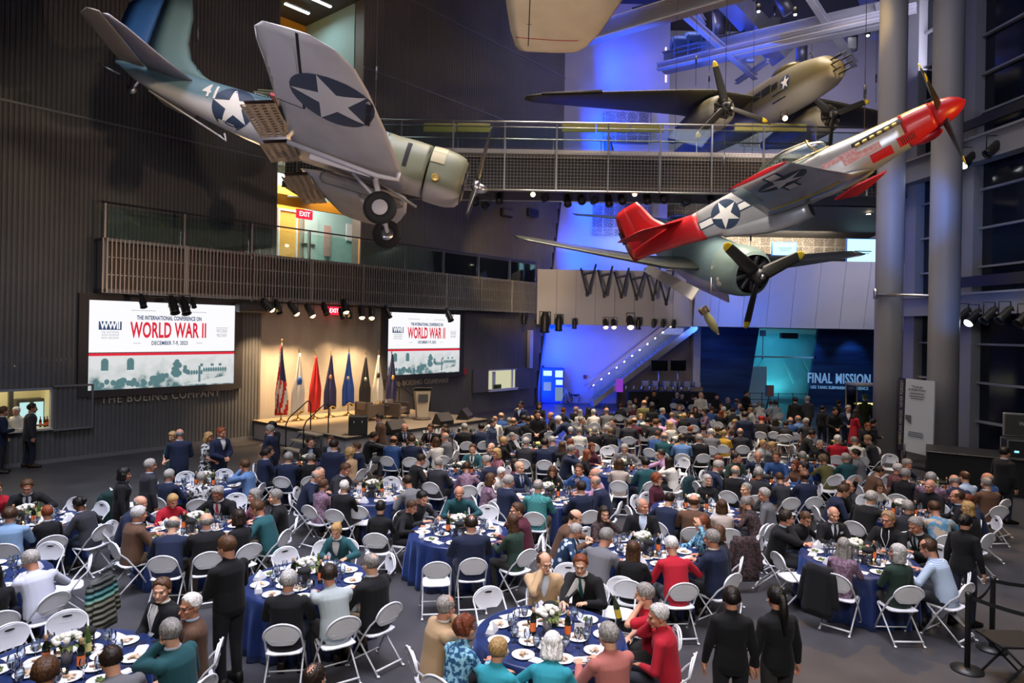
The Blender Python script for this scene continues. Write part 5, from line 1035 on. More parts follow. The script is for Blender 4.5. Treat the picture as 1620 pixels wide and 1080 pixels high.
q = MB(); decal(q, [([(-5.0, .75), (-2.7, .7), (-2.7, .98), (-5.0, 1.17)], 0, 0)], (0, 0, -2), (1, 0, 0), (0, -1, 0), tw, .005); q.build('blue_shading', mat('pale_blue_shading', (.2, .32, .6), .4, .3), pf)  # blue shading beside the yellow band, painted into the wing colour
q = MB(); insignia(q, (-3.75, -4.2, -2), (0, -1, 0), (-1, 0, 0), tw, .55, True, rot=-PI/2+.5); q.build('wing_insignia', INS, pf)
q = MB(); insignia(q, (-6.25, -1, -.02), (1, 0, .0), (0, 0, 1), tr, .44, True, rot=PI/2+.2); q.build('fuselage_insignia', INS, pf)
q = MB(); q.slab([(-2.05, -.62, -.86), (-2.75, -1.0, -.9), (-3.35, -1.05, -1.02), (-2.9, -.55, -1.12), (-2.5, -.5, -1.02)], .05); q.build('gear_door', M['red_paint'], pf)
q = MB(); q.loft(hull([(-4.15, -.82, .3, .14, .3), (-4.8, -.8, .33, .2, .34), (-5.6, -.68, .3, .2, .3), (-6.6, -.45, .2, .15, .18)], n=20, p=3)); q.build('belly_scoop', M['silver'], pf)
q = MB(); q.lathe([(0, .0), (.2, 0), (.2, .02)], 14, M=Matrix.Translation((-4.13, 0, -.9)) @ Matrix.Rotation(PI/2, 4, 'Y')); q.build('scoop_mouth', M['hole'], pf)
q = MB(); q.loft(fin([(.25, -7.6, -9.5, .1), (.48, -8.1, -9.5, .12), (.9, -8.45, -9.48, .11), (1.4, -8.65, -9.4, .08), (1.62, -8.75, -9.35, .05)])); q.loft(fin([(.33, -6.6, -8.5, .06), (.5, -7.6, -8.5, .08), (.56, -8.0, -8.5, .04)])); q.loft(fin([(-.12, -9.1, -9.62, .06), (.25, -9.0, -9.7, .08), (.9, -9.1, -9.72, .08), (1.4, -9.15, -9.65, .06), (1.58, -9.2, -9.5, .04)])); q.build('tail_fin', M['red_paint'], pf)
q = MB(); q.box((-9.69, 0, .75), (.08, .1, .42)); q.build('trim_tab', M['hole'], pf)
for s in (-1, 1): q = MB(); q.loft(wing([(.1, -7.55, -9.15, .42, .14), (1.2, -7.95, -9.15, .42, .1), (1.85, -8.15, -9.1, .42, .07), (2.02, -8.4, -8.95, .42, .03)], s)); q.build('tailplane', M['red_paint'], pf)
q = MB(); q.ell((-4.15, 0, .5), (1.1, .36, .42), 20, 12); can = q.build('canopy', M['glass'], pf)
q = MB(); q.tube([(-3.35, -.36, .42), (-3.5, -.33, .7), (-3.55, 0, .9), (-3.5, .33, .7), (-3.35, .36, .42)], .025, 6); q.tube([(-3.05, -.4, .42), (-4, -.4, .45), (-5.1, -.25, .5)], .02, 6); q.tube([(-3.5, 0, .86), (-4.2, 0, .93), (-4.9, 0, .8), (-5.2, 0, .55)], .02, 6); q.build('canopy_frame', mat('gold_lit_frame', (.5, .42, .25), .35, .6), can)
q = MB(); q.rbox((-4.3, 0, .45), (.15, .4, .6), .04); q.rbox((-3.5, 0, .4), (.2, .4, .3), .04); q.build('cockpit_seat', M['dark_steel'], pf)
cables(pf, [((-6.2, 0, .5), 0), ((-2.2, 0, .4), 0)], ['steel cable above the white star of the red-tailed fighter', 'steel cable above the nose of the red-tailed fighter'])

# ------------------------------------------------------------------ torpedo bomber coming toward the viewer
tb = thing('torpedo_bomber', 'blue-grey torpedo bomber with yellow-tipped propeller facing the camera', 'aircraft')
tb.location = (8.92, 24.8, 6.43); tb.rotation_euler = tuple(math.radians(a) for a in (.8, 16.1, -72.3)); bpy.context.view_layer.update()
M['tb_body'] = paint('intermediate_blue', (.17, .27, .31), (.5, .5, .5), -.62, .05, .45, wob=.1)
q = MB(); q.loft(hull([(-1.6, -.05, .9, .92, .98), (-2.4, -.05, .88, .98, 1.1), (-3.6, 0, .82, 1.05, 1.2), (-5.5, .1, .7, 1.1, 1.05), (-7.5, .25, .5, .85, .75), (-9.5, .4, .28, .5, .45), (-11.2, .5, .05, .1, .1)])); fu = q.build('fuselage', M['tb_body'], tb)
q = MB(); q.loft(hull([(-.3, 0, .72, .72, .72), (-.4, 0, .82, .82, .84), (-.8, 0, .93, .93, .96), (-1.5, -.03, .94, .95, 1.0), (-1.72, -.04, .9, .92, .98)], sub=3), caps=False); cw = q.build('cowling', mat('grey_green_cowl', (.22, .31, .3), .4), tb)
q = MB(); q.lathe([(.0, .06), (.66, .06), (.7, 0)], 24, M=Matrix.Translation((-.6, 0, 0)) @ Matrix.Rotation(PI/2, 4, 'Y')); q.build('cowl_inner', M['hole'], tb)
q = MB(); q.lathe([(.26, -.3), (.26, .15), (.12, .25)], 16, M=Matrix.Rotation(PI/2, 4, 'Y')); [q.cap((-.42, .28*math.cos(a*2*PI/9), .28*math.sin(a*2*PI/9)), (-.42, .62*math.cos(a*2*PI/9), .62*math.sin(a*2*PI/9)), .1, .11, 8) for a in range(9)]; q.build('radial_engine', M['dark_steel'], tb)
propeller(tb, 0, 2.0, 3, 2.554, .44, True, 'steel')
TS = [(.8, -2.5, -5.3, -.3, .5), (2.2, -2.6, -5.2, -.3, .42), (5.0, -2.9, -4.8, .05, .3), (7.6, -3.3, -4.5, .38, .18), (8.1, -3.5, -4.4, .44, .08)]
for s, nm in ((-1, 'right_wing'), (1, 'left_wing')): q = MB(); q.loft(wing(TS, s)); q.build(nm, mat('dark_sea_wing', (.13, .14, .13), .25, .4), tb)
q = MB(); q.slab([(-2.1, -1.0, -1.0), (-6.4, -.95, -.85), (-6.4, -1.15, -1.2), (-2.1, -1.25, -1.45)], .06); q.slab([(-3.0, .82, -.95), (-6.2, .72, -.85), (-6.2, 1.0, -1.65), (-3.0, 1.1, -1.75)], .06); q.build('bay_doors', mat('white_bay_door', (.65, .63, .64), .5), tb)
q = MB(); q.slab([(-5.6, -1.15, -.55), (-5.9, -1.3, -.62), (-5.75, -1.2, -.85)], .05); q.build('yellow_flap', M['yel'], tb)
q = MB(); q.ell((-1.1, -.8, -.55), (.16, .1, .14), 8, 6); q.ell((-1.15, -.86, -.4), (.08, .08, .12), 8, 6); q.build('exhaust_fitting', mat('pale_fitting', (.5, .48, .42), .45, .5), tb)
tr = bvh_of([fu, cw]); q = MB(); decal(q, [(disc(.07, 12), 0, 0), ([(.06, -.05), (.1, -.02), (.17, .12), (.14, .12)], 0, 0)], (-1.6, -2, -.05), (1, 0, 0), (0, 0, 1), tr, .01); q.build('small_emblem', M['ins_white'], tb)
q = MB(); q.loft(fin([(.8, -9.3, -11.3, .15), (1.6, -10.2, -11.6, .14), (2.9, -10.8, -11.6, .08)])); q.build('tail_fin', M['tb_body'], tb)
for s in (-1, 1): q = MB(); q.loft(wing([(.1, -9.6, -11.2, .7, .16), (3.0, -10.3, -11.1, .7, .08)], s)); q.build('tailplane', M['tb_body'], tb)
q = MB(); q.ell((-5.2, 0, 1.0), (1.9, .38, .5), 16, 10); q.build('canopy', M['glass'], tb)
bm_ = thing('aerial_bomb', 'olive aerial bomb with box fins hanging below the torpedo bomber', 'bomb', at_y(1124, 508, 25))
d = (at_y(1135, 527, 25)-at_y(1112, 489, 25)); bm_.rotation_euler = d.to_track_quat('X', 'Z').to_euler()
q = MB(); q.lathe([(.005, .56), (.05, .5), (.13, .3), (.155, .05), (.15, -.15), (.09, -.38), (.05, -.45)], 16, M=Matrix.Rotation(PI/2, 4, 'Y')); bb = q.build('bomb_body', mat('olive_bomb', (.24, .23, .11), .55), bm_)
q = MB()
for a in range(4): q.box((0, 0, 0), (.26, .36, .015), M=Matrix.Translation((-.46, 0, 0)) @ Matrix.Rotation(a*PI/4, 4, 'X'))
q.lathe([(.19, -.56), (.19, -.42)], 4, M=Matrix.Rotation(PI/2, 4, 'Y'), caps=False); q.build('bomb_fins', mat('rusty_fins', (.2, .15, .09), .7), bm_); q = MB(); q.lathe([(.0, .58), (.03, .57), (.04, .52)], 10, M=Matrix.Rotation(PI/2, 4, 'Y')); q.build('bomb_nose', mat('bomb_nose_tan', (.5, .38, .2), .5), bm_)
q = MB(); a = bm_.location; q.tube([a+V((0, 0, .12)), a+V((0, 0, 1.6))], .008, 5); tag(q.build('hanging_cable', M['steel']), 'thin wire above the olive bomb', 'cable')
cables(tb, [((-3.0, -1.8, -.05), 0), ((-3.0, 1.8, -.05), 0)], ['cable on the left side of the torpedo bomber', 'cable on the right side of the torpedo bomber'])

# ------------------------------------------------------------------ twin-engined bomber behind the bridge
b2 = thing('twin_engine_bomber', 'olive twin-engined bomber with gun nose above the bridge', 'aircraft')
b2.location = (11.55, 25.3, 14.2); b2.rotation_euler = tuple(math.radians(a) for a in (.6, -2.5, -78.5)); bpy.context.view_layer.update()
M['b2_body'] = paint('olive_over_grey', (.12, .105, .055), (.3, .29, .25), -.28, .12, .5, wob=.1)
M['b2_wing'] = paint('olive_wing', (.07, .065, .045), (.2, .2, .17), .1, .08, .55)
q = MB(); q.loft(hull([(.6, -.25, .16, .16, .16), (.5, -.22, .34, .32, .36), (.0, -.1, .56, .58, .62), (-1.2, 0, .66, .78, .8), (-2.6, .05, .68, .92, .85), (-4.5, .1, .68, .95, .85), (-7.0, .12, .66, .9, .8), (-10, .2, .52, .7, .62), (-13, .35, .3, .45, .4), (-15, .4, .15, .25, .22)])); fu = q.build('fuselage', M['b2_body'], b2)
BS = [(.5, -3.9, -7.3, .35, .55), (2.5, -4.0, -7.1, .55, .5), (3.6, -4.1, -6.9, .5, .45), (7.5, -4.6, -6.3, .3, .28), (9.8, -4.95, -5.9, .18, .16), (10.3, -5.15, -5.6, .15, .06)]
for s, nm in ((-1, 'right_wing'), (1, 'left_wing')):
    q = MB(); q.loft(wing(BS, s)); w = q.build(nm, M['b2_wing'], b2)
    q = MB(); q.loft([[p+V((0, 0, 0)) for p in r] for r in wing([(7.2, -4.55, -4.75, .33, .24), (9.7, -4.93, -5.05, .19, .14)], s)]); q.build('leading_edge', M['hole'], w)
    q = MB(); q.loft(hull([(-3.25, -.35, .48, .48, .48), (-3.4, -.35, .58, .6, .58), (-4.0, -.33, .66, .68, .66), (-5.0, -.3, .64, .66, .66), (-6.5, -.2, .5, .5, .55), (-8.2, -.05, .2, .22, .25)]), M=Matrix.Translation((0, s*2.45, -.15))); n_ = q.build('engine_nacelle', M['b2_body'], b2)
    q = MB(); q.lathe([(0, .05), (.44, .05), (.48, 0)], 20, M=Matrix.Translation((-3.3, s*2.45, -.5)) @ Matrix.Rotation(PI/2, 4, 'Y')); [q.cap((-3.2, s*2.45+.2*math.cos(a*2*PI/9), -.5+.2*math.sin(a*2*PI/9)), (-3.2, s*2.45+.4*math.cos(a*2*PI/9), -.5+.4*math.sin(a*2*PI/9)), .07, .07, 6) for a in range(9)]; q.build('radial_engine', M['hole'], n_)
    propeller(b2, -3.05, 1.92, 3, 1.837 if s < 0 else .4, .3, True, 'dark_steel', y=s*2.45, z=-.5)
    q = MB(); q.slab([(-4.2, s*3.9, -.0), (-6.7, s*3.9, .3), (-6.6, s*5.4, .18)], .02); 
tr = bvh_of([fu]); q = MB(); insignia(q, (-1.7, -2, .1), (1, 0, 0), (0, 0, 1), tr, .3, False); q.build('nose_insignia', INS, b2)
q = MB(); decal(q, [(rect(-.35, -.15, .3, .2), 0, 0), (rect(.36, -.15, .8, .12), 0, 0), (rect(-1.0, -.12, -.42, .2), 0, 0)], (-3.0, -2, .62), (1, 0, 0), (0, .3, 1), tr, .012); decal(q, [(rect(-.3, -.1, .4, .3), 0, 0)], (-1.75, 0, 3), (1, 0, 0), (0, 1, 0), tr, .012); q.build('cockpit_windows', mat('cockpit_glass', (.02, .022, .02), .1), b2)
q = MB(); q.ell((-2.6, 0, .9), (.9, .45, .3), 14, 8); q.build('cockpit_hood', mat('cockpit_hood_glass', (.12, .1, .04), .2), b2)
q = MB(); [q.tube([(.3, y, z), (.95, y, z)], .028, 6) for y, z in ((-.2, .12), (.0, .2), (.2, .12), (-.26, -.1), (.26, -.1), (-.2, -.35), (.2, -.35), (0, -.45))]; [q.tube([(-2.4, -.76, -.2-k*.3), (-1.6, -.76, -.2-k*.3)], .035, 6) for k in (0, 1)]; q.tube([(-.9, 0, .7), (-.9, 0, 1.0), (-1.1, 0, 1.02)], .02, 6); q.build('gun_barrels', M['black'], b2)
for s in (-1, 1):
    q = MB(); q.loft(wing([(0, -13.8, -15.4, .55, .2), (3.2, -14.2, -15.3, .55, .12)], s)); q.build('tailplane', M['b2_wing'], b2); q = MB(); q.loft([[V((x, y+s*3.2, z)) for x, y, z in r] for r in fin([(-.3, -14.4, -15.7, .12), (.8, -14.0, -16, .15), (2.0, -14.8, -15.8, .08)])]); q.build('tail_fin', M['b2_body'], b2)
tag(b2, None, None); cables(b2, [((-4.5, -2.45, .2), 0), ((-4.5, 2.45, .2), 0), ((-3.4, -3.6, .4), 0), ((-3.6, 5.0, .4), 0)], ['cable above the left engine of the twin-engined bomber', 'cable above the right engine of the twin-engined bomber', 'cable outboard of the twin bomber left engine', 'cable with turnbuckle right of the twin bomber nose'])

# ------------------------------------------------------------------ outer wing of the large bomber overhead
t_, r_ = at_y(868, 66, 17.5), at_y(892, -230, 12.5)
bw = thing('bomber_wing', 'huge pale bomber wing hanging overhead at the top centre', 'aircraft', t_)
ax = (r_-t_).normalized(); chord = V((1, -.02, -.0)); chord = (chord-ax*chord.dot(ax)).normalized(); up = chord.cross(ax).normalized()
if up.z < 0: up = -up
bw.matrix_world = Matrix(((chord.x, ax.x, up.x, t_.x), (chord.y, ax.y, up.y, t_.y), (chord.z, ax.z, up.z, t_.z), (0, 0, 0, 1)))
def bsec(y, le, te, th): return [V((le+(te-le)*u, y, th*w*.5)) for u, w in AF]
q = MB(); q.loft([bsec(-.42, .62, -.55, .05), bsec(-.36, .8, -.75, .12), bsec(-.15, 1.0, -.86, .2), bsec(.4, 1.28, -.98, .28), bsec(1.5, 1.65, -1.1, .36), bsec(5, 2.4, -1.5, .6)]); wo = q.build('wing_panel', noise_mat('cream_wing_paint', (.5, .45, .33), (.56, .51, .38), 1.5, .55), bw)
tr = BVHTree.FromPolygons([v.co.copy() for v in wo.data.vertices], [list(p.vertices) for p in wo.data.polygons])
q = MB(); decal(q, [(rect(-.85, -.17, .75, -.14), 0, 0)], (0, 0, -2), (1, 0, 0), (0, -1, 0), tr, .006) ; q.build('red_line', M['flapred'], bw)
q = MB(); decal(q, [(rect(-.012, -4, .012, .15), 0, 0), (rect(-.06, -.7, .06, -.68), 0, 0)], (-.52, 0, -2), (1, 0, 0), (0, -1, 0), tr, .006); q.build('aileron_gap', M['hole'], bw)
bpy.context.view_layer.update()
# ================================================================== TABLES AND WHAT STANDS ON THEM
TB = {  # key: (pixel centre of the top, descriptor, number card, settings)
 '30': (105, 1052, 'table of card thirty', '30', 8), '32': (870, 1003, 'table of card thirty-two', '32', 9), '29': (487, 918, 'table of card twenty-nine', '29', 9), 'A': (310, 838, 'table left behind card twenty-nine', '', 9), 'B': (40, 826, 'table at the left edge', '', 9), 'C': (-35, 915, 'table cut by the left frame edge', None, 8),
 'D': (325, 768, 'table of the floral dress', '', 8), 'E': (487, 738, 'table beside the stage steps', None, 8), 'F': (590, 782, 'table before the stage corner', '', 8), 'G': (727, 842, 'table with bare blue front', None, 9), 'H': (655, 712, 'table under the stage logo', '', 8), 'I': (733, 750, 'table of the teal-grey blazer', None, 8),
 'J': (868, 786, 'table of the teal check shirt', '', 9), 'K': (855, 716, 'table with card 20', '20', 8), 'L': (985, 745, 'table of the pink shirt', None, 8), 'M': (1100, 806, 'table of the burgundy sweater', '', 9), 'N': (1020, 872, 'table behind card thirty-two', None, 9), 'O': (1358, 884, 'right front table', None, 9),
 'P': (1428, 815, 'table behind the right front table', None, 8), 'Q': (1480, 775, 'table by the equipment desk', None, 8), 'R': (1205, 766, 'table of the green jacket', None, 8), 'S': (1275, 737, 'table left of the plaid shirt', '', 8), 'T': (1325, 712, 'table before the display case', None, 7), 'V': (1135, 695, 'table with yellow flowers', '', 7),
 'W': (1232, 679, 'table behind the red cap', '', 7), 'Y': (1072, 706, 'table of the denim shirt', None, 7), 'Z': (1020, 682, 'table of the lilac shirt', None, 7), 'AA': (940, 694, 'table of the white back', None, 7), 'AB': (935, 663, 'table below the wheelchair', None, 6), 'AC': (1000, 653, 'table below the purple sign', None, 6),
 'AD': (1080, 668, 'table below the televisions', None, 6), 'AE': (1150, 662, 'table left below the poster stand', '', 6), 'AF': (1195, 649, 'table by the glowing doorway', None, 6), 'AG': (1100, 638, 'table at the serving bar', None, 5), 'AH': (735, 690, 'table at the right stage corner', None, 7), 'AI': (815, 676, 'table of the orange top', None, 6)}
TR = .875; TZ = .75
TC = {k: at_z(v[0], v[1], TZ) for k, v in TB.items()}
TD = {k: v[2] for k, v in TB.items()}
cm = noise_mat('navy_satin', (.004, .012, .06), (.009, .024, .11), 5, .36, stretch=(1, 1, .35), spec=.6); nodes(cm)[2].inputs['Sheen Weight'].default_value = .35; nodes(cm)[2].inputs['Sheen Tint'].default_value = (.2, .35, 1, 1)
rr = random.Random(4); rings = []; NA = 96
for r, z, fo in ((.02, TZ, 0), (.5, TZ, 0), (TR-.03, TZ, 0), (TR-.006, TZ-.004, 0), (TR+.004, TZ-.03, .0), (TR+.012, TZ-.15, .4), (TR+.03, .4, .85), (TR+.05, .1, 1), (TR+.06, .012, 1)):
    rings.append([V(((r+fo*.045*(math.sin(a*22)+.5*math.sin(a*9+1)+.4*math.sin(a*41)))*math.cos(a), (r+fo*.045*(math.sin(a*22)+.5*math.sin(a*9+1)+.4*math.sin(a*41)))*math.sin(a), z)) for a in [2*PI*j/NA for j in range(NA)]])
q = MB(); q.loft(rings); cloth_me = q.mesh('tablecloth', [cm])
for k, c in TC.items():
    o = link('tablecloth', cloth_me, loc=(c.x, c.y, 0)); o.rotation_euler = (0, 0, rnd.random()*6); tag(o, f'navy blue floor-length cloth over the {TD[k]}', 'tablecloth', 'navy tablecloths')
# --- tableware, one of each kind, then copies
M['china'] = mat('white_china', (.75, .75, .76), .2); M['linen'] = mat('white_napkin', (.72, .72, .76), .8)
M['goblet'] = glass_mat('goblet_glass', (.86, .92, 1), .5, .08); M['leaf'] = noise_mat('salad_leaves', (.03, .09, .015), (.2, .22, .05), 25, .6); M['food'] = noise_mat('dessert_food', (.3, .13, .05), (.75, .6, .42), 18, .6)
def proto(name, parts, cat):
    t = thing(name, 'x', cat)
    for n, b, m in parts: b.build(n, m, t)
    return t
r3 = random.Random(8)
def plate(food):
    a = MB(); a.lathe([(.0, .002), (.085, .002), (.125, .016), (.128, .02), (.12, .018), (.082, .008), (0, .008)], 22)
    b = MB()
    for i in range(14): an, rd = r3.random()*6.3, .055*r3.random()**.5; b.ell((rd*math.cos(an), rd*math.sin(an), .018+.012*r3.random()), (.02, .014, .01), 6, 4)
    return [('dish', a, M['china']), ('food', b, M['leaf'] if food == 'salad' else M['food'])]
PR = {'salad': proto('dinner_plate', plate('salad'), 'plate'), 'dessert': proto('dessert_plate', plate('cake'), 'plate')}
a = MB(); a.lathe([(.034, 0), (.034, .003), (.006, .008), (.005, .085), (.02, .1), (.038, .13), (.04, .16), (.033, .2)], 12, caps=False); PR['wine'] = proto('wine_glass', [('bowl', a, M['goblet'])], 'glass')
a = MB(); a.lathe([(.036, 0), (.036, .004), (.008, .01), (.008, .05), (.03, .065), (.043, .11), (.042, .15), (.036, .18)], 12, caps=False); b = MB(); b.lathe([(.0, .068), (.028, .068), (.039, .105), (.039, .125), (0, .125)], 12); PR['goblet'] = proto('water_goblet', [('bowl', a, M['goblet']), ('iced_water', b, mat('iced_water', (.35, .4, .46), .1))], 'glass')
a = MB(); a.loft([[V((x, y, z)) for x, y in ((-w_, -d_), (w_, -d_), (w_*.9, d_), (-w_*.9, d_))] for w_, d_, z in ((.09, .05, 0), (.075, .035, .05), (.004, .004, .13))], smooth=False); PR['napkin'] = proto('folded_napkin', [('fold', a, M['linen'])], 'napkin')
a = MB(); a.rbox((0, 0, .004), (.2, .12, .008), .003); a.rbox((.01, .0, .011), (.18, .09, .006), .002); PR['flatnap'] = proto('flat_napkin', [('fold', a, M['linen'])], 'napkin')
a = MB(); [a.bar((x, -.1, .004), (x, .1, .004), .006 if k else .012, .003) for k, x in enumerate((-.012, .012))]; PR['cutlery'] = proto('knife_and_fork', [('pair', a, M['steel'])], 'cutlery')
wb = [('bottle', MB().lathe([(.036, 0), (.038, .18), (.034, .215), (.015, .25), (.0135, .3), (.015, .315), (0, .315)], 14), mat('dark_wine_glass', (.008, .012, .008), .1)), ('orange_label', MB().lathe([(.0385, .05), (.0385, .15)], 14, caps=False), mat('orange_label', (.75, .16, .03), .6)), ('cork_foil', MB().lathe([(.0155, .26), (.0155, .318), (0, .318)], 10), mat('tan_foil', (.45, .25, .12), .5))]
PR['bottle'] = proto('wine_bottle', wb, 'bottle')
wb = [('bottle', MB().lathe([(.036, 0), (.038, .17), (.03, .22), (.015, .26), (.0135, .31), (0, .315)], 14), mat('green_wine_glass', (.06, .1, .02), .1)), ('pale_label', MB().lathe([(.0385, .05), (.0385, .14)], 14, caps=False), mat('yellow_label', (.65, .6, .2), .6))]
PR['white'] = proto('white_wine_bottle', wb, 'bottle')
ca = MB(); ca.lathe([(.035, 0), (.04, .005), (.042, .07), (.038, .07), (.036, .01)], 14, caps=False); cb = MB(); cb.lathe([(0, .008), (.03, .008), (.03, .035), (0, .035)], 12); cc = MB(); cc.ell((0, 0, .058), (.012, .012, .024), 8, 6)
PR['candle'] = proto('candle_holder', [('glass_cup', ca, M['goblet']), ('wax', cb, mat('candle_wax', (.7, .5, .3), .5, emit=(1, .45, .1), es=.6)), ('flame', cc, emis('candle_flame', (1, .6, .2), 22))], 'candle')
def flowers(col, seed):
    r4 = random.Random(seed); v = MB(); v.lathe([(.05, 0), (.055, .0), (.055, .17), (.05, .17)], 16); f = MB(); l = MB()
    for i in range(26):
        an, rd = r4.random()*6.3, .12*r4.random()**.5; f.ell((rd*math.cos(an), rd*math.sin(an), .21+.08*math.cos(rd*10)+.02*r4.random()), (.035, .035, .026), 7, 5)
    for i in range(14): an = r4.random()*6.3; c_ = V((math.cos(an), math.sin(an), 0)); l.sheet([[c_*.05+V((0, 0, .17)), c_*.05+V((0, 0, .18))], [c_*.11+V((-c_.y*.03, c_.x*.03, .2)), c_*.11+V((c_.y*.03, -c_.x*.03, .21))], [c_*.17+V((0, 0, .16+.1*r4.random())), c_*.172+V((0, 0, .17))]])
    return [('vase', v, mat('grey_vase', (.3, .3, .32), .35, .4)), ('blossoms', f, col), ('leaves', l, M['leaf'])]
M['wfl'] = noise_mat('white_hydrangea', (.62, .6, .5), (.8, .78, .7), 40, .8, bump=.4); M['yfl'] = noise_mat('yellow_green_blooms', (.55, .5, .12), (.68, .66, .35), 40, .8)
PR['white_fl'] = proto('flower_arrangement', flowers(M['wfl'], 1), 'flowers'); PR['yellow_fl'] = proto('flower_arrangement', flowers(M['yfl'], 2), 'flowers')
a = MB()
for z in range(9): a.tube([(.075*math.cos(t*PI/9), .075*math.sin(t*PI/9), .02+.024*z) for t in range(18)], .0045, 5, closed=True)
for t in range(6): a.tube([(.075*math.cos(t*PI/3), .075*math.sin(t*PI/3), 0), (.075*math.cos(t*PI/3), .075*math.sin(t*PI/3), .22)], .004, 5)
b = MB(); b.ell((0, 0, .22), (.1, .085, .05), 10, 6); PR['bucket'] = proto('wire_bread_basket', [('coiled_wire', a, M['black']), ('black_napkin', b, M['black_soft'])], 'basket')
a = MB(); a.lathe([(.025, 0), (.028, .06), (.012, .075)], 8); PR['shaker'] = proto('salt_shaker', [('shaker', a, M['steel'])], 'shaker')
a = MB(); a.lathe([(.05, 0), (.055, .03), (.05, .05), (.02, .055)], 12); PR['roll'] = proto('bread_bowl', [('bowl', a, M['china'])], 'bowl')
def card(txt):
    t = thing('table_card', 'x', 'card'); a = MB(); a.slab([(-.06, .0, 0), (.06, .0, 0), (.06, .03, .16), (-.06, .03, .16)], .003); a.slab([(.06, .06, 0), (-.06, .06, 0), (-.06, .03, .16), (.06, .03, .16)], .003); a.build('folded_card', M['linen'], t)
    if txt:
        a = MB(); add_text(a, txt, Matrix.Translation((0, .008, .078)) @ Matrix.Rotation(math.radians(79), 4, 'X'), .1, 0, .0015, .9, 1, .003); a.build('printed_number', M['black'], t)
    return t
used = {k: False for k in PR}
def put(kind, x, y, rz, label, group):
    p = PR[kind]
    if not used[kind]: used[kind] = True; p.location = (x, y, TZ+.001); p.rotation_euler = (0, 0, rz); p['label'] = label; p['group'] = group; KIDS[p.name] = [(c, list(c.children)) for c in p.children]; return p
    return dup(p, (x, y, TZ+.001), rz, label, group)
rt = random.Random(21)
for k, c in TC.items():
    n = TB[k][4]; d = c.y; desc = 'the '+TD[k]; a0 = rt.random()*6.3
    P_ = lambda r, a: (c.x+r*math.cos(a), c.y+r*math.sin(a))
    for i in range(n):
        a = a0+2*PI*i/n; put('salad' if rt.random() < .5 else 'dessert', *P_(.63, a), rt.random()*6, 'x', f'plates on {desc}')
        if d < 31:
            put('goblet', *P_(.47, a+.16), 0, 'x', f'water goblets on {desc}'); put('wine', *P_(.44, a-.14), 0, 'x', f'wine glasses on {desc}')
        if d < 20: put('napkin' if rt.random() < .35 else 'flatnap', *P_(.68, a+.3), a+PI/2, 'x', f'napkins on {desc}')
        if d < 16:
            if rt.random() < .7: put('dessert', *P_(.33, a+.4), 0, 'x', f'plates on {desc}')
            put('cutlery', *P_(.66, a-.24), a+PI/2, 'x', f'cutlery on {desc}')
    put('yellow_fl' if k in ('V', 'W', 'AD', 'AE', 'T', 'AA', 'K') else 'white_fl', c.x-.03, c.y+.05, 0, f'{"yellow-green" if k in ("V", "W", "AD", "AE", "T", "AA", "K") else "white"} flower arrangement in a grey vase on {desc}', 'centrepieces')
    put('bottle', c.x-.2, c.y-.02, 0, f'orange-labelled wine bottle, left of the flowers on {desc}', 'wine bottles'); put('bottle', c.x+.2, c.y-.08, 0, f'orange-labelled wine bottle, right of the flowers on {desc}', 'wine bottles')
    if d < 24: put('white', c.x+.08, c.y+.22, 0, f'green wine bottle behind the flowers on {desc}', 'white wine bottles')
    put('candle', c.x+.12, c.y-.22, 0, f'lit candle in a glass cup, near right on {desc}', 'candles')
    if d < 22: put('candle', c.x-.22, c.y+.2, 0, f'lit candle in a glass cup, far left on {desc}', 'candles'); put('bucket', c.x+.02, c.y-.24 if k not in ('30', '32') else c.y+.3, 0, f'black wire basket with dark napkin on {desc}', 'wire baskets')
    if d < 16: put('shaker', c.x-.1, c.y-.25, 0, f'small metal shaker near the flowers on {desc}', 'shakers'); put('roll', c.x-.32, c.y-.1, 0, f'small white bowl left of the bottles on {desc}', 'white bowls')
    if TB[k][3] is not None:
        t = card(TB[k][3]); off = {'30': (-.02, -.3), '32': (.34, -.08), '29': (.3, -.05)}.get(k, (-.3, .05)); t.location = (c.x+off[0], c.y+off[1], TZ); t['label'] = f'white card with printed number on {desc}' if TB[k][3] else f'plain white table card on {desc}'
for o in list(COL.objects):                     # repeats that nothing tells apart share one label per table
    if o.get('label') == 'x':
        g = o['group']; nm, tb = g.split(' on ', 1)
        what = {'plates': 'white plate with leafy salad' if 'dinner' in o.name else 'small white plate with dessert', 'water goblets': 'glass goblet of iced water', 'wine glasses': 'clear stemmed wine glass', 'napkins': 'peaked white napkin' if 'folded' in o.name else 'flat folded white napkin', 'cutlery': 'knife and fork lying'}[nm]
        o['label'] = f'{what} on {tb}'; o['group'] = f'{what}s on {tb}'
# ================================================================== PEOPLE: bodies grown once per pose, dressed, then copied
def evaluate(mb, name, voxel, smooth=4, ratio=1.0, fac=.5):
    me = mb.mesh(name, []); bm = bmesh.new(); bm.from_mesh(me); bmesh.ops.recalc_face_normals(bm, faces=bm.faces); bm.to_mesh(me); bm.free()
    o = bpy.data.objects.new(name, me); COL.objects.link(o)
    r = o.modifiers.new('r', 'REMESH'); r.mode = 'VOXEL'; r.voxel_size = voxel; r.use_smooth_shade = True
    s = o.modifiers.new('s', 'SMOOTH'); s.iterations = smooth; s.factor = fac
    if ratio < 1: d = o.modifiers.new('d', 'DECIMATE'); d.ratio = ratio
    out = bpy.data.meshes.new_from_object(o.evaluated_get(bpy.context.evaluated_depsgraph_get())); out.name = name
    bpy.data.objects.remove(o); bpy.data.meshes.remove(me)
    out.polygons.foreach_set('use_smooth', [True]*len(out.polygons)); return out
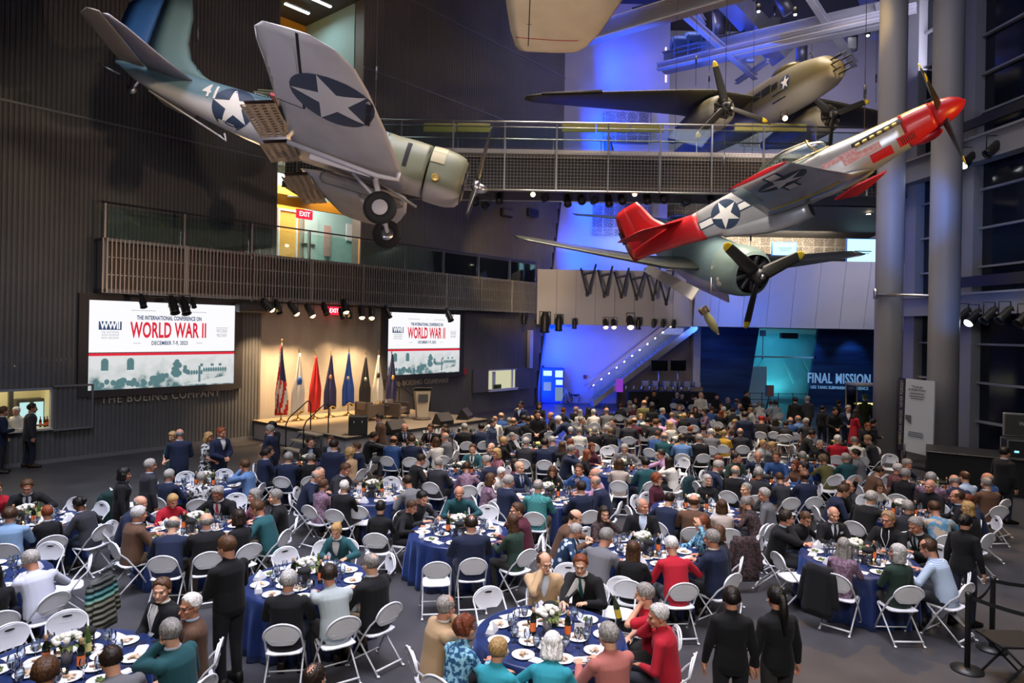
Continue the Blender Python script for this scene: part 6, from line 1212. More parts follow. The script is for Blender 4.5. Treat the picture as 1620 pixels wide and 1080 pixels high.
def ik(a, b, l1, l2, pole):
    a, b = V(a), V(b); d = b-a; L = min(d.length, (l1+l2)*.995); t = d.normalized(); b = a+t*L
    x = (l1*l1-l2*l2+L*L)/(2*L); h = math.sqrt(max(l1*l1-x*x, 1e-6)); p = V(pole)-t*V(pole).dot(t)
    return a+t*x+p.normalized()*h, b
def pose_joints(P, fem):
    """P: dict(stand, lean, yaw, pitch, side, L, R) -> joints; front is +Y, right is +X"""
    J = {}; k = .93 if fem else 1.0; lean = P.get('lean', 0); sw = (.155 if fem else .182)
    pel = V((0, 0, .94 if P.get('stand') else .56)); 
    if P.get('bend'): pel = V((0, -.08, .92))
    tl = .52; up = V((math.sin(P.get('side', 0)), math.sin(lean), math.cos(lean))).normalized(); fw = V((0, math.cos(lean), -math.sin(lean)))
    up2 = V((up.x*1.2, math.sin(lean*1.25), math.cos(lean*1.25))).normalized()
    J['pel'] = pel; J['waist'] = pel+V((0, math.sin(lean*.6), math.cos(lean*.6)))*.2; J['chest'] = J['waist']+up*.2; J['nb'] = J['chest']+up2*.13
    tw = P.get('twist', 0); rx = V((math.cos(tw), math.sin(tw), 0))
    sc = J['chest']+up2*.042
    J['up'], J['fw'], J['rx'] = up2, fw, rx
    J['sh'] = {1: sc+rx*sw, -1: sc-rx*sw}
    hp = P.get('pitch', 0); hy = P.get('yaw', 0)
    hd = (up2*.75+V((0, 0, 1))*.35).normalized(); J['hc'] = J['nb']+hd*.125+V((0, .028, .02))
    J['hR'] = (Matrix.Rotation(hy, 3, 'Z') @ Matrix.Rotation(-hp, 3, 'X') @ Matrix.Rotation(P.get('roll', 0), 3, 'Y'))
    J['wr'], J['el'] = {}, {}
    for s, key in ((1, 'R'), (-1, 'L')):
        a = P.get(key, 'table'); sh = J['sh'][s]
        if isinstance(a, str):
            tgt, pole = {'table': ((.13, .40, .80), (.6, -.1, -1)), 'wide': ((.24, .40, .80), (1, -.1, -.8)), 'lap': ((.1, .27, .68), (.7, -.4, -.6)), 'mouth': ((.05, .30, 0), (.8, .3, -1)), 'reach': ((.1, .62, .86), (.7, 0, -1)), 'sideout': ((.55, .30, .98), (.2, -.3, -1)),
                         'down': ((.27, .05, .78), (.3, -1, 0)), 'clasp': ((.06, .24, 1.02), (.8, -.5, -.3)), 'phone': ((.05, .26, 1.12), (.8, -.4, -.6)), 'bendtable': ((.22, .62, .80), (.6, -.2, -.4)), 'pocket': ((.24, .08, .9), (.8, -.8, 0)), 'wave': ((.3, .22, 1.28), (.8, -.2, -1)), 'elbow': ((.04, .3, 0), (.5, .6, -1))}[a]
            if a in ('mouth', 'elbow'): c = J['hc']+J['hR'] @ V((0, .09, -.13 if a == 'mouth' else -.09)); tg = V((s*.05, c.y, c.z))
            else: tg = V((s*tgt[0], tgt[1], tgt[2]))
            pl = V((s*pole[0], pole[1], pole[2]))
        J['el'][s], J['wr'][s] = ik(sh, tg, .285*k, .255*k, pl)
    J['hip'] = {s: pel+V((s*.09, 0, -.03)) for s in (1, -1)}
    J['kn'], J['an'], J['to'] = {}, {}, {}
    for s in (1, -1):
        if P.get('stand') or P.get('bend'):
            st = P.get('stride', 0)*s; J['an'][s] = V((s*.1, -.02+st*.5, .085)); J['kn'][s] = V((s*.1, .02+st*.3, .5)); J['to'][s] = V((s*.13, .15+st*.5, .03))
        else:
            J['kn'][s] = V((s*.13, .42, .53)); J['an'][s] = V((s*.12, .36+P.get('feet', 0)*s, .085)); J['to'][s] = V((s*.15, .53+P.get('feet', 0)*s, .03))
    J['k'] = k; return J
def ring_at(c, x, y, hw, hd, n=16): return [c+x*hw*math.cos(2*PI*j/n)+y*hd*math.sin(2*PI*j/n) for j in range(n)]
def torso(mb, J, inf, fem, low=0.0, hem=0.0):
    k = J['k']; X = J['rx']; pel, wa, ch, nb, up, fw = J['pel'], J['waist'], J['chest'], J['nb'], J['up'], J['fw']; X0 = V((1, 0, 0)); F0 = V((0, 1, 0)); fm = F0.lerp(fw, .5).normalized(); Xm = X0.lerp(X, .5)
    bust = .02 if fem else 0
    rows = [(pel-V((0, 0, .11+low)), X0, F0, .13+inf+hem, .105+inf+hem*.6), (pel-V((0, 0, .03)), X0, F0, .172*k+inf, .125+inf), (wa.lerp(pel, .45), X0, fm, (.15 if fem else .165)*k+inf, .118+inf), (wa, Xm, fm, (.13 if fem else .155)*k+inf, .11+inf), (wa.lerp(ch, .5)+fw*bust*.5, Xm, fw, .158*k+inf, .115+inf+bust*.5), (ch+fw*bust*.6, X, fw, .172*k+inf, .118+inf+bust*.5), (ch+up*.06, X, fw, .163*k+inf, .1+inf*.9), (ch+up*.1, X, fw, .118*k+inf*.9, .08+inf*.8), (nb, X, fw, .058+inf*.5, .055+inf*.5)]
    mb.loft([ring_at(*r) for r in rows])
def arms(mb, J, inf, end=1.0):
    k = J['k']
    for s in (1, -1):
        sh, el, wr = J['sh'][s], J['el'][s], J['wr'][s]
        mb.ell(sh-J['up']*.012, (.056*k+inf*.8,)*3, 12, 8); mb.cap(sh, el, .05*k+inf*.85, .041*k+inf); mb.cap(el, el.lerp(wr, end), .043*k+inf, .028*k+inf*.9)
def hand(mb, J, s):
    wr, el = J['wr'][s], J['el'][s]; d = (wr-el).normalized(); nrm = V((0, 0, -1)); 
    if abs(d.z) > .8: nrm = V((-s, 0, 0))
    side = d.cross(nrm).normalized(); nrm = side.cross(d).normalized() if side.cross(d).dot(nrm) > 0 else -side.cross(d).normalized()
    if side.x*s > 0: side = -side                       # thumb side: toward the body's midline
    R = Matrix((side, d, nrm)).transposed(); k = J['k']
    mb.cap(wr, wr+d*.03, .027, .03, 10); mb.ell(wr+d*.055, (.042*k, .052*k, .018), 10, 8, R=R)
    for i, (off, L) in enumerate(((.033, .062), (.011, .072), (-.012, .066), (-.034, .05))):
        a = wr+d*(.092-.004*abs(i-1))+side*off; d1 = (d+side*off*2.2+nrm*.25).normalized(); b = a+d1*L*.5; c = b+(d1+nrm*.75).normalized()*L*.55
        mb.cap(a-d1*.012, b, .0095, .009, 8); mb.cap(b, c, .009, .0075, 8)
    a = wr+d*.028+side*.034; b = a+(d*.6+side*.75+nrm*.25).normalized()*.036; c = b+(d*.9+side*.15+nrm*.3).normalized()*.034; mb.cap(a-side*.012, b, .012, .0105, 8); mb.cap(b, c, .0105, .008, 8)
def head(mb, J, fem):
    c, R = J['hc'], J['hR']; k = 1.02 if fem else 1.07
    E = lambda p, r: mb.ell(c+R @ V(p)*k, tuple(x*k for x in r), 16, 12, R=R)
    E((0, -.014, .03), (.076, .097, .09)); E((0, .022, -.035), (.063, .076, .078)); E((0, .068, -.098), (.03, .026, .022)); E((0, .08, .018), (.05, .018, .014)); E((0, .02, -.07), (.056, .06, .045))
    for s in (1, -1): E((s*.077, -.008, -.014), (.011, .021, .033)); E((s*.038, .062, -.03), (.025, .028, .02)); E((s*.031, .084, -.002), (.013, .01, .007))
    mb.cap(c+R @ V((0, .09, .0))*k, c+R @ V((0, .114, -.034))*k, .009, .0145, 8); E((0, .095, -.066), (.025, .011, .011))
    mb.cap(J['nb']-J['up']*.02, c+R @ V((0, -.02, -.06)), .056*k, .053*k, 12)
def person_meshes(tagname, P, fem):
    J = pose_joints(P, fem); k = J['k']; q = MB(); torso(q, J, 0, fem); arms(q, J, 0); head(q, J, fem)
    for s in (1, -1):
        hand(q, J, s); q.cap(J['hip'][s], J['kn'][s], .082*k, .055*k); q.cap(J['kn'][s], J['an'][s], .054*k, .036*k); d = (J['to'][s]-J['an'][s]); q.cap(J['an'][s]-V((0, 0, .04)), J['to'][s]+V((0, 0, .012)), .034, .026, 8)
    body = evaluate(q, 'person', .0066, 5, .3)
    c, R = J['hc'], J['hR']; Ri = R.transposed(); mi = []
    for p in body.polygons:
        l = Ri @ (p.center-c); m = 0
        if l.y > .05 and abs(l.z) < .12:
            if abs(abs(l.x)-.031) < .013 and abs(l.z+.001) < .0055: m = 1
            elif abs(l.x) < .022 and abs(l.z+.066) < .008: m = 2
            elif abs(abs(l.x)-.033) < .019 and abs(l.z-.021) < .005: m = 3
        mi.append(m)
    for m in (M['skin'], M['eye'], M['lip'], M['brow']): body.materials.append(m)
    body.polygons.foreach_set('material_index', mi)
    out = {'J': J, 'body': body, 'fem': fem, 'stand': bool(P.get('stand') or P.get('bend'))}
    tree = BVHTree.FromPolygons([v.co.copy() for v in body.vertices], [list(p.vertices) for p in body.polygons])
    st = out['stand']
    q = MB(); torso(q, J, .028, fem, .12 if st else .02, .02); arms(q, J, .022, .97); out['jacket'] = evaluate(q, 'jacket', .012, 6, .5)
    q = MB(); torso(q, J, .017, fem, .0, .0); arms(q, J, .013, .93); q.cap(J['nb']-J['up']*.02, J['nb']+J['up']*.02, .066, .062); out['shirt'] = evaluate(q, 'shirt', .011, 5, .5)
    q = MB(); torso(q, J, .017, fem, .0, .0)
    for s in (1, -1): q.ell(J['sh'][s]-J['up']*.012, (.07*k,)*3, 12, 8); q.cap(J['sh'][s], J['sh'][s].lerp(J['el'][s], .75), .07*k, .064*k)
    out['polo'] = evaluate(q, 'polo_shirt', .011, 5, .5)
    q = MB(); q.ell(J['pel']-V((0, 0, .03)), (.185*k, .14, .11), 14, 8)
    for s in (1, -1): q.cap(J['hip'][s], J['kn'][s], .1*k, .072*k); q.cap(J['kn'][s], J['an'][s]+V((0, 0, .02)), .07*k, .056*k)
    out['trousers'] = evaluate(q, 'trousers', .015, 5, .5)
    if st:
        q = MB(); torso(q, J, .012, fem); n = 20
        q.loft([ring_at(J['pel']+V((0, 0, z)), V((1, 0, 0)), V((0, 1, 0)), a, b, n) for z, a, b in ((.05, .17, .13), (-.1, .195, .15), (-.3, .21, .17), (-.5, .23, .19))]); arms(q, J, .01, .25); out['dress'] = evaluate(q, 'dress', .012, 5, .5)
    q = MB()
    out['shoe'] = []
    for s in (1, -1):
        a, t = J['an'][s], J['to'][s]; q = MB(); d = V((t.x-a.x, t.y-a.y, 0)).normalized(); x = V((d.y, -d.x, 0)); o = V((a.x, a.y, 0))
        q.loft([[o+d*u+x*w_*e for e in (-1, 1)]+[o+d*u+x*w_*e*.8+V((0, 0, h)) for e in (1, -1)] for u, w_, h in ((-.085, .03, .08), (-.06, .045, .12), (.03, .047, .125), (.09, .05, .09), (.17, .052, .065), (.225, .03, .04))], smooth=True); m = q.mesh('shoe', [M['cloth_smooth']]); out['shoe'].append(m)
    # shirt front, collar, tie, found on the chest of the jacket
    jt = BVHTree.FromPolygons([v.co.copy() for v in out['jacket'].vertices], [list(p.vertices) for p in out['jacket'].polygons])
    X, up, fw, nb = J['rx'], J['up'], J['fw'], J['nb']; f2 = V((0, fw.y, fw.z)).normalized(); f2 = (Matrix.Rotation(P.get('twist', 0), 3, 'Z') @ f2)
    def chest(u, v, off):
        o = nb+X*u-up*v; h = jt.ray_cast(o+f2*.5, -f2, .8); return (h[0] if h[0] is not None else o+f2*.1)+f2*off
    q = MB(); q.sheet([[chest(w_*(j/4-.5)*2, v, .005) for j in range(5)] for v, w_ in ((.0, .05), (.03, .062), (.08, .058), (.14, .045), (.2, .028), (.26, .008))])
    q.tube([nb+up*.012+X*.062*math.cos(a*PI/8)+f2*(.012+.058*math.sin(a*PI/8)) for a in range(16)], .016, 6, closed=True); out['shirt_front'] = q.mesh('shirt_front', [M['cloth']])
    q = MB(); q.sheet([[chest(w_*(j/2-.5)*2, v, .011) for j in range(3)] for v, w_ in ((.0, .018), (.035, .014), (.1, .024), (.2, .026), (.27, .008))]); out['tie'] = q.mesh('tie', [M['cloth_smooth']])
    q = MB()
    for s in (1, -1):
        for v0, u0, u1 in ((0, 0, 0),):
            q.sheet([[chest(s*a, v, .008), chest(s*(a+w_)*.99, v+.01, .013)] for v, a, w_ in ((-.0, .055, .03), (.05, .064, .045), (.1, .056, .05), (.17, .038, .042), (.25, .01, .03))])
    out['lapels'] = q.mesh('lapels', [M['cloth']])
    q = MB(); q.tube([chest(.05, .0, .012), chest(.06, .12, .014), chest(.01, .3, .012), chest(-.05, .12, .014), chest(-.05, 0, .012)], .006, 5); q.sheet([[chest(-.05, .3, .014), chest(.05, .3, .014)], [chest(-.05, .42, .016), chest(.05, .42, .016)]]); out['lanyard'] = q.mesh('name_badge', [M['white_plastic']])
    q = MB(); q.sheet([[chest(.08, .12, .016), chest(.14, .12, .016)], [chest(.08, .16, .016), chest(.14, .16, .016)]]); out['badge'] = q.mesh('name_badge', [M['white_plastic']])
    # glasses
    q = MB(); kk = 1.02 if fem else 1.07
    for s in (1, -1): q.tube([c+R @ V((s*.032+.022*math.cos(a*PI/6), .1, .0+.018*math.sin(a*PI/6)))*kk for a in range(12)], .0019, 5, closed=True); q.tube([c+R @ V((s*.054, .098, .004))*kk, c+R @ V((s*.08, .0, .006))*kk], .0025, 5)
    q.tube([c+R @ V((-.011, .104, .004))*kk, c+R @ V((.011, .104, .004))*kk], .0026, 5); out['glasses'] = q.mesh('glasses', [M['black']])
    # hair styles: a closed surface that dips under the skin where there is no hair
    def hair(style):
        NA, NE = 60, 32; rings = []; rr = random.Random(len(style)*7+1)
        for i in range(NE+1):
            el = -PI/2+PI*max(.01, min(.99, i/NE)); ring = []
            for j in range(NA):
                az = 2*PI*j/NA; dl = V((math.sin(az)*math.cos(el), math.cos(az)*math.cos(el), math.sin(el))); h = tree.ray_cast(c+R @ V((0, 0, .0)), R @ dl, .3)
                r0 = min((h[0]-c).length if h[0] is not None else .12, .125); A = abs((az+PI) % (2*PI)-PI); E_ = math.degrees(el); Ad = math.degrees(A)
                line = (46 if not fem else 40)+5*math.sin(az*5+1) if Ad < 42 else (44-(Ad-42)*1.3 if Ad < 75 else (2 if Ad < 108 else -34))   # lower limit of the hair by direction
                t = (E_-line)/9.0; t = max(-1, min(1, t)); th = .013*t if t > 0 else -.025*min(1, -t*3)
                if style == 'short': th *= 1.0 if E_ < 50 else 1.1
                if style == 'thin': th = .006*t if t > 0 else -.025
                if style == 'balding' : th = .009 if (Ad > 68 and line < E_ < 24) else -.02
                if style == 'receding': th = .009 if ((Ad > 68 and line < E_ < 48) or (Ad > 120 and E_ > line and E_ < 75)) else -.02
                r = r0+th
                if style in ('long', 'bob', 'shag', 'verylong'):
                    L, cy = {'long': (.27, .1), 'bob': (.15, .108), 'shag': (.12, .115), 'verylong': (.36, .11)}[style]; w_ = .02
                    if E_ > line: r = r0+.018+(.006 if style == 'shag' else 0)
                    if Ad > 52 and E_ < 14:
                        f_ = min(1, (Ad-52)/24)*min(1, (14-E_)/12+.2); rb = r
                        r = max(r0+.012, min((cy+.008*math.sin(az*9))/max(.12, math.cos(el)), L/max(.05, math.sin(-el)) if el < 0 else 9)); 
                        if style == 'bob' or style == 'shag': r = min(r, .17)
                        if E_ < -70: r = min(r, .16)
                        r = rb+(r-rb)*f_
                if style == 'curly':
                    if E_ > line or (Ad > 75 and E_ > -35): r = r0+.028+.007*math.sin(az*7+el*5)+.006*rr.random()
                if style == 'cap': r = r0+.014 if E_ > 16 else (r0+.008 if Ad > 80 and E_ > -25 else r0-.02)
                if r > r0: r += (.0028*math.sin(az*17+el*9)+.002*math.sin(az*41+el*23)+.0035*(rr.random()-.5))*(0.4 if style == 'cap' else 1)
                ring.append(c+R @ (dl*r))
            rings.append(ring)
        q = MB(); q.loft(rings)
        if style == 'cap': q.ell(c+R @ V((0, .115, .045)), (.065, .06, .008), 12, 6, R=R)
        if style == 'bun': q.ell(c+R @ V((0, -.125, .03)), (.045, .045, .045), 12, 8)
        if style == 'pony': q.tube([c+R @ V((0, -.1, .05)), c+R @ V((0, -.14, .02)), c+R @ V((0, -.135, -.12)), c+R @ V((0, -.13, -.35))], [.03, .04, .045, .015], 8)
        return q.mesh('hair', [M['hair']])
    out['hairfn'] = hair; out['hair'] = {}
    for key in ('jacket', 'shirt', 'polo', 'trousers', 'dress'):
        if key in out: out[key].materials.append(M['cloth'])
    return out
M['skin'] = objcol_mat('skin', .5, spec=.4); M['eye'] = mat('eye_dark', (.03, .02, .018), .2); M['lip'] = mat('lips', (.32, .1, .08), .5); M['brow'] = mat('eyebrows', (.08, .05, .035), .8)
M['cloth'] = objcol_mat('woven_cloth', .85, sheen=.04, bump=.25, bscale=9); M['cloth_smooth'] = objcol_mat('smooth_cloth', .55); M['hair'] = objcol_mat('hair_strands', .5, bump=.8, bscale=40)
_n, _l, _b = nodes(M['hair']); _oi = [x for x in _n if x.type == 'OBJECT_INFO'][0]; _tc = _n.new('ShaderNodeTexCoord'); _mp = _n.new('ShaderNodeMapping'); _mp.inputs['Scale'].default_value = (1, 1, .25); _nz = _n.new('ShaderNodeTexNoise'); _nz.inputs['Scale'].default_value = 90; _nz.inputs['Detail'].default_value = 3
_crm = _n.new('ShaderNodeValToRGB'); _crm.color_ramp.elements[0].position = .35; _crm.color_ramp.elements[0].color = (.45, .45, .45, 1); _crm.color_ramp.elements[1].position = .65; _crm.color_ramp.elements[1].color = (1.25, 1.22, 1.18, 1); _mx = _n.new('ShaderNodeMix'); _mx.data_type = 'RGBA'; _mx.blend_type = 'MULTIPLY'; _mx.inputs[0].default_value = 1
_l.new(_tc.outputs['Object'], _mp.inputs[0]); _l.new(_mp.outputs[0], _nz.inputs['Vector']); _l.new(_nz.outputs['Fac'], _crm.inputs['Fac']); _l.new(_oi.outputs['Color'], _mx.inputs[6]); _l.new(_crm.outputs['Color'], _mx.inputs[7]); _l.new(_mx.outputs[2], _b.inputs['Base Color'])
POSES = {'A': dict(lean=.12, pitch=.15, L='table', R='table'), 'B': dict(lean=.38, pitch=.45, L='table', R='wide'), 'C': dict(lean=.22, pitch=.1, yaw=.55, L='table', R='mouth', roll=.08), 'D': dict(lean=.02, pitch=.05, yaw=.75, L='lap', R='lap', twist=.1),
         'E': dict(lean=.28, pitch=.18, yaw=-.25, L='reach', R='table', side=-.08), 'F': dict(lean=.16, pitch=.2, yaw=-.45, L='elbow', R='lap'), 'W': dict(lean=.08, pitch=-.02, yaw=.15, L='wave', R='table'),
         'S': dict(stand=1, lean=.03, pitch=.12, L='down', R='down', stride=.12), 'T': dict(stand=1, lean=.06, pitch=.3, yaw=.2, L='clasp', R='clasp'), 'U': dict(stand=1, lean=.04, pitch=.1, yaw=.5, L='pocket', R='phone'), 'H': dict(bend=1, lean=.85, pitch=.6, L='bendtable', R='bendtable')}
PM = {}
def pm(pose, fem):
    if (pose, fem) not in PM: PM[(pose, fem)] = person_meshes('p', POSES[pose], fem)
    return PM[(pose, fem)]
# ================================================================== THE GUESTS
# px,py of the head | sex+pose | hair style+colour | garment+colour | flags: g glasses, t? tie, y lanyard, b badge, f<deg> facing, k skin tone
CROWD = {
'30': "243,936 mD sB JK y;301,958 mD sW JB g tO;283,1002 mF sG JE;211,1072 mB rD SG;60,1095 mA sB JK",
'32': "861,889 mF rB JT g ;923,893 mE sR JK tE g;1020,940 mF sG PR;1043,974 mF sW SR;963,1005 mA sG SC;844,1023 wB oW SE2;745,1009 wC cR SF g;705,966 mF rG JT g;714,1066 wA sY SE2",
'29': "532,839 wB uY JE;601,896 mA nG JK g;453,924 mA sW JK;531,914 mE sD SL2;497,1073 mA nD SK f20",
'A': "332,786 mB sG JK tR k3;404,784 wA lG SM2;284,795 wB sY SR;220,796 mB bG JN;219,813 mA sW JB;270,839 mB bG JN;327,836 mA bG JK;386,822 wA hD SK;427,805 mB sB JE;436,785 mA sG JK",
'B': "43,769 mB sB JK tN g b;135,798 wB uK JD g k2;73,811 wA sR JK;-6,772 wA sB SR b;-8,845 mA sB SL;-40,800 mA sG JK",
'C': "64,897 mB sG SW2 g;17,925 wA lK SK;-25,890 wA lB SU",
'D': "363,735 mF sB SU2;268,752 mA sG JN;314,766 wA sG SX;223,739 mS sG JD f40;212,747 wS hK JK f60",
'E': "490,702 mC sD JK;433,713 wA lB SK;422,717 mA sD JN;457,724 mA sG JN;492,736 mA rG JK;529,705 mS sD JN f10;523,697 mA sB JD;563,718 wA cY ST;564,707 mA sB JN",
'F': "484,752 mB bG JN;515,768 wA sB SP2;535,771 mA nW JK;527,748 mB rG JK;555,745 mB sB JD tR;647,762 mB rD SG;610,800 wA sK SK f0",
'G': "726,774 mB bG SE;648,802 wB sB SK;663,789 mB sK SD;749,835 mA nD JN;823,829 wA lB SV;819,807 mC sB SM g",
'H': "639,676 mA bG JK tN;583,690 mE sD JK;611,701 mA bB JU;649,698 mA sB JN;697,701 wA oB SW;704,691 mA bG JG;713,675 mA sD JK;707,671 mA sB JK;699,684 mA sB JD",
'I': "653,728 mB sD JK;694,732 mA rG JD;745,712 mA sB JE;773,718 wA hY SM2;781,729 mB sG JN;739,743 wB sB SP2;802,733 wA vD SM;785,706 mA bG JN",
'J': "790,747 wB sW SW;773,758 wA oB SP2;804,761 mA sG JN;826,740 mA bG JN tU;873,748 wB hB SK;908,744 mC sB JU tP;945,753 mA bG SP;939,760 mB bG JN;919,771 mA sD JN;850,771 mA nG SE3",
'K': "823,708 mA sG JD;857,704 mA sD JN;867,694 mB sG JN;891,702 wB lR SM;911,708 wE lB SK;783,699 wA sY SK;838,693 wA sG SK",
'L': "923,713 mC sG JN;948,718 wA lR SK;987,712 mB nG JG g;980,734 wA oB SW3;1023,733 mA sK JE;1046,719 mE sD SP g;1064,731 wC lD SW;927,705 wA lR SM",
'M': "1049,760 wD cR SM;1116,762 wD oG SK;1051,796 mB rD JN;1091,806 mA bB JB;1159,813 wA oB SW3;1198,797 wB sG SX2;1202,783 mF sG SG;1177,774 mD nG JB",
'N': "1017,805 mD rG JK y;960,813 wC lD SX2 g;1088,828 wW sR SF g;995,883 wA lB SK;1071,870 mB sW SR g;1127,852 mA sG JN g;1135,843 wA hB SD;931,860 mB sG SG;908,836 wB sG SN2;894,821 mB bB JB",
'O': "1243,819 mC sD JK;1274,820 wB sB SK g b;1323,816 mA bW JK tK b;1402,822 mA sL SK g y;1462,829 mB sG JK;1470,867 mB rB SL3;1420,874 wD oW SV;1337,862 wA vG SP2",
'P': "1347,792 mE sG JK g;1329,776 mB sB SN;1340,769 mW rD JK g;1394,771 wB lB SW;1456,771 mA bG SK;1444,811 mA sG SD;1485,809 mB sB SE4;1505,784 mA rB JK tE b;1537,792 wB sR SN;1543,807 wA oY SK",
'Q': "1408,741 mA nW SM3;1414,759 mA sG SK;1472,742 mB sG SN;1514,750 mA nB SL3 g;1529,769 mB bG SN;1556,757 mA bG SU;1562,768 mA nG JB;1470,760 mA sG SP2;1374,745 mB rD JB",
'R': "1207,714 mB bG JN;1221,721 mA sB SU;1176,727 mD sK SV;1137,728 wC lR SK;1116,737 mB sG JN;1150,750 mA bG JK;1232,737 wA lR SB;1197,763 mA sG SD;1272,739 mA nD SU g;1276,760 mA bD JN k2;1259,762 wB sB SD",
'S': "1213,704 wA sY SL2;1243,707 wF sY SG;1293,704 mD nG SK;1326,731 wB cL SV2;1348,730 mA nG SE;1361,719 mF sD SG;1257,749 mA sG SU",
'T': "1291,687 mB sD JK tK;1339,689 mA sG ST2;1332,712 mA sW SR;1373,695 mB sL SD;1363,703 mB sG SW",
'V': "1134,679 wA sB SK;1110,684 mA sD JB;1159,676 mB bG SN;1153,688 mA bG SD;1141,701 mB sW JG;1186,665 wA cY SB;1122,696 wA sY SY;1088,681 wA sR SK",
'W': "1213,662 wA sD SM;1249,661 mA bG SU2;1265,672 mA bG SU;1273,669 mA sG SD;1230,688 mB kR JK;1260,694 wA sD SD;1203,678 wA oD SD",
'Y': "1044,700 mA bG SE;1048,689 mB sB SU;1078,690 wA sY SY2;1081,701 mA sD SU2;1117,704 mA nG JK;1100,694 wA cL SW",
'Z': "1013,695 mA sB JD;1022,688 mC sB JD y;1037,667 mB sK SP;1016,661 wA sY SL;1007,670 mB sK JK;986,677 mA bB SM;1050,670 wA lY SW",
'AA': "894,686 wA sW SN;931,687 mA nG SW;928,667 mC sG SG;959,679 mB sG JK;957,691 wA sL SK;915,698 wA sG SK;973,668 mA sD JD",
'AB': "903,648 mA bG JK;894,650 wA sR SD;900,661 wA lG SW;932,648 wD lD SK;957,647 mA sK JK;956,659 wA sW SW;974,659 mA bG JG",
'AC': "996,638 mA sG JG;988,653 wA sW SM;984,646 wA sB SD;1016,632 wA lD SK;1033,628 mA bG SP;1047,643 mA sG SU",
'AD': "1077,646 mA nB JG;1103,648 wD lD JK;1064,668 wA sL SP;1073,669 wA sY SK;1106,670 mB sD JN g;1057,650 mA sG SU;1092,652 wA cD SP2",
'AE': "1126,651 mB sB SU;1118,656 wA lR SK;1133,656 mA nW ST;1144,643 wA sB SK;1157,649 mA sD SL2;1168,643 mA bG SU2;1178,648 wA sL SW;1172,665 mA sD SD",
'AF': "1188,634 mA bG JK;1208,637 wA sB SW;1227,638 mA sD SL2;1154,634 mA sG SV;1165,634 mA bB SU;1218,650 wA sG SW",
'AG': "1057,630 mA sG JN;1056,639 mA nG SG;1078,632 wA sG SK;1083,637 wA sD JK;1122,640 wA sY SG",
'AH': "760,683 mA sD JN;785,669 wS sD SN3 f120;750,678 mA sG JK",
'AI': "800,667 mB bL SW;814,664 mA sD SK;821,670 mC bL SU;836,667 wA sY SU;831,677 mA sD SU;804,681 mA bL SD;871,657 mA bG SK;889,672 mB bG JB;793,676 wA sG SG"}
STAND = """42,641 mS sD JD facing the bar hatch, dark suit|f52;-6,652 mU sB JN at the left frame edge by the bar|f60;284,687 mT bG JN seen from behind beside a teal dress|f330;273,690 wT lY DE talking to the bald guest in navy|f200;330,691 wT oY DX beside the tall navy suit|f100;350,684 mT sR JN next to the floral dress|f120
359,865 mT sB SK waiting at table 29, black apron|f300;427,680 mT sG JN watching beside the stage steps|f280;430,674 mU sK JK behind the grey suit at the stage steps|f290;600,661 mT sD JB in front of the stage, red shirt collar|f270;824,640 mT nK JN k3 near the stage-side wall end|f220;853,641 wT lD SK with fur collar before the black cabinet|f180
884,664 mH sW JN bending over a table|f290;851,655 mT sK SK dark server leaning to a table|f190;820,651 wH sY SO orange top, bending over a table|f280;1019,638 mS bL JV2 olive jacket seen from behind|f350;1032,644 wS lK SK black clothes beside the olive jacket|f20;1178,657 mS sD JN standing back to camera at the yellow flowers|f10
1134,627 wT sK SK by the exhibit, arms folded|f190;1181,622 mU sK SK before the dark blue wall|f150;1258,633 mS sK SK left of two before the exhibit lettering|f10;1277,631 mS sG JD right of two before the exhibit lettering|f340;1302,646 wS sK SK reaching to the service table|f70;1321,650 mT sK SK with pale apron facing the hall|f180
1327,637 wU pK SK side on before the blue wall|f90;1342,646 mT nG JN left of the glass case|f200;1354,653 wT lD DR red dress before the glass case|f90;1373,675 wT sR SK smiling before the glass case|f190;1382,668 wU pK SK beside the first column|f100;1035,622 mT sK SK behind the long serving bar|f200;1109,625 mT bG SW behind the serving table, white top|f180
1527,826 wS uK SK bun, carrying a coat by the right front table|f60;1590,716 mS sK JK at the equipment desk|f80;1157,946 wS uK SK ponytail bun, left of two servers in front|f10;1228,946 wS pK SK long ponytail, right of two servers in front|f350;26,650 mT nW SW behind the bar counter, pale shirt|f190"""
COLS = {'K': '101013', 'N': '172039', 'D': '2a2a30', 'G': '646468', 'B': '5a4030', 'T': 'b39572', 'W': 'cfcac2', 'R': 'a8172a', 'M': '4d1d2c', 'V': '25382f', 'E': '1d4a50', 'U': '2b4a7d', 'L': '7f9cbc', 'P': 'b992b3', 'O': 'd0662c', 'Y': 'c79a33', 'C': 'b06a62', 'F': '2a6a94', 'X': 'bcbcbc',
        'E2': '2f93a3', 'L2': 'a9b3b4', 'M2': '6d3444', 'W2': 'b9bccb', 'U2': '5e7fae', 'P2': '77596d', 'X2': '2a2024', 'E3': '2a6c72', 'L3': '8aa5c6', 'N2': '16385a', 'E4': '5f8fa6', 'M3': '5a2c30', 'V2': '55522f', 'T2': '9c8f66', 'Y2': 'a67d38', 'W3': 'b3a59b', 'N3': '232c40', 'V2j': '5a5638'}
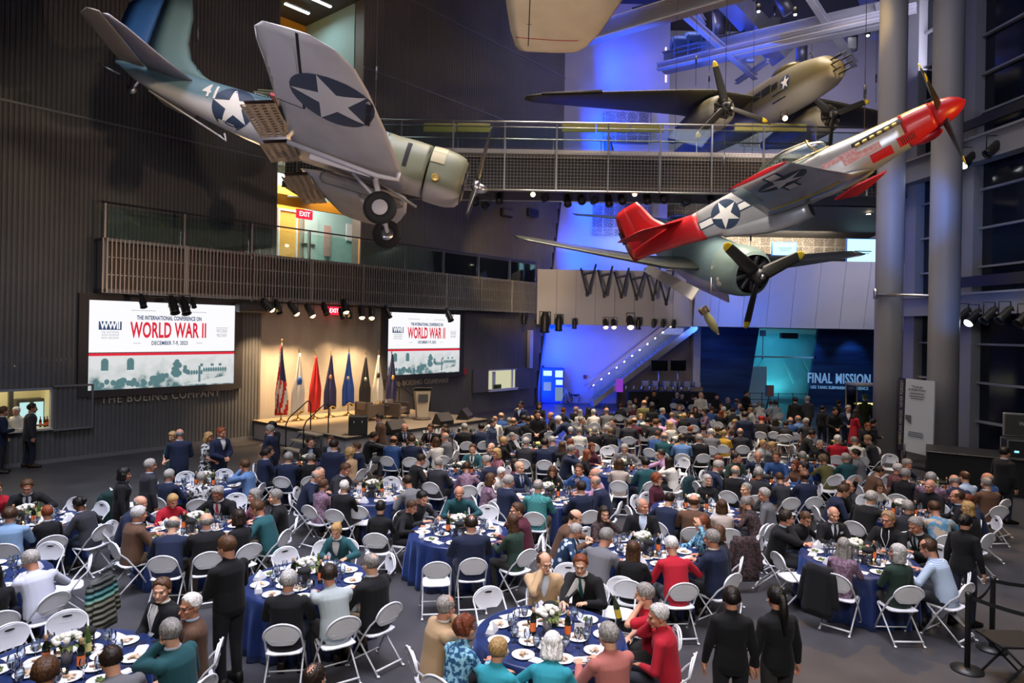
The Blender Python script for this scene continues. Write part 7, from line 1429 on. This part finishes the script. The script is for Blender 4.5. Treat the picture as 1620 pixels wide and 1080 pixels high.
CNAME = {'K': 'black', 'N': 'navy', 'D': 'charcoal', 'G': 'grey', 'B': 'brown', 'T': 'tan', 'W': 'cream', 'R': 'red', 'M': 'burgundy', 'V': 'dark green', 'E': 'teal', 'U': 'blue', 'L': 'light blue', 'P': 'pink', 'O': 'orange', 'Y': 'mustard', 'C': 'salmon', 'F': 'blue floral', 'X': 'black-and-white floral',
         'E2': 'turquoise', 'L2': 'pale grey', 'M2': 'patterned maroon', 'W2': 'pale lilac', 'U2': 'denim blue', 'P2': 'mauve', 'X2': 'dark patterned', 'E3': 'teal check', 'L3': 'blue striped', 'N2': 'navy starred', 'E4': 'blue tie-dye', 'M3': 'red plaid', 'V2': 'olive', 'T2': 'khaki', 'Y2': 'gold', 'W3': 'beige knit', 'N3': 'checked navy'}
HC = {'W': 'd6d4d2', 'G': '9c9894', 'K': '17130f', 'D': '2c2018', 'B': '503622', 'Y': 'b08e5c', 'R': '7a3d22', 'L': '8d7458'}
HS = {'s': 'short', 'n': 'thin', 'b': 'balding', 'r': 'receding', 'l': 'long', 'o': 'bob', 'h': 'shag', 'v': 'verylong', 'u': 'bun', 'p': 'pony', 'c': 'curly', 'k': 'cap'}
SKIN = ['c99478', 'd3a184', 'be8468', 'c68d74']; SK2 = {'k2': '7a4f38', 'k3': '8a5a42'}
def pattern(nm, c1, c2, kind, scale):
    m = mat(nm, c1, .85); n, l, b = nodes(m); tc = n.new('ShaderNodeTexCoord')
    if kind == 'vor':
        t = n.new('ShaderNodeTexVoronoi'); t.inputs['Scale'].default_value = scale; cr = n.new('ShaderNodeValToRGB'); cr.color_ramp.elements[0].position = .28; cr.color_ramp.elements[1].position = .36; cr.color_ramp.elements[0].color = (*c2, 1); cr.color_ramp.elements[1].color = (*c1, 1); l.new(t.outputs['Distance'], cr.inputs['Fac']); o = cr.outputs['Color']
    elif kind == 'noise':
        t = n.new('ShaderNodeTexNoise'); t.inputs['Scale'].default_value = scale; cr = n.new('ShaderNodeValToRGB'); cr.color_ramp.elements[0].position = .45; cr.color_ramp.elements[1].position = .55; cr.color_ramp.elements[0].color = (*c1, 1); cr.color_ramp.elements[1].color = (*c2, 1); l.new(t.outputs['Fac'], cr.inputs['Fac']); o = cr.outputs['Color']
    elif kind == 'stripe':
        t = n.new('ShaderNodeTexWave'); t.bands_direction = 'Z'; t.inputs['Scale'].default_value = scale; t.inputs['Distortion'].default_value = .6; cr = n.new('ShaderNodeValToRGB'); cr.color_ramp.elements[0].color = (*c1, 1); cr.color_ramp.elements[1].color = (*c2, 1); l.new(t.outputs['Fac'], cr.inputs['Fac']); o = cr.outputs['Color']
    else:
        t = n.new('ShaderNodeTexChecker'); t.inputs['Scale'].default_value = scale; t.inputs['Color1'].default_value = (*c1, 1); t.inputs['Color2'].default_value = (*c2, 1); o = t.outputs['Color']
    l.new(tc.outputs['Object'], t.inputs['Vector']); l.new(o, b.inputs['Base Color']); return m
PAT = {k: pattern(CNAME[k].replace(' ', '_').replace('-', '_')+'_cloth', srgb(a), srgb(b), kd, sc) for k, a, b, kd, sc in (('F', '1d4f78', '8fc4d8', 'noise', 22), ('X', 'c8c8c8', '1a1c24', 'noise', 16), ('M2', '6d3444', '9a6a74', 'noise', 30), ('X2', '1c181b', '4a3436', 'noise', 26), ('E3', '1f5c62', '4d9c98', 'check', 46), ('L3', '7f9cc0', 'c3cdd8', 'stripe', 16), ('N2', '12304f', 'b8c4d0', 'vor', 9), ('E4', '4f86a6', 'b0a08e', 'noise', 7), ('M3', '4a2428', '7a4a48', 'check', 22), ('N3', '20293c', '3c4a64', 'check', 30), ('P2', '6a4d62', '8c7486', 'noise', 25))}
patmesh = {}
def hair_mesh(g, s):
    if s not in g['hair']: g['hair'][s] = g['hairfn'](s)
    return g['hair'][s]
def lin(h, j=0.0): c = srgb(h); k = 1+j; return (c[0]*k, c[1]*k, c[2]*k, 1)
rp = random.Random(5)
people = []
def parse(rec):
    t = rec.split(); x, y = map(float, t[0].split(',')); return x, y, t[1][0], t[1][1], HS[t[2][0]], t[2][1], t[3][0], t[3][1:], t[4:]
SIDES = ['right', 'far right', 'far', 'far left', 'left', 'near left', 'near', 'near right']
POSW = {'A': 'upright with hands on the table', 'B': 'leaning forward over the table', 'C': 'hand raised to the mouth', 'D': 'turned sideways, hands in lap', 'E': 'arm stretched across the table', 'F': 'elbow propped, hand near the face', 'W': 'one hand raised', 'S': 'standing', 'T': 'standing, hands together', 'U': 'standing, hand raised', 'H': 'bending over'}
def garment(top, col): return CNAME[col if col in CNAME else col[:2]]+' '+{'J': 'jacket', 'S': 'top', 'P': 'polo shirt', 'D': 'dress'}[top]
def dress(g, o, top, col, hs, hc, flags, dist, r):
    def part(key, name, c, patt=None):
        me = g[key]
        if patt:
            if (id(me), patt) not in patmesh: m2 = me.copy(); m2.materials.clear(); m2.materials.append(PAT[patt]); patmesh[(id(me), patt)] = m2
            me = patmesh[(id(me), patt)]
        a = link(name, me, o); a.color = c; return a
    tc = lin(COLS.get(col, COLS.get(col[:1])), r.uniform(-.1, .15)); p_ = col if col in PAT else None
    if top == 'J':
        part('jacket', 'jacket', tc, p_)
        if dist < 26:
            a = part('shirt_front', 'shirt_front', lin(r.choice(['c9ced8', 'b8c6dd', 'd2d0cc', '9fb4d2']))); tie = [f[1:] for f in flags if f[0] == 't']
            if col == 'T' or (dist < 9 and not tie): pass
            if tie or (not g['fem'] and r.random() < .45 and 'y' not in flags): part('tie', 'tie', lin(COLS[tie[0]] if tie else r.choice(['2a3550', '6a2030', '23403c', '37323a'])))
        if dist < 16: part('lapels', 'lapels', tuple(x*.92 for x in tc[:3])+(1,))
    elif top == 'D': part('dress', 'dress', tc, p_)
    else: part('polo' if top == 'P' else 'shirt', 'shirt' if top != 'P' else 'polo_shirt', tc, p_)
    if top != 'D' and (dist < 21 or g['stand']): part('trousers', 'trousers', lin(r.choice(['1b1b1f', '23252d', '2c2a2a', '1f2433'] if (g['stand'] or rp.random() < .8) else ['6a5a44', '4a4d55'])))
    if dist < 14 or g['stand']:
        for m in g['shoe']: a = link('shoe', m, o); a.color = lin(r.choice(['100e0d', '15120f', '2a1c12']))
    a = link('hair' if hs != 'cap' else 'red_cap', hair_mesh(g, hs), o); a.color = lin('a01c22' if hs == 'cap' else HC[hc], r.uniform(-.3, .3))
    if 'g' in flags and dist < 20: link('glasses', g['glasses'], o)
    if 'b' in flags and top == 'J': link('name_badge', g['badge'], o)
    if 'y' in flags: link('name_badge', g['lanyard'], o)
seated = []
for tk, recs in CROWD.items():
    for rec in recs.split(';'):
        x, y, sx, ps, hs, hc, top, col, fl = parse(rec); fem = sx == 'w'; g = pm(ps, fem); sc = (.955 if fem else 1.0)*rp.uniform(.975, 1.025); hcx = g['J']['hc']*sc
        hp = at_z(x, y, hcx.z); tc = TC[tk]; dv = V((tc.x-hp.x, tc.y-hp.y, 0)); ff = [f for f in fl if f[0] == 'f']; f = math.radians(float(ff[0][1:])) if ff else None
        rz = -f if f is not None else math.atan2(-dv.x, dv.y)
        fwd = V((-math.sin(rz), math.cos(rz), 0)); root = V((hp.x, hp.y, 0))-fwd*hcx.y
        if not g['stand']:
            d = (root-V((tc.x, tc.y, 0))); L = d.length; lo, hi = 1.02, (1.5 if ps == 'D' else 1.38)
            if f is None: root = V((tc.x, tc.y, 0))+d*(max(lo, min(hi, L))/L)
        seated.append(dict(root=root, rz=rz, g=g, sc=sc, tk=tk, px=x, ps=ps, hs=hs, hc=hc, top=top, col=col, fl=fl, fem=fem, stand=g['stand'], mir=rp.random() < .5 and ps not in 'DW'))
for it in range(30):                                # guests at neighbouring places keep an elbow's width
    for i, a in enumerate(seated):
        for b in seated[i+1:]:
            d = b['root']-a['root']; L = d.length; need = .54
            if L < need:
                d = d/L if L > .01 else V((1, 0, 0)); mv = d*(need-L)*.5; a['root'] -= mv; b['root'] += mv
        if not a['stand']:
            for tk2, c in TC.items():
                d = a['root']-V((c.x, c.y, 0))
                if d.length < 1.0 and not any(f[0] == 'f' for f in a['fl']): a['root'] = V((c.x, c.y, 0))+d*(1.0/d.length)
labels = {}
fem_ = lambda s: s['fem']
def uniq(lb, o, px, base=None): labels.setdefault(lb, []).append((px, o))
CHAIRS = []
for s in seated:
    g = s['g']; o = link('person', g['body'], loc=s['root']); o.rotation_euler = (0, 0, s['rz']); bw_ = rp.uniform(1.03, 1.17) if not fem_(s) else rp.uniform(.98, 1.13); o.scale = (s['sc']*bw_*(-1 if s['mir'] else 1), s['sc']*(1+(bw_-1)*.6), s['sc'])
    o.color = lin(next((SK2[f] for f in s['fl'] if f in SK2), rp.choice(SKIN))); dist = s['root'].y
    dress(g, o, s['top'], s['col'], s['hs'], s['hc'], s['fl'], dist, rp)
    c = TC[s['tk']]; d = s['root']-V((c.x, c.y, 0)); sd = SIDES[int(round(math.atan2(d.y, d.x)/(PI/4))) % 8]; tbl = TD[s['tk']]; 
    s['who'] = f'{garment(s["top"], s["col"])}'; s['side'] = sd
    lb = f'person in {s["who"]} {"standing" if s["stand"] else "seated"} at {sd} of {tbl}'
    tag(o, lb, 'person', 'guests at the tables'); labels.setdefault(lb, []).append((s['px'], o, POSW[s['ps']]))
    if not s['stand']: CHAIRS.append((s['root'], s['rz']+rp.uniform(-.08, .08), f'white chair under {s["who"]} at {sd} of {tbl}', s['px'], dist))
for rec in STAND.replace('\n', ';').split(';'):
    a, f = rec.split('|'); t = a.split(' '); x, y = map(float, t[0].split(',')); fem = t[1][0] == 'w'; ps = t[1][1]; g = pm(ps, fem); at_bar = x < 45 and y < 655 and x != 26; k = [q_ for q_ in t[4:5] if q_ in SK2]
    sc = (.95 if fem else 1.01); hcx = g['J']['hc']*sc; top, col = t[3][0], t[3][1:]; desc = ' '.join(t[4+len(k):])
    hp = at_z(x, y, hcx.z); rz = -math.radians(float(f[1:])); fwd = V((-math.sin(rz), math.cos(rz), 0)); root = V((hp.x, hp.y, 0))-fwd*hcx.y
    if at_bar: root = at_z(46 if x > 0 else 0, 739 if x > 0 else 748, 0); sc *= 1.07
    o = link('person', g['body'], loc=root); o.rotation_euler = (0, 0, rz); o.scale = (sc*1.1, sc*1.05, sc); o.color = lin(SK2[k[0]] if k else rp.choice(SKIN))
    dress(g, o, top, 'V2' if col == 'V2' else col, HS[t[2][0]], t[2][1], [], min(root.y, 19), rp)
    lb = f'person in {garment(top, col)} {"bending" if ps == "H" else "standing"}, {desc}'; tag(o, ' '.join(lb.split()[:16]), 'person', 'people standing'); labels.setdefault(o['label'], []).append((x, o, ''))
# ---- folding chairs
CH = thing('folding_chair', 'x', 'chair')
q = MB(); n = 14
loop = [(-.235, .22, .012), (-.222, .02, .37), (-.212, -.15, .6)]+[(-.212*math.cos(PI*i/n), -.255-.03*math.sin(PI*i/n), .70+.15*math.sin(PI*i/n)) for i in range(n+1)]+[(.212, -.15, .6), (.222, .02, .37), (.235, .22, .012)]
q.tube(loop, .0125, 8)
for s in (-1, 1): q.tube([(s*.2, .17, .445), (s*.205, -.3, .012)], .0115, 8); q.tube([(s*.2, .17, .445), (s*.2, -.14, .45)], .009, 6); q.ell((s*.235, .225, .015), (.02, .025, .015), 8, 6); q.ell((s*.205, -.305, .015), (.02, .025, .015), 8, 6)
q.tube([(-.23, .17, .09), (.23, .17, .09)], .01, 6); q.tube([(-.205, -.27, .07), (.205, -.27, .07)], .014, 6)
q.build('frame', M['white_metal'], CH)
q = MB(); q.loft([[V((x*k, y*k+.02, z)) for x, y in ((-.19, -.18), (-.1, -.21), (.1, -.21), (.19, -.18), (.205, 0), (.19, .17), (.1, .2), (-.1, .2), (-.19, .17), (-.205, 0))] for k, z in ((.94, .438), (1, .445), (1, .458), (.95, .465))], smooth=False); q.build('seat', M['white_plastic'], CH)
q = MB(); g_ = []
for i in range(11):
    t = i/10; z = .585+.255*t; w_ = .115+.085*min(1, t*2.6)**.7 if t < .45 else .2*math.sqrt(max(.02, 1-((t-.45)/.57)**2))
    g_.append([V((w_*u, -.222-.028*t-.014*(1-u*u)+.0, z)) for u in [j/6-1 for j in range(13)]])
fr, bk = g_, [[p+V((0, -.013, 0)) for p in r] for r in g_]
q.sheet(fr, 0, True); q.sheet([r[::-1] for r in bk], 0, True); q.sheet([[r[0] for r in fr], [r[0] for r in bk]], 0); q.sheet([[r[-1] for r in bk], [r[-1] for r in fr]], 0); q.sheet([fr[0][::-1], bk[0][::-1]], 0); q.sheet([fr[-1], bk[-1]], 0)
for z in (.64, .68, .72): q.bar((-.14, -.25-.02*(z-.6), z), (.14, -.25-.02*(z-.6), z), .008, .012)
bkr = q.build('backrest', M['white_plastic'], CH)
q = MB(); q.loft([[V((.052*math.cos(2*PI*j/14)*e, y, .79+.012*math.sin(2*PI*j/14)*e)) for j in range(14)] for y, e in ((-.262, 1), (-.2475, 1))], smooth=False); q.build('handle_slot', M['black'], bkr)
EMPTY = {'B': "115,799;158,807", 'C': "70,878;118,898;20,972", 'D': "290,757;350,756;241,768;178,782", 'A': "376,792", '30': "28,1015;108,992", '29': "384,908;458,880;613,890;510,870", 'G': "684,903;775,812;790,802", '32': "768,948;990,932;903,908", 'F': "620,766;575,805", 'H': "665,734;676,727", 'K': "815,704;750,715", 'L': "963,714;1081,733",
         'M': "1021,797;996,812;1206,842", 'R': "1088,757;1323,759", 'Q': "1404,726;1400,760", 'O': "1258,888;1234,878;1529,919;1433,850", 'AF': "1201,657;1226,658", 'AE': "1124,644;1162,667", 'W': "1274,692;1241,694", 'V': "1106,704;1061,693", 'Y': "1107,706"}
for tk, s in EMPTY.items():
    for r in s.split(';'):
        x, y = map(float, r.split(',')); p = at_z(x, y, .70); c = TC[tk]; dv = V((c.x-p.x, c.y-p.y, 0)); u_ = dv.normalized(); root = V((p.x, p.y, 0))+u_*.24; d = root-V((c.x, c.y, 0))
        if d.length < 1.05: root = V((c.x, c.y, 0))+d*(1.05/d.length)
        sd = SIDES[int(round(math.atan2(d.y, d.x)/(PI/4))) % 8]; CHAIRS.append((root, math.atan2(-dv.x, dv.y)+rp.uniform(-.3, .3), f'empty white chair at {sd} of {TD[tk]}', x, root.y))
CHAIRS.sort(key=lambda c: c[4]); placed = []; clab = {}
KIDS[CH.name] = [(c, list(c.children)) for c in CH.children]
for i, (p, rz, lb, px, dist) in enumerate(CHAIRS):
    if lb.startswith('empty') and any((p-w_).length < .45 for w_ in placed): continue
    if i == 0: CH.location = p; CH.rotation_euler = (0, 0, rz); o = CH; CH['label'] = lb; CH['group'] = 'white folding chairs'
    else: o = dup(CH, p, rz, lb, 'white folding chairs')
    placed.append(p); labels.setdefault(lb, []).append((px, o, ''))
# ---- labels that still coincide are told apart by posture, then by place
NTH = 'leftmost,second from left,third from left,fourth from left,fifth from left'.split(',')
for lb, L in labels.items():
    if len(L) > 1:
        L.sort(key=lambda t: t[0])
        for i, t in enumerate(L):
            wd = lb.split(); n_ = len(L); t[1]['label'] = f'{lb}, {("left one" if i == 0 else "right one") if n_ == 2 else (NTH[i] if i < n_-1 else "rightmost")}'
# ---- coats hung over chair backs
def coat(px, py, rz, col, label, m=None, L=.75):
    p = at_z(px, py, .6); p.z = 0; q = MB(); rg = []
    for i in range(9):
        t = i/8; z = .9-L*t; w_ = .2+.03*t; rg.append([V((w_*math.cos(a)*(1+.06*math.sin(a*7+t*3)), -.3-.05*t+(.06+.035*t)*math.sin(a)*(1+.12*math.sin(a*5)), z+.015*math.sin(a*3))) for a in [2*PI*j/28 for j in range(28)]])
    q.loft(rg)
    for s in (-1, 1): q.cap((s*.2, -.3, .8), (s*.27, -.33, .8-L*.6), .055, .05)
    mm = m or M['cloth']; o = q.build('draped_coat', mm, loc=p); o.rotation_euler = (0, 0, rz); o.color = lin(col); tag(o, label, 'coat')
def facing(tk, px, py): p = at_z(px, py, .6); c = TC[tk]; return math.atan2(-(c.x-p.x), c.y-p.y)
puff = mat('quilted_puffer', (.1, .1, .06), .6); n_, l_, b_ = nodes(puff); tc_ = n_.new('ShaderNodeTexCoord'); wv = n_.new('ShaderNodeTexWave'); wv.bands_direction = 'Z'; wv.inputs['Scale'].default_value = 4.2; cr = n_.new('ShaderNodeValToRGB'); sp_ = n_.new('ShaderNodeSeparateXYZ'); e = cr.color_ramp.elements
e[0].position = .0; e[0].color = (.075, .072, .045, 1); e[1].position = .58; e[1].color = (.075, .072, .045, 1)
for pos, c_ in ((.62, (.2, .25, .14, 1)), (.68, (.02, .2, .2, 1)), (.8, (.03, .035, .03, 1))): q_ = e.new(pos); q_.color = c_
l_.new(tc_.outputs['Object'], sp_.inputs[0]); l_.new(sp_.outputs['Z'], cr.inputs['Fac']); l_.new(cr.outputs['Color'], b_.inputs['Base Color']); l_.new(tc_.outputs['Object'], wv.inputs['Vector']); bp_ = n_.new('ShaderNodeBump'); bp_.inputs['Distance'].default_value = .03; l_.new(wv.outputs['Fac'], bp_.inputs['Height']); l_.new(bp_.outputs[0], b_.inputs['Normal'])
for tk, px, py, col, lb, m, L in (('C', 128, 945, '333', 'striped quilted puffer jacket over the chair of the pale lilac shirt', puff, .66), ('A', 186, 805, '12302e', 'dark green padded coat over a chair at the left', None, .75), ('O', 1311, 920, '141418', 'black coat over the chair of the long-haired guest at the right front table', None, .7), ('M', 1166, 868, '1c1416', 'dark floral coat over a chair right of the beige knit top', PAT['X2'], .7),
                                 ('L', 1072, 770, '16333c', 'dark teal blazer over the chair of the cream shawl', None, .8), ('N', 846, 862, '151517', 'black coat over a chair beside the dark green top', None, .8), ('G', 658, 838, '121214', 'black coat over the empty chair of the big blue-fronted table', None, .6)):
    coat(px, py, facing(tk, px, py), col if len(col) == 6 else '333333', lb, m, L)
# ---- small things in hands
t = thing('wine_bottle', 'white wine bottle with yellow label held between the black jacket and the red shirt', 'bottle', at_z(977, 968, .93), 0, None); t.rotation_euler = (.1, -.25, 0)
MB().lathe([(.036, -.1), (.038, .07), (.03, .12), (.015, .16), (.0135, .21), (0, .215)], 14).build('bottle', mat('dark_green_glass', (.03, .05, .02), .1), t); MB().lathe([(.0385, -.06), (.0385, .05)], 14, caps=False).build('yellow_label', mat('lemon_label', (.7, .55, .05), .6), t)

for o in COL.objects:
    lb_ = o.get('label')
    if lb_ and len(lb_.replace('-', ' ').split()) > 16:
        lb_ = lb_.replace(' seated at', ' at').replace(' standing at', ' upright at').replace('white chair under', 'chair under').replace(' in the middle', '')
        o['label'] = lb_.replace('a glass cup, ', 'glass, ').replace('with black', 'black')
# ================================================================== LIGHT
w = bpy.data.worlds.new('night'); scn.world = w; w.use_nodes = True
w.node_tree.nodes['Background'].inputs['Color'].default_value = (.2, .22, .34, 1); w.node_tree.nodes['Background'].inputs['Strength'].default_value = .1
def aim_light(o, p, to): o.location = p; o.rotation_euler = (V(to)-V(p)).to_track_quat('-Z', 'Y').to_euler()
def area(name, p, to, sx, sy, e, col=(1, 1, 1), spread=180):
    d = bpy.data.lights.new(name, 'AREA'); d.shape = 'RECTANGLE'; d.size = sx; d.size_y = sy; d.energy = e; d.color = col; d.spread = math.radians(spread); o = bpy.data.objects.new(name, d); COL.objects.link(o); aim_light(o, p, to); return o
def spot(name, p, to, e, ang, col=(1, 1, 1), blend=.4, r=.08):
    d = bpy.data.lights.new(name, 'SPOT'); d.energy = e; d.spot_size = math.radians(ang); d.spot_blend = blend; d.color = col; d.shadow_soft_size = r; o = bpy.data.objects.new(name, d); COL.objects.link(o); aim_light(o, p, to); return o
WARM, AMB, COOL, BLUE, AQUA = (1, .7, .4), (1, .58, .22), (.8, .84, 1), (.02, .16, 1), (.25, .85, 1)
# house light over the tables (grids of downlights in the roof)
area('house_downlights', (1, 11, 19), (1, 12, 0), 12, 10, 1450, (.9, .87, 1), 75)
area('house_downlights', (5, 24, 19), (5, 24, 0), 14, 12, 2300, (1, .84, .66), 70)
area('house_downlights_left', (-7, 10, 17), (-8, 13, 0), 6, 7, 700, (.78, .82, 1), 75)
# pools on the guests
for x, y, e in ((-3, 17, 550), (2, 18, 700), (6, 22, 700), (3, 25, 700), (8, 27, 600)): spot('table_pool', (x-1, y-2, 15.5), (x, y, .8), e, 40, (1, .82, .6), .9, .4)
spot('floor_pool_left', (-1, 4, 13), (-5.9, 9.9, 0), 1500, 20, (.86, .88, 1), .9, .3)
for x, y in ((3.5, 28), (7, 28.5), (10, 30), (5, 24.5), (1, 22)): spot('table_pool_far', (x-1, y-3, 15), (x, y, .8), 650, 34, (1, .8, .52), .9, .4)
area('front_fill', (1, -3, 10), (1.5, 13, 1), 8, 2, 420, (1, .93, .88), 100)  # added fill from the camera side, brightens faces turned this way
# stage
for px, py in ((425, 484), (465, 490), (491, 493), (546, 487), (572, 496), (588, 497)):
    u, z = wu(px, py, BO+.25); spot('stage_spot', Wp(u, z-.25, BO+.35), Wp(u+.2, 1.0, .3), 700, 80, (1, .66, .34), .6, .06)
spot('stage_front_spot', (8, 20, 12), Wp(u_st1-1.5, .8, 2.5), 2600, 24, (1, .74, .45), .6, .15)
spot('stage_front_spot', (6, 17, 12), Wp(u_st0+3, .8, 1.5), 2000, 26, (1, .74, .45), .6, .15)
# dive bomber
spot('dive_bomber_key', (9, 9, 4.6), (-3.5, 18, 9.2), 2300, 48, (1, .64, .43), .4, .1)
spot('dive_bomber_fill', (-7, 5, 7), (-4, 18, 10), 900, 40, (.85, .8, 1), .7, .3)
spot('nose_warm', (3.5, 22, 7.5), (-.5, 18, 8.2), 420, 60, (1, .68, .25), .7, .1)
spot('flap_warm', (-8.5, 20.5, 8.6), (-4, 17, 8.8), 300, 70, (1, .62, .3), .7, .1)
# fighter
spot('fighter_top', (10.5, 21.5, 16.5), (9.9, 16.5, 10), 4200, 50, (1, .55, .08), .6, .1)
spot('fighter_key', (2, 5, 7), (8, 18, 8.8), 1200, 36, (.8, .84, 1), .6, .15)
spot('fighter_nose', (13.4, 11, 7.6), (10.8, 16.5, 9.8), 1500, 42, (1, .56, .1), .6, .1)
spot('fighter_tail', (1.5, 14, 11), (4.5, 22, 7.0), 650, 40, (1, .85, .8), .6, .1)
# torpedo bomber and the parapets
spot('torpedo_key', (4, 14, 11), (9, 25, 6.3), 1700, 30, (1, .9, .75), .6, .12)
spot('parapet_warm', (0, 26, 3.5), (4, 37, 6.3), 1500, 48, (1, .78, .6), .6, .15)
spot('parapet_warm_right', (9.5, 30, 9), (10.5, 37, 6.2), 350, 35, (1, .85, .75), .5, .1)
spot('parapet_blue', (12, 33.5, 4.6), (12.5, 36.4, 6.3), 420, 120, (.06, .2, 1), .9, .2)
area('parapet_wash', (19, 30, 9), (18, 37, 6), 4, 3, 260, (.75, .74, 1))
# blue edge of the pale wall
for z, e in ((1.5, 230), (4, 190), (8.6, 330), (12, 330), (16, 330), (20, 220)):
    area('blue_wall_wash', (1.6+.18*z, 39.6, z), (4.6+.18*z, 41, z+.3), .4, 2.4, e, (.0, .06, 1))
area('blue_floor_wash', (4.5, 38.6, 4.5), (4.5, 38.5, 0), 5, 2, 170, (.01, .08, 1))
area('pale_wall_wash', (6, 33, 20), (6, 41, 15), 6, 2, 170, (.72, .66, 1))
area('pale_wall_wash_low', (8, 37.6, 4.4), (7, 41, 2), 4, .5, 10, (.7, .66, 1)); area('stair_blue', (7.6, 38.2, 4.4), (8, 39.6, 2), 5, .6, 22, (.1, .2, 1))
area('right_wall_wash', (17, 36, 20), (17, 44, 14), 10, 2, 420, (.78, .74, 1))
# roof steel
area('roof_blue', (7, 29, 15.6), (7, 31, 20), 8, 3, 260, (.02, .12, 1), 120); area('roof_pale', (14, 25, 15.5), (13, 31, 19), 4, 3, 110, (.85, .82, 1), 120)
# twin bomber
spot('twin_nose', (10.5, 20.5, 16.8), (12.4, 26, 14.4), 1300, 40, (1, .66, .22), .6, .1); spot('twin_belly', (8, 22, 11.6), (10.5, 29, 13.6), 800, 60, (1, .82, .66), .7, .1)
spot('wing_overhead', (2, 8, 7.5), (1.3, 16, 13), 700, 50, (1, .72, .35), .6, .2)
# exhibit and gallery
area('exhibit_aqua', (16.0, 43.9, .5), (16.3, 44.4, 2.5), 4, .6, 60, (.3, .95, 1)); area('exhibit_aqua_top', (16.2, 42.6, 4.4), (16.2, 43.4, 1), 4, 1, 70, (.15, .6, .9))
for x in (18, 20.5): spot('exhibit_wall_blue', (x, 40, 4.6), (x, 41.3, 2.6), 120, 70, (.15, .4, 1), .8, .1)
spot('exhibit_wall_left', (12.2, 39.2, 4.5), (12.6, 41.3, 2.4), 60, 80, (.1, .25, 1), .8, .1)
area('gallery_mural', (15, 40.5, 10.2), (15, 42.6, 9), 8, .5, 330, (1, .86, .68)); area('gallery_mural_low', (7, 39.5, 10), (7, 41, 8.5), 3, .5, 90, (.25, .4, 1)); spot('mural_upper', (6.6, 38, 15), (6.7, 41, 12.3), 260, 40, (1, .85, .6), .6, .1)
c = Wp(u_op0+2, 10.9, -1.5); area('gallery_lower', c, c-V((0, 0, 3)), 3.5, 1.5, 420, (1, .93, .8)); c = Wp(u_op0+1.6, 18.2, -2.4); area('gallery_upper', c, c-V((0, 0, 3)), 2.5, 3, 95, (.75, .95, 1))
c = Wp(u_hatch1-1.2, 3.0, -1.4); area('bar_room', c, c-V((0, 0, 3)), 2.5, 1.5, 75, (1, .88, .6))
# columns and right side
spot('column_blue', (11.5, 19, 9), (13.4, 23.6, 8.3), 520, 50, (.06, .25, 1), .7, .1); spot('column_blue_low', (13.2, 18.8, 3.6), (14.3, 22, 6.5), 150, 60, (.05, .3, 1), .6, .06)
spot('column_warm', (9, 20, 12), (13.5, 23.5, 9), 170, 40, (1, .85, .75), .8, .2)
area('window_wash', (11, 16, 17), (15.6, 22, 8), 3, 6, 130, (.72, .76, 1)); spot('floor_warm_right', (12.5, 15, 5), (11.8, 14, 0), 130, 60, (1, .68, .25), .8, .1)
spot('wall_warm_low', (1, 27, 8), Wp(22, 7.5, 0), 900, 45, (1, .66, .3), .6, .1); spot('wall_left_lamp', (-6, 12, 12), Wp(3, 8.5, 0), 600, 55, (1, .8, .55), .7, .2)
scn.view_settings.view_transform = 'Standard'; scn.view_settings.look = 'None'; scn.view_settings.gamma = 1; scn.view_settings.use_curve_mapping = False
scn.view_settings.exposure = 0.0
scn.cycles.max_bounces = 5; scn.cycles.diffuse_bounces = 2; scn.cycles.glossy_bounces = 2; scn.cycles.transmission_bounces = 3; scn.cycles.transparent_max_bounces = 10; scn.cycles.caustics_reflective = False; scn.cycles.caustics_refractive = False; scn.cycles.sample_clamp_indirect = 4
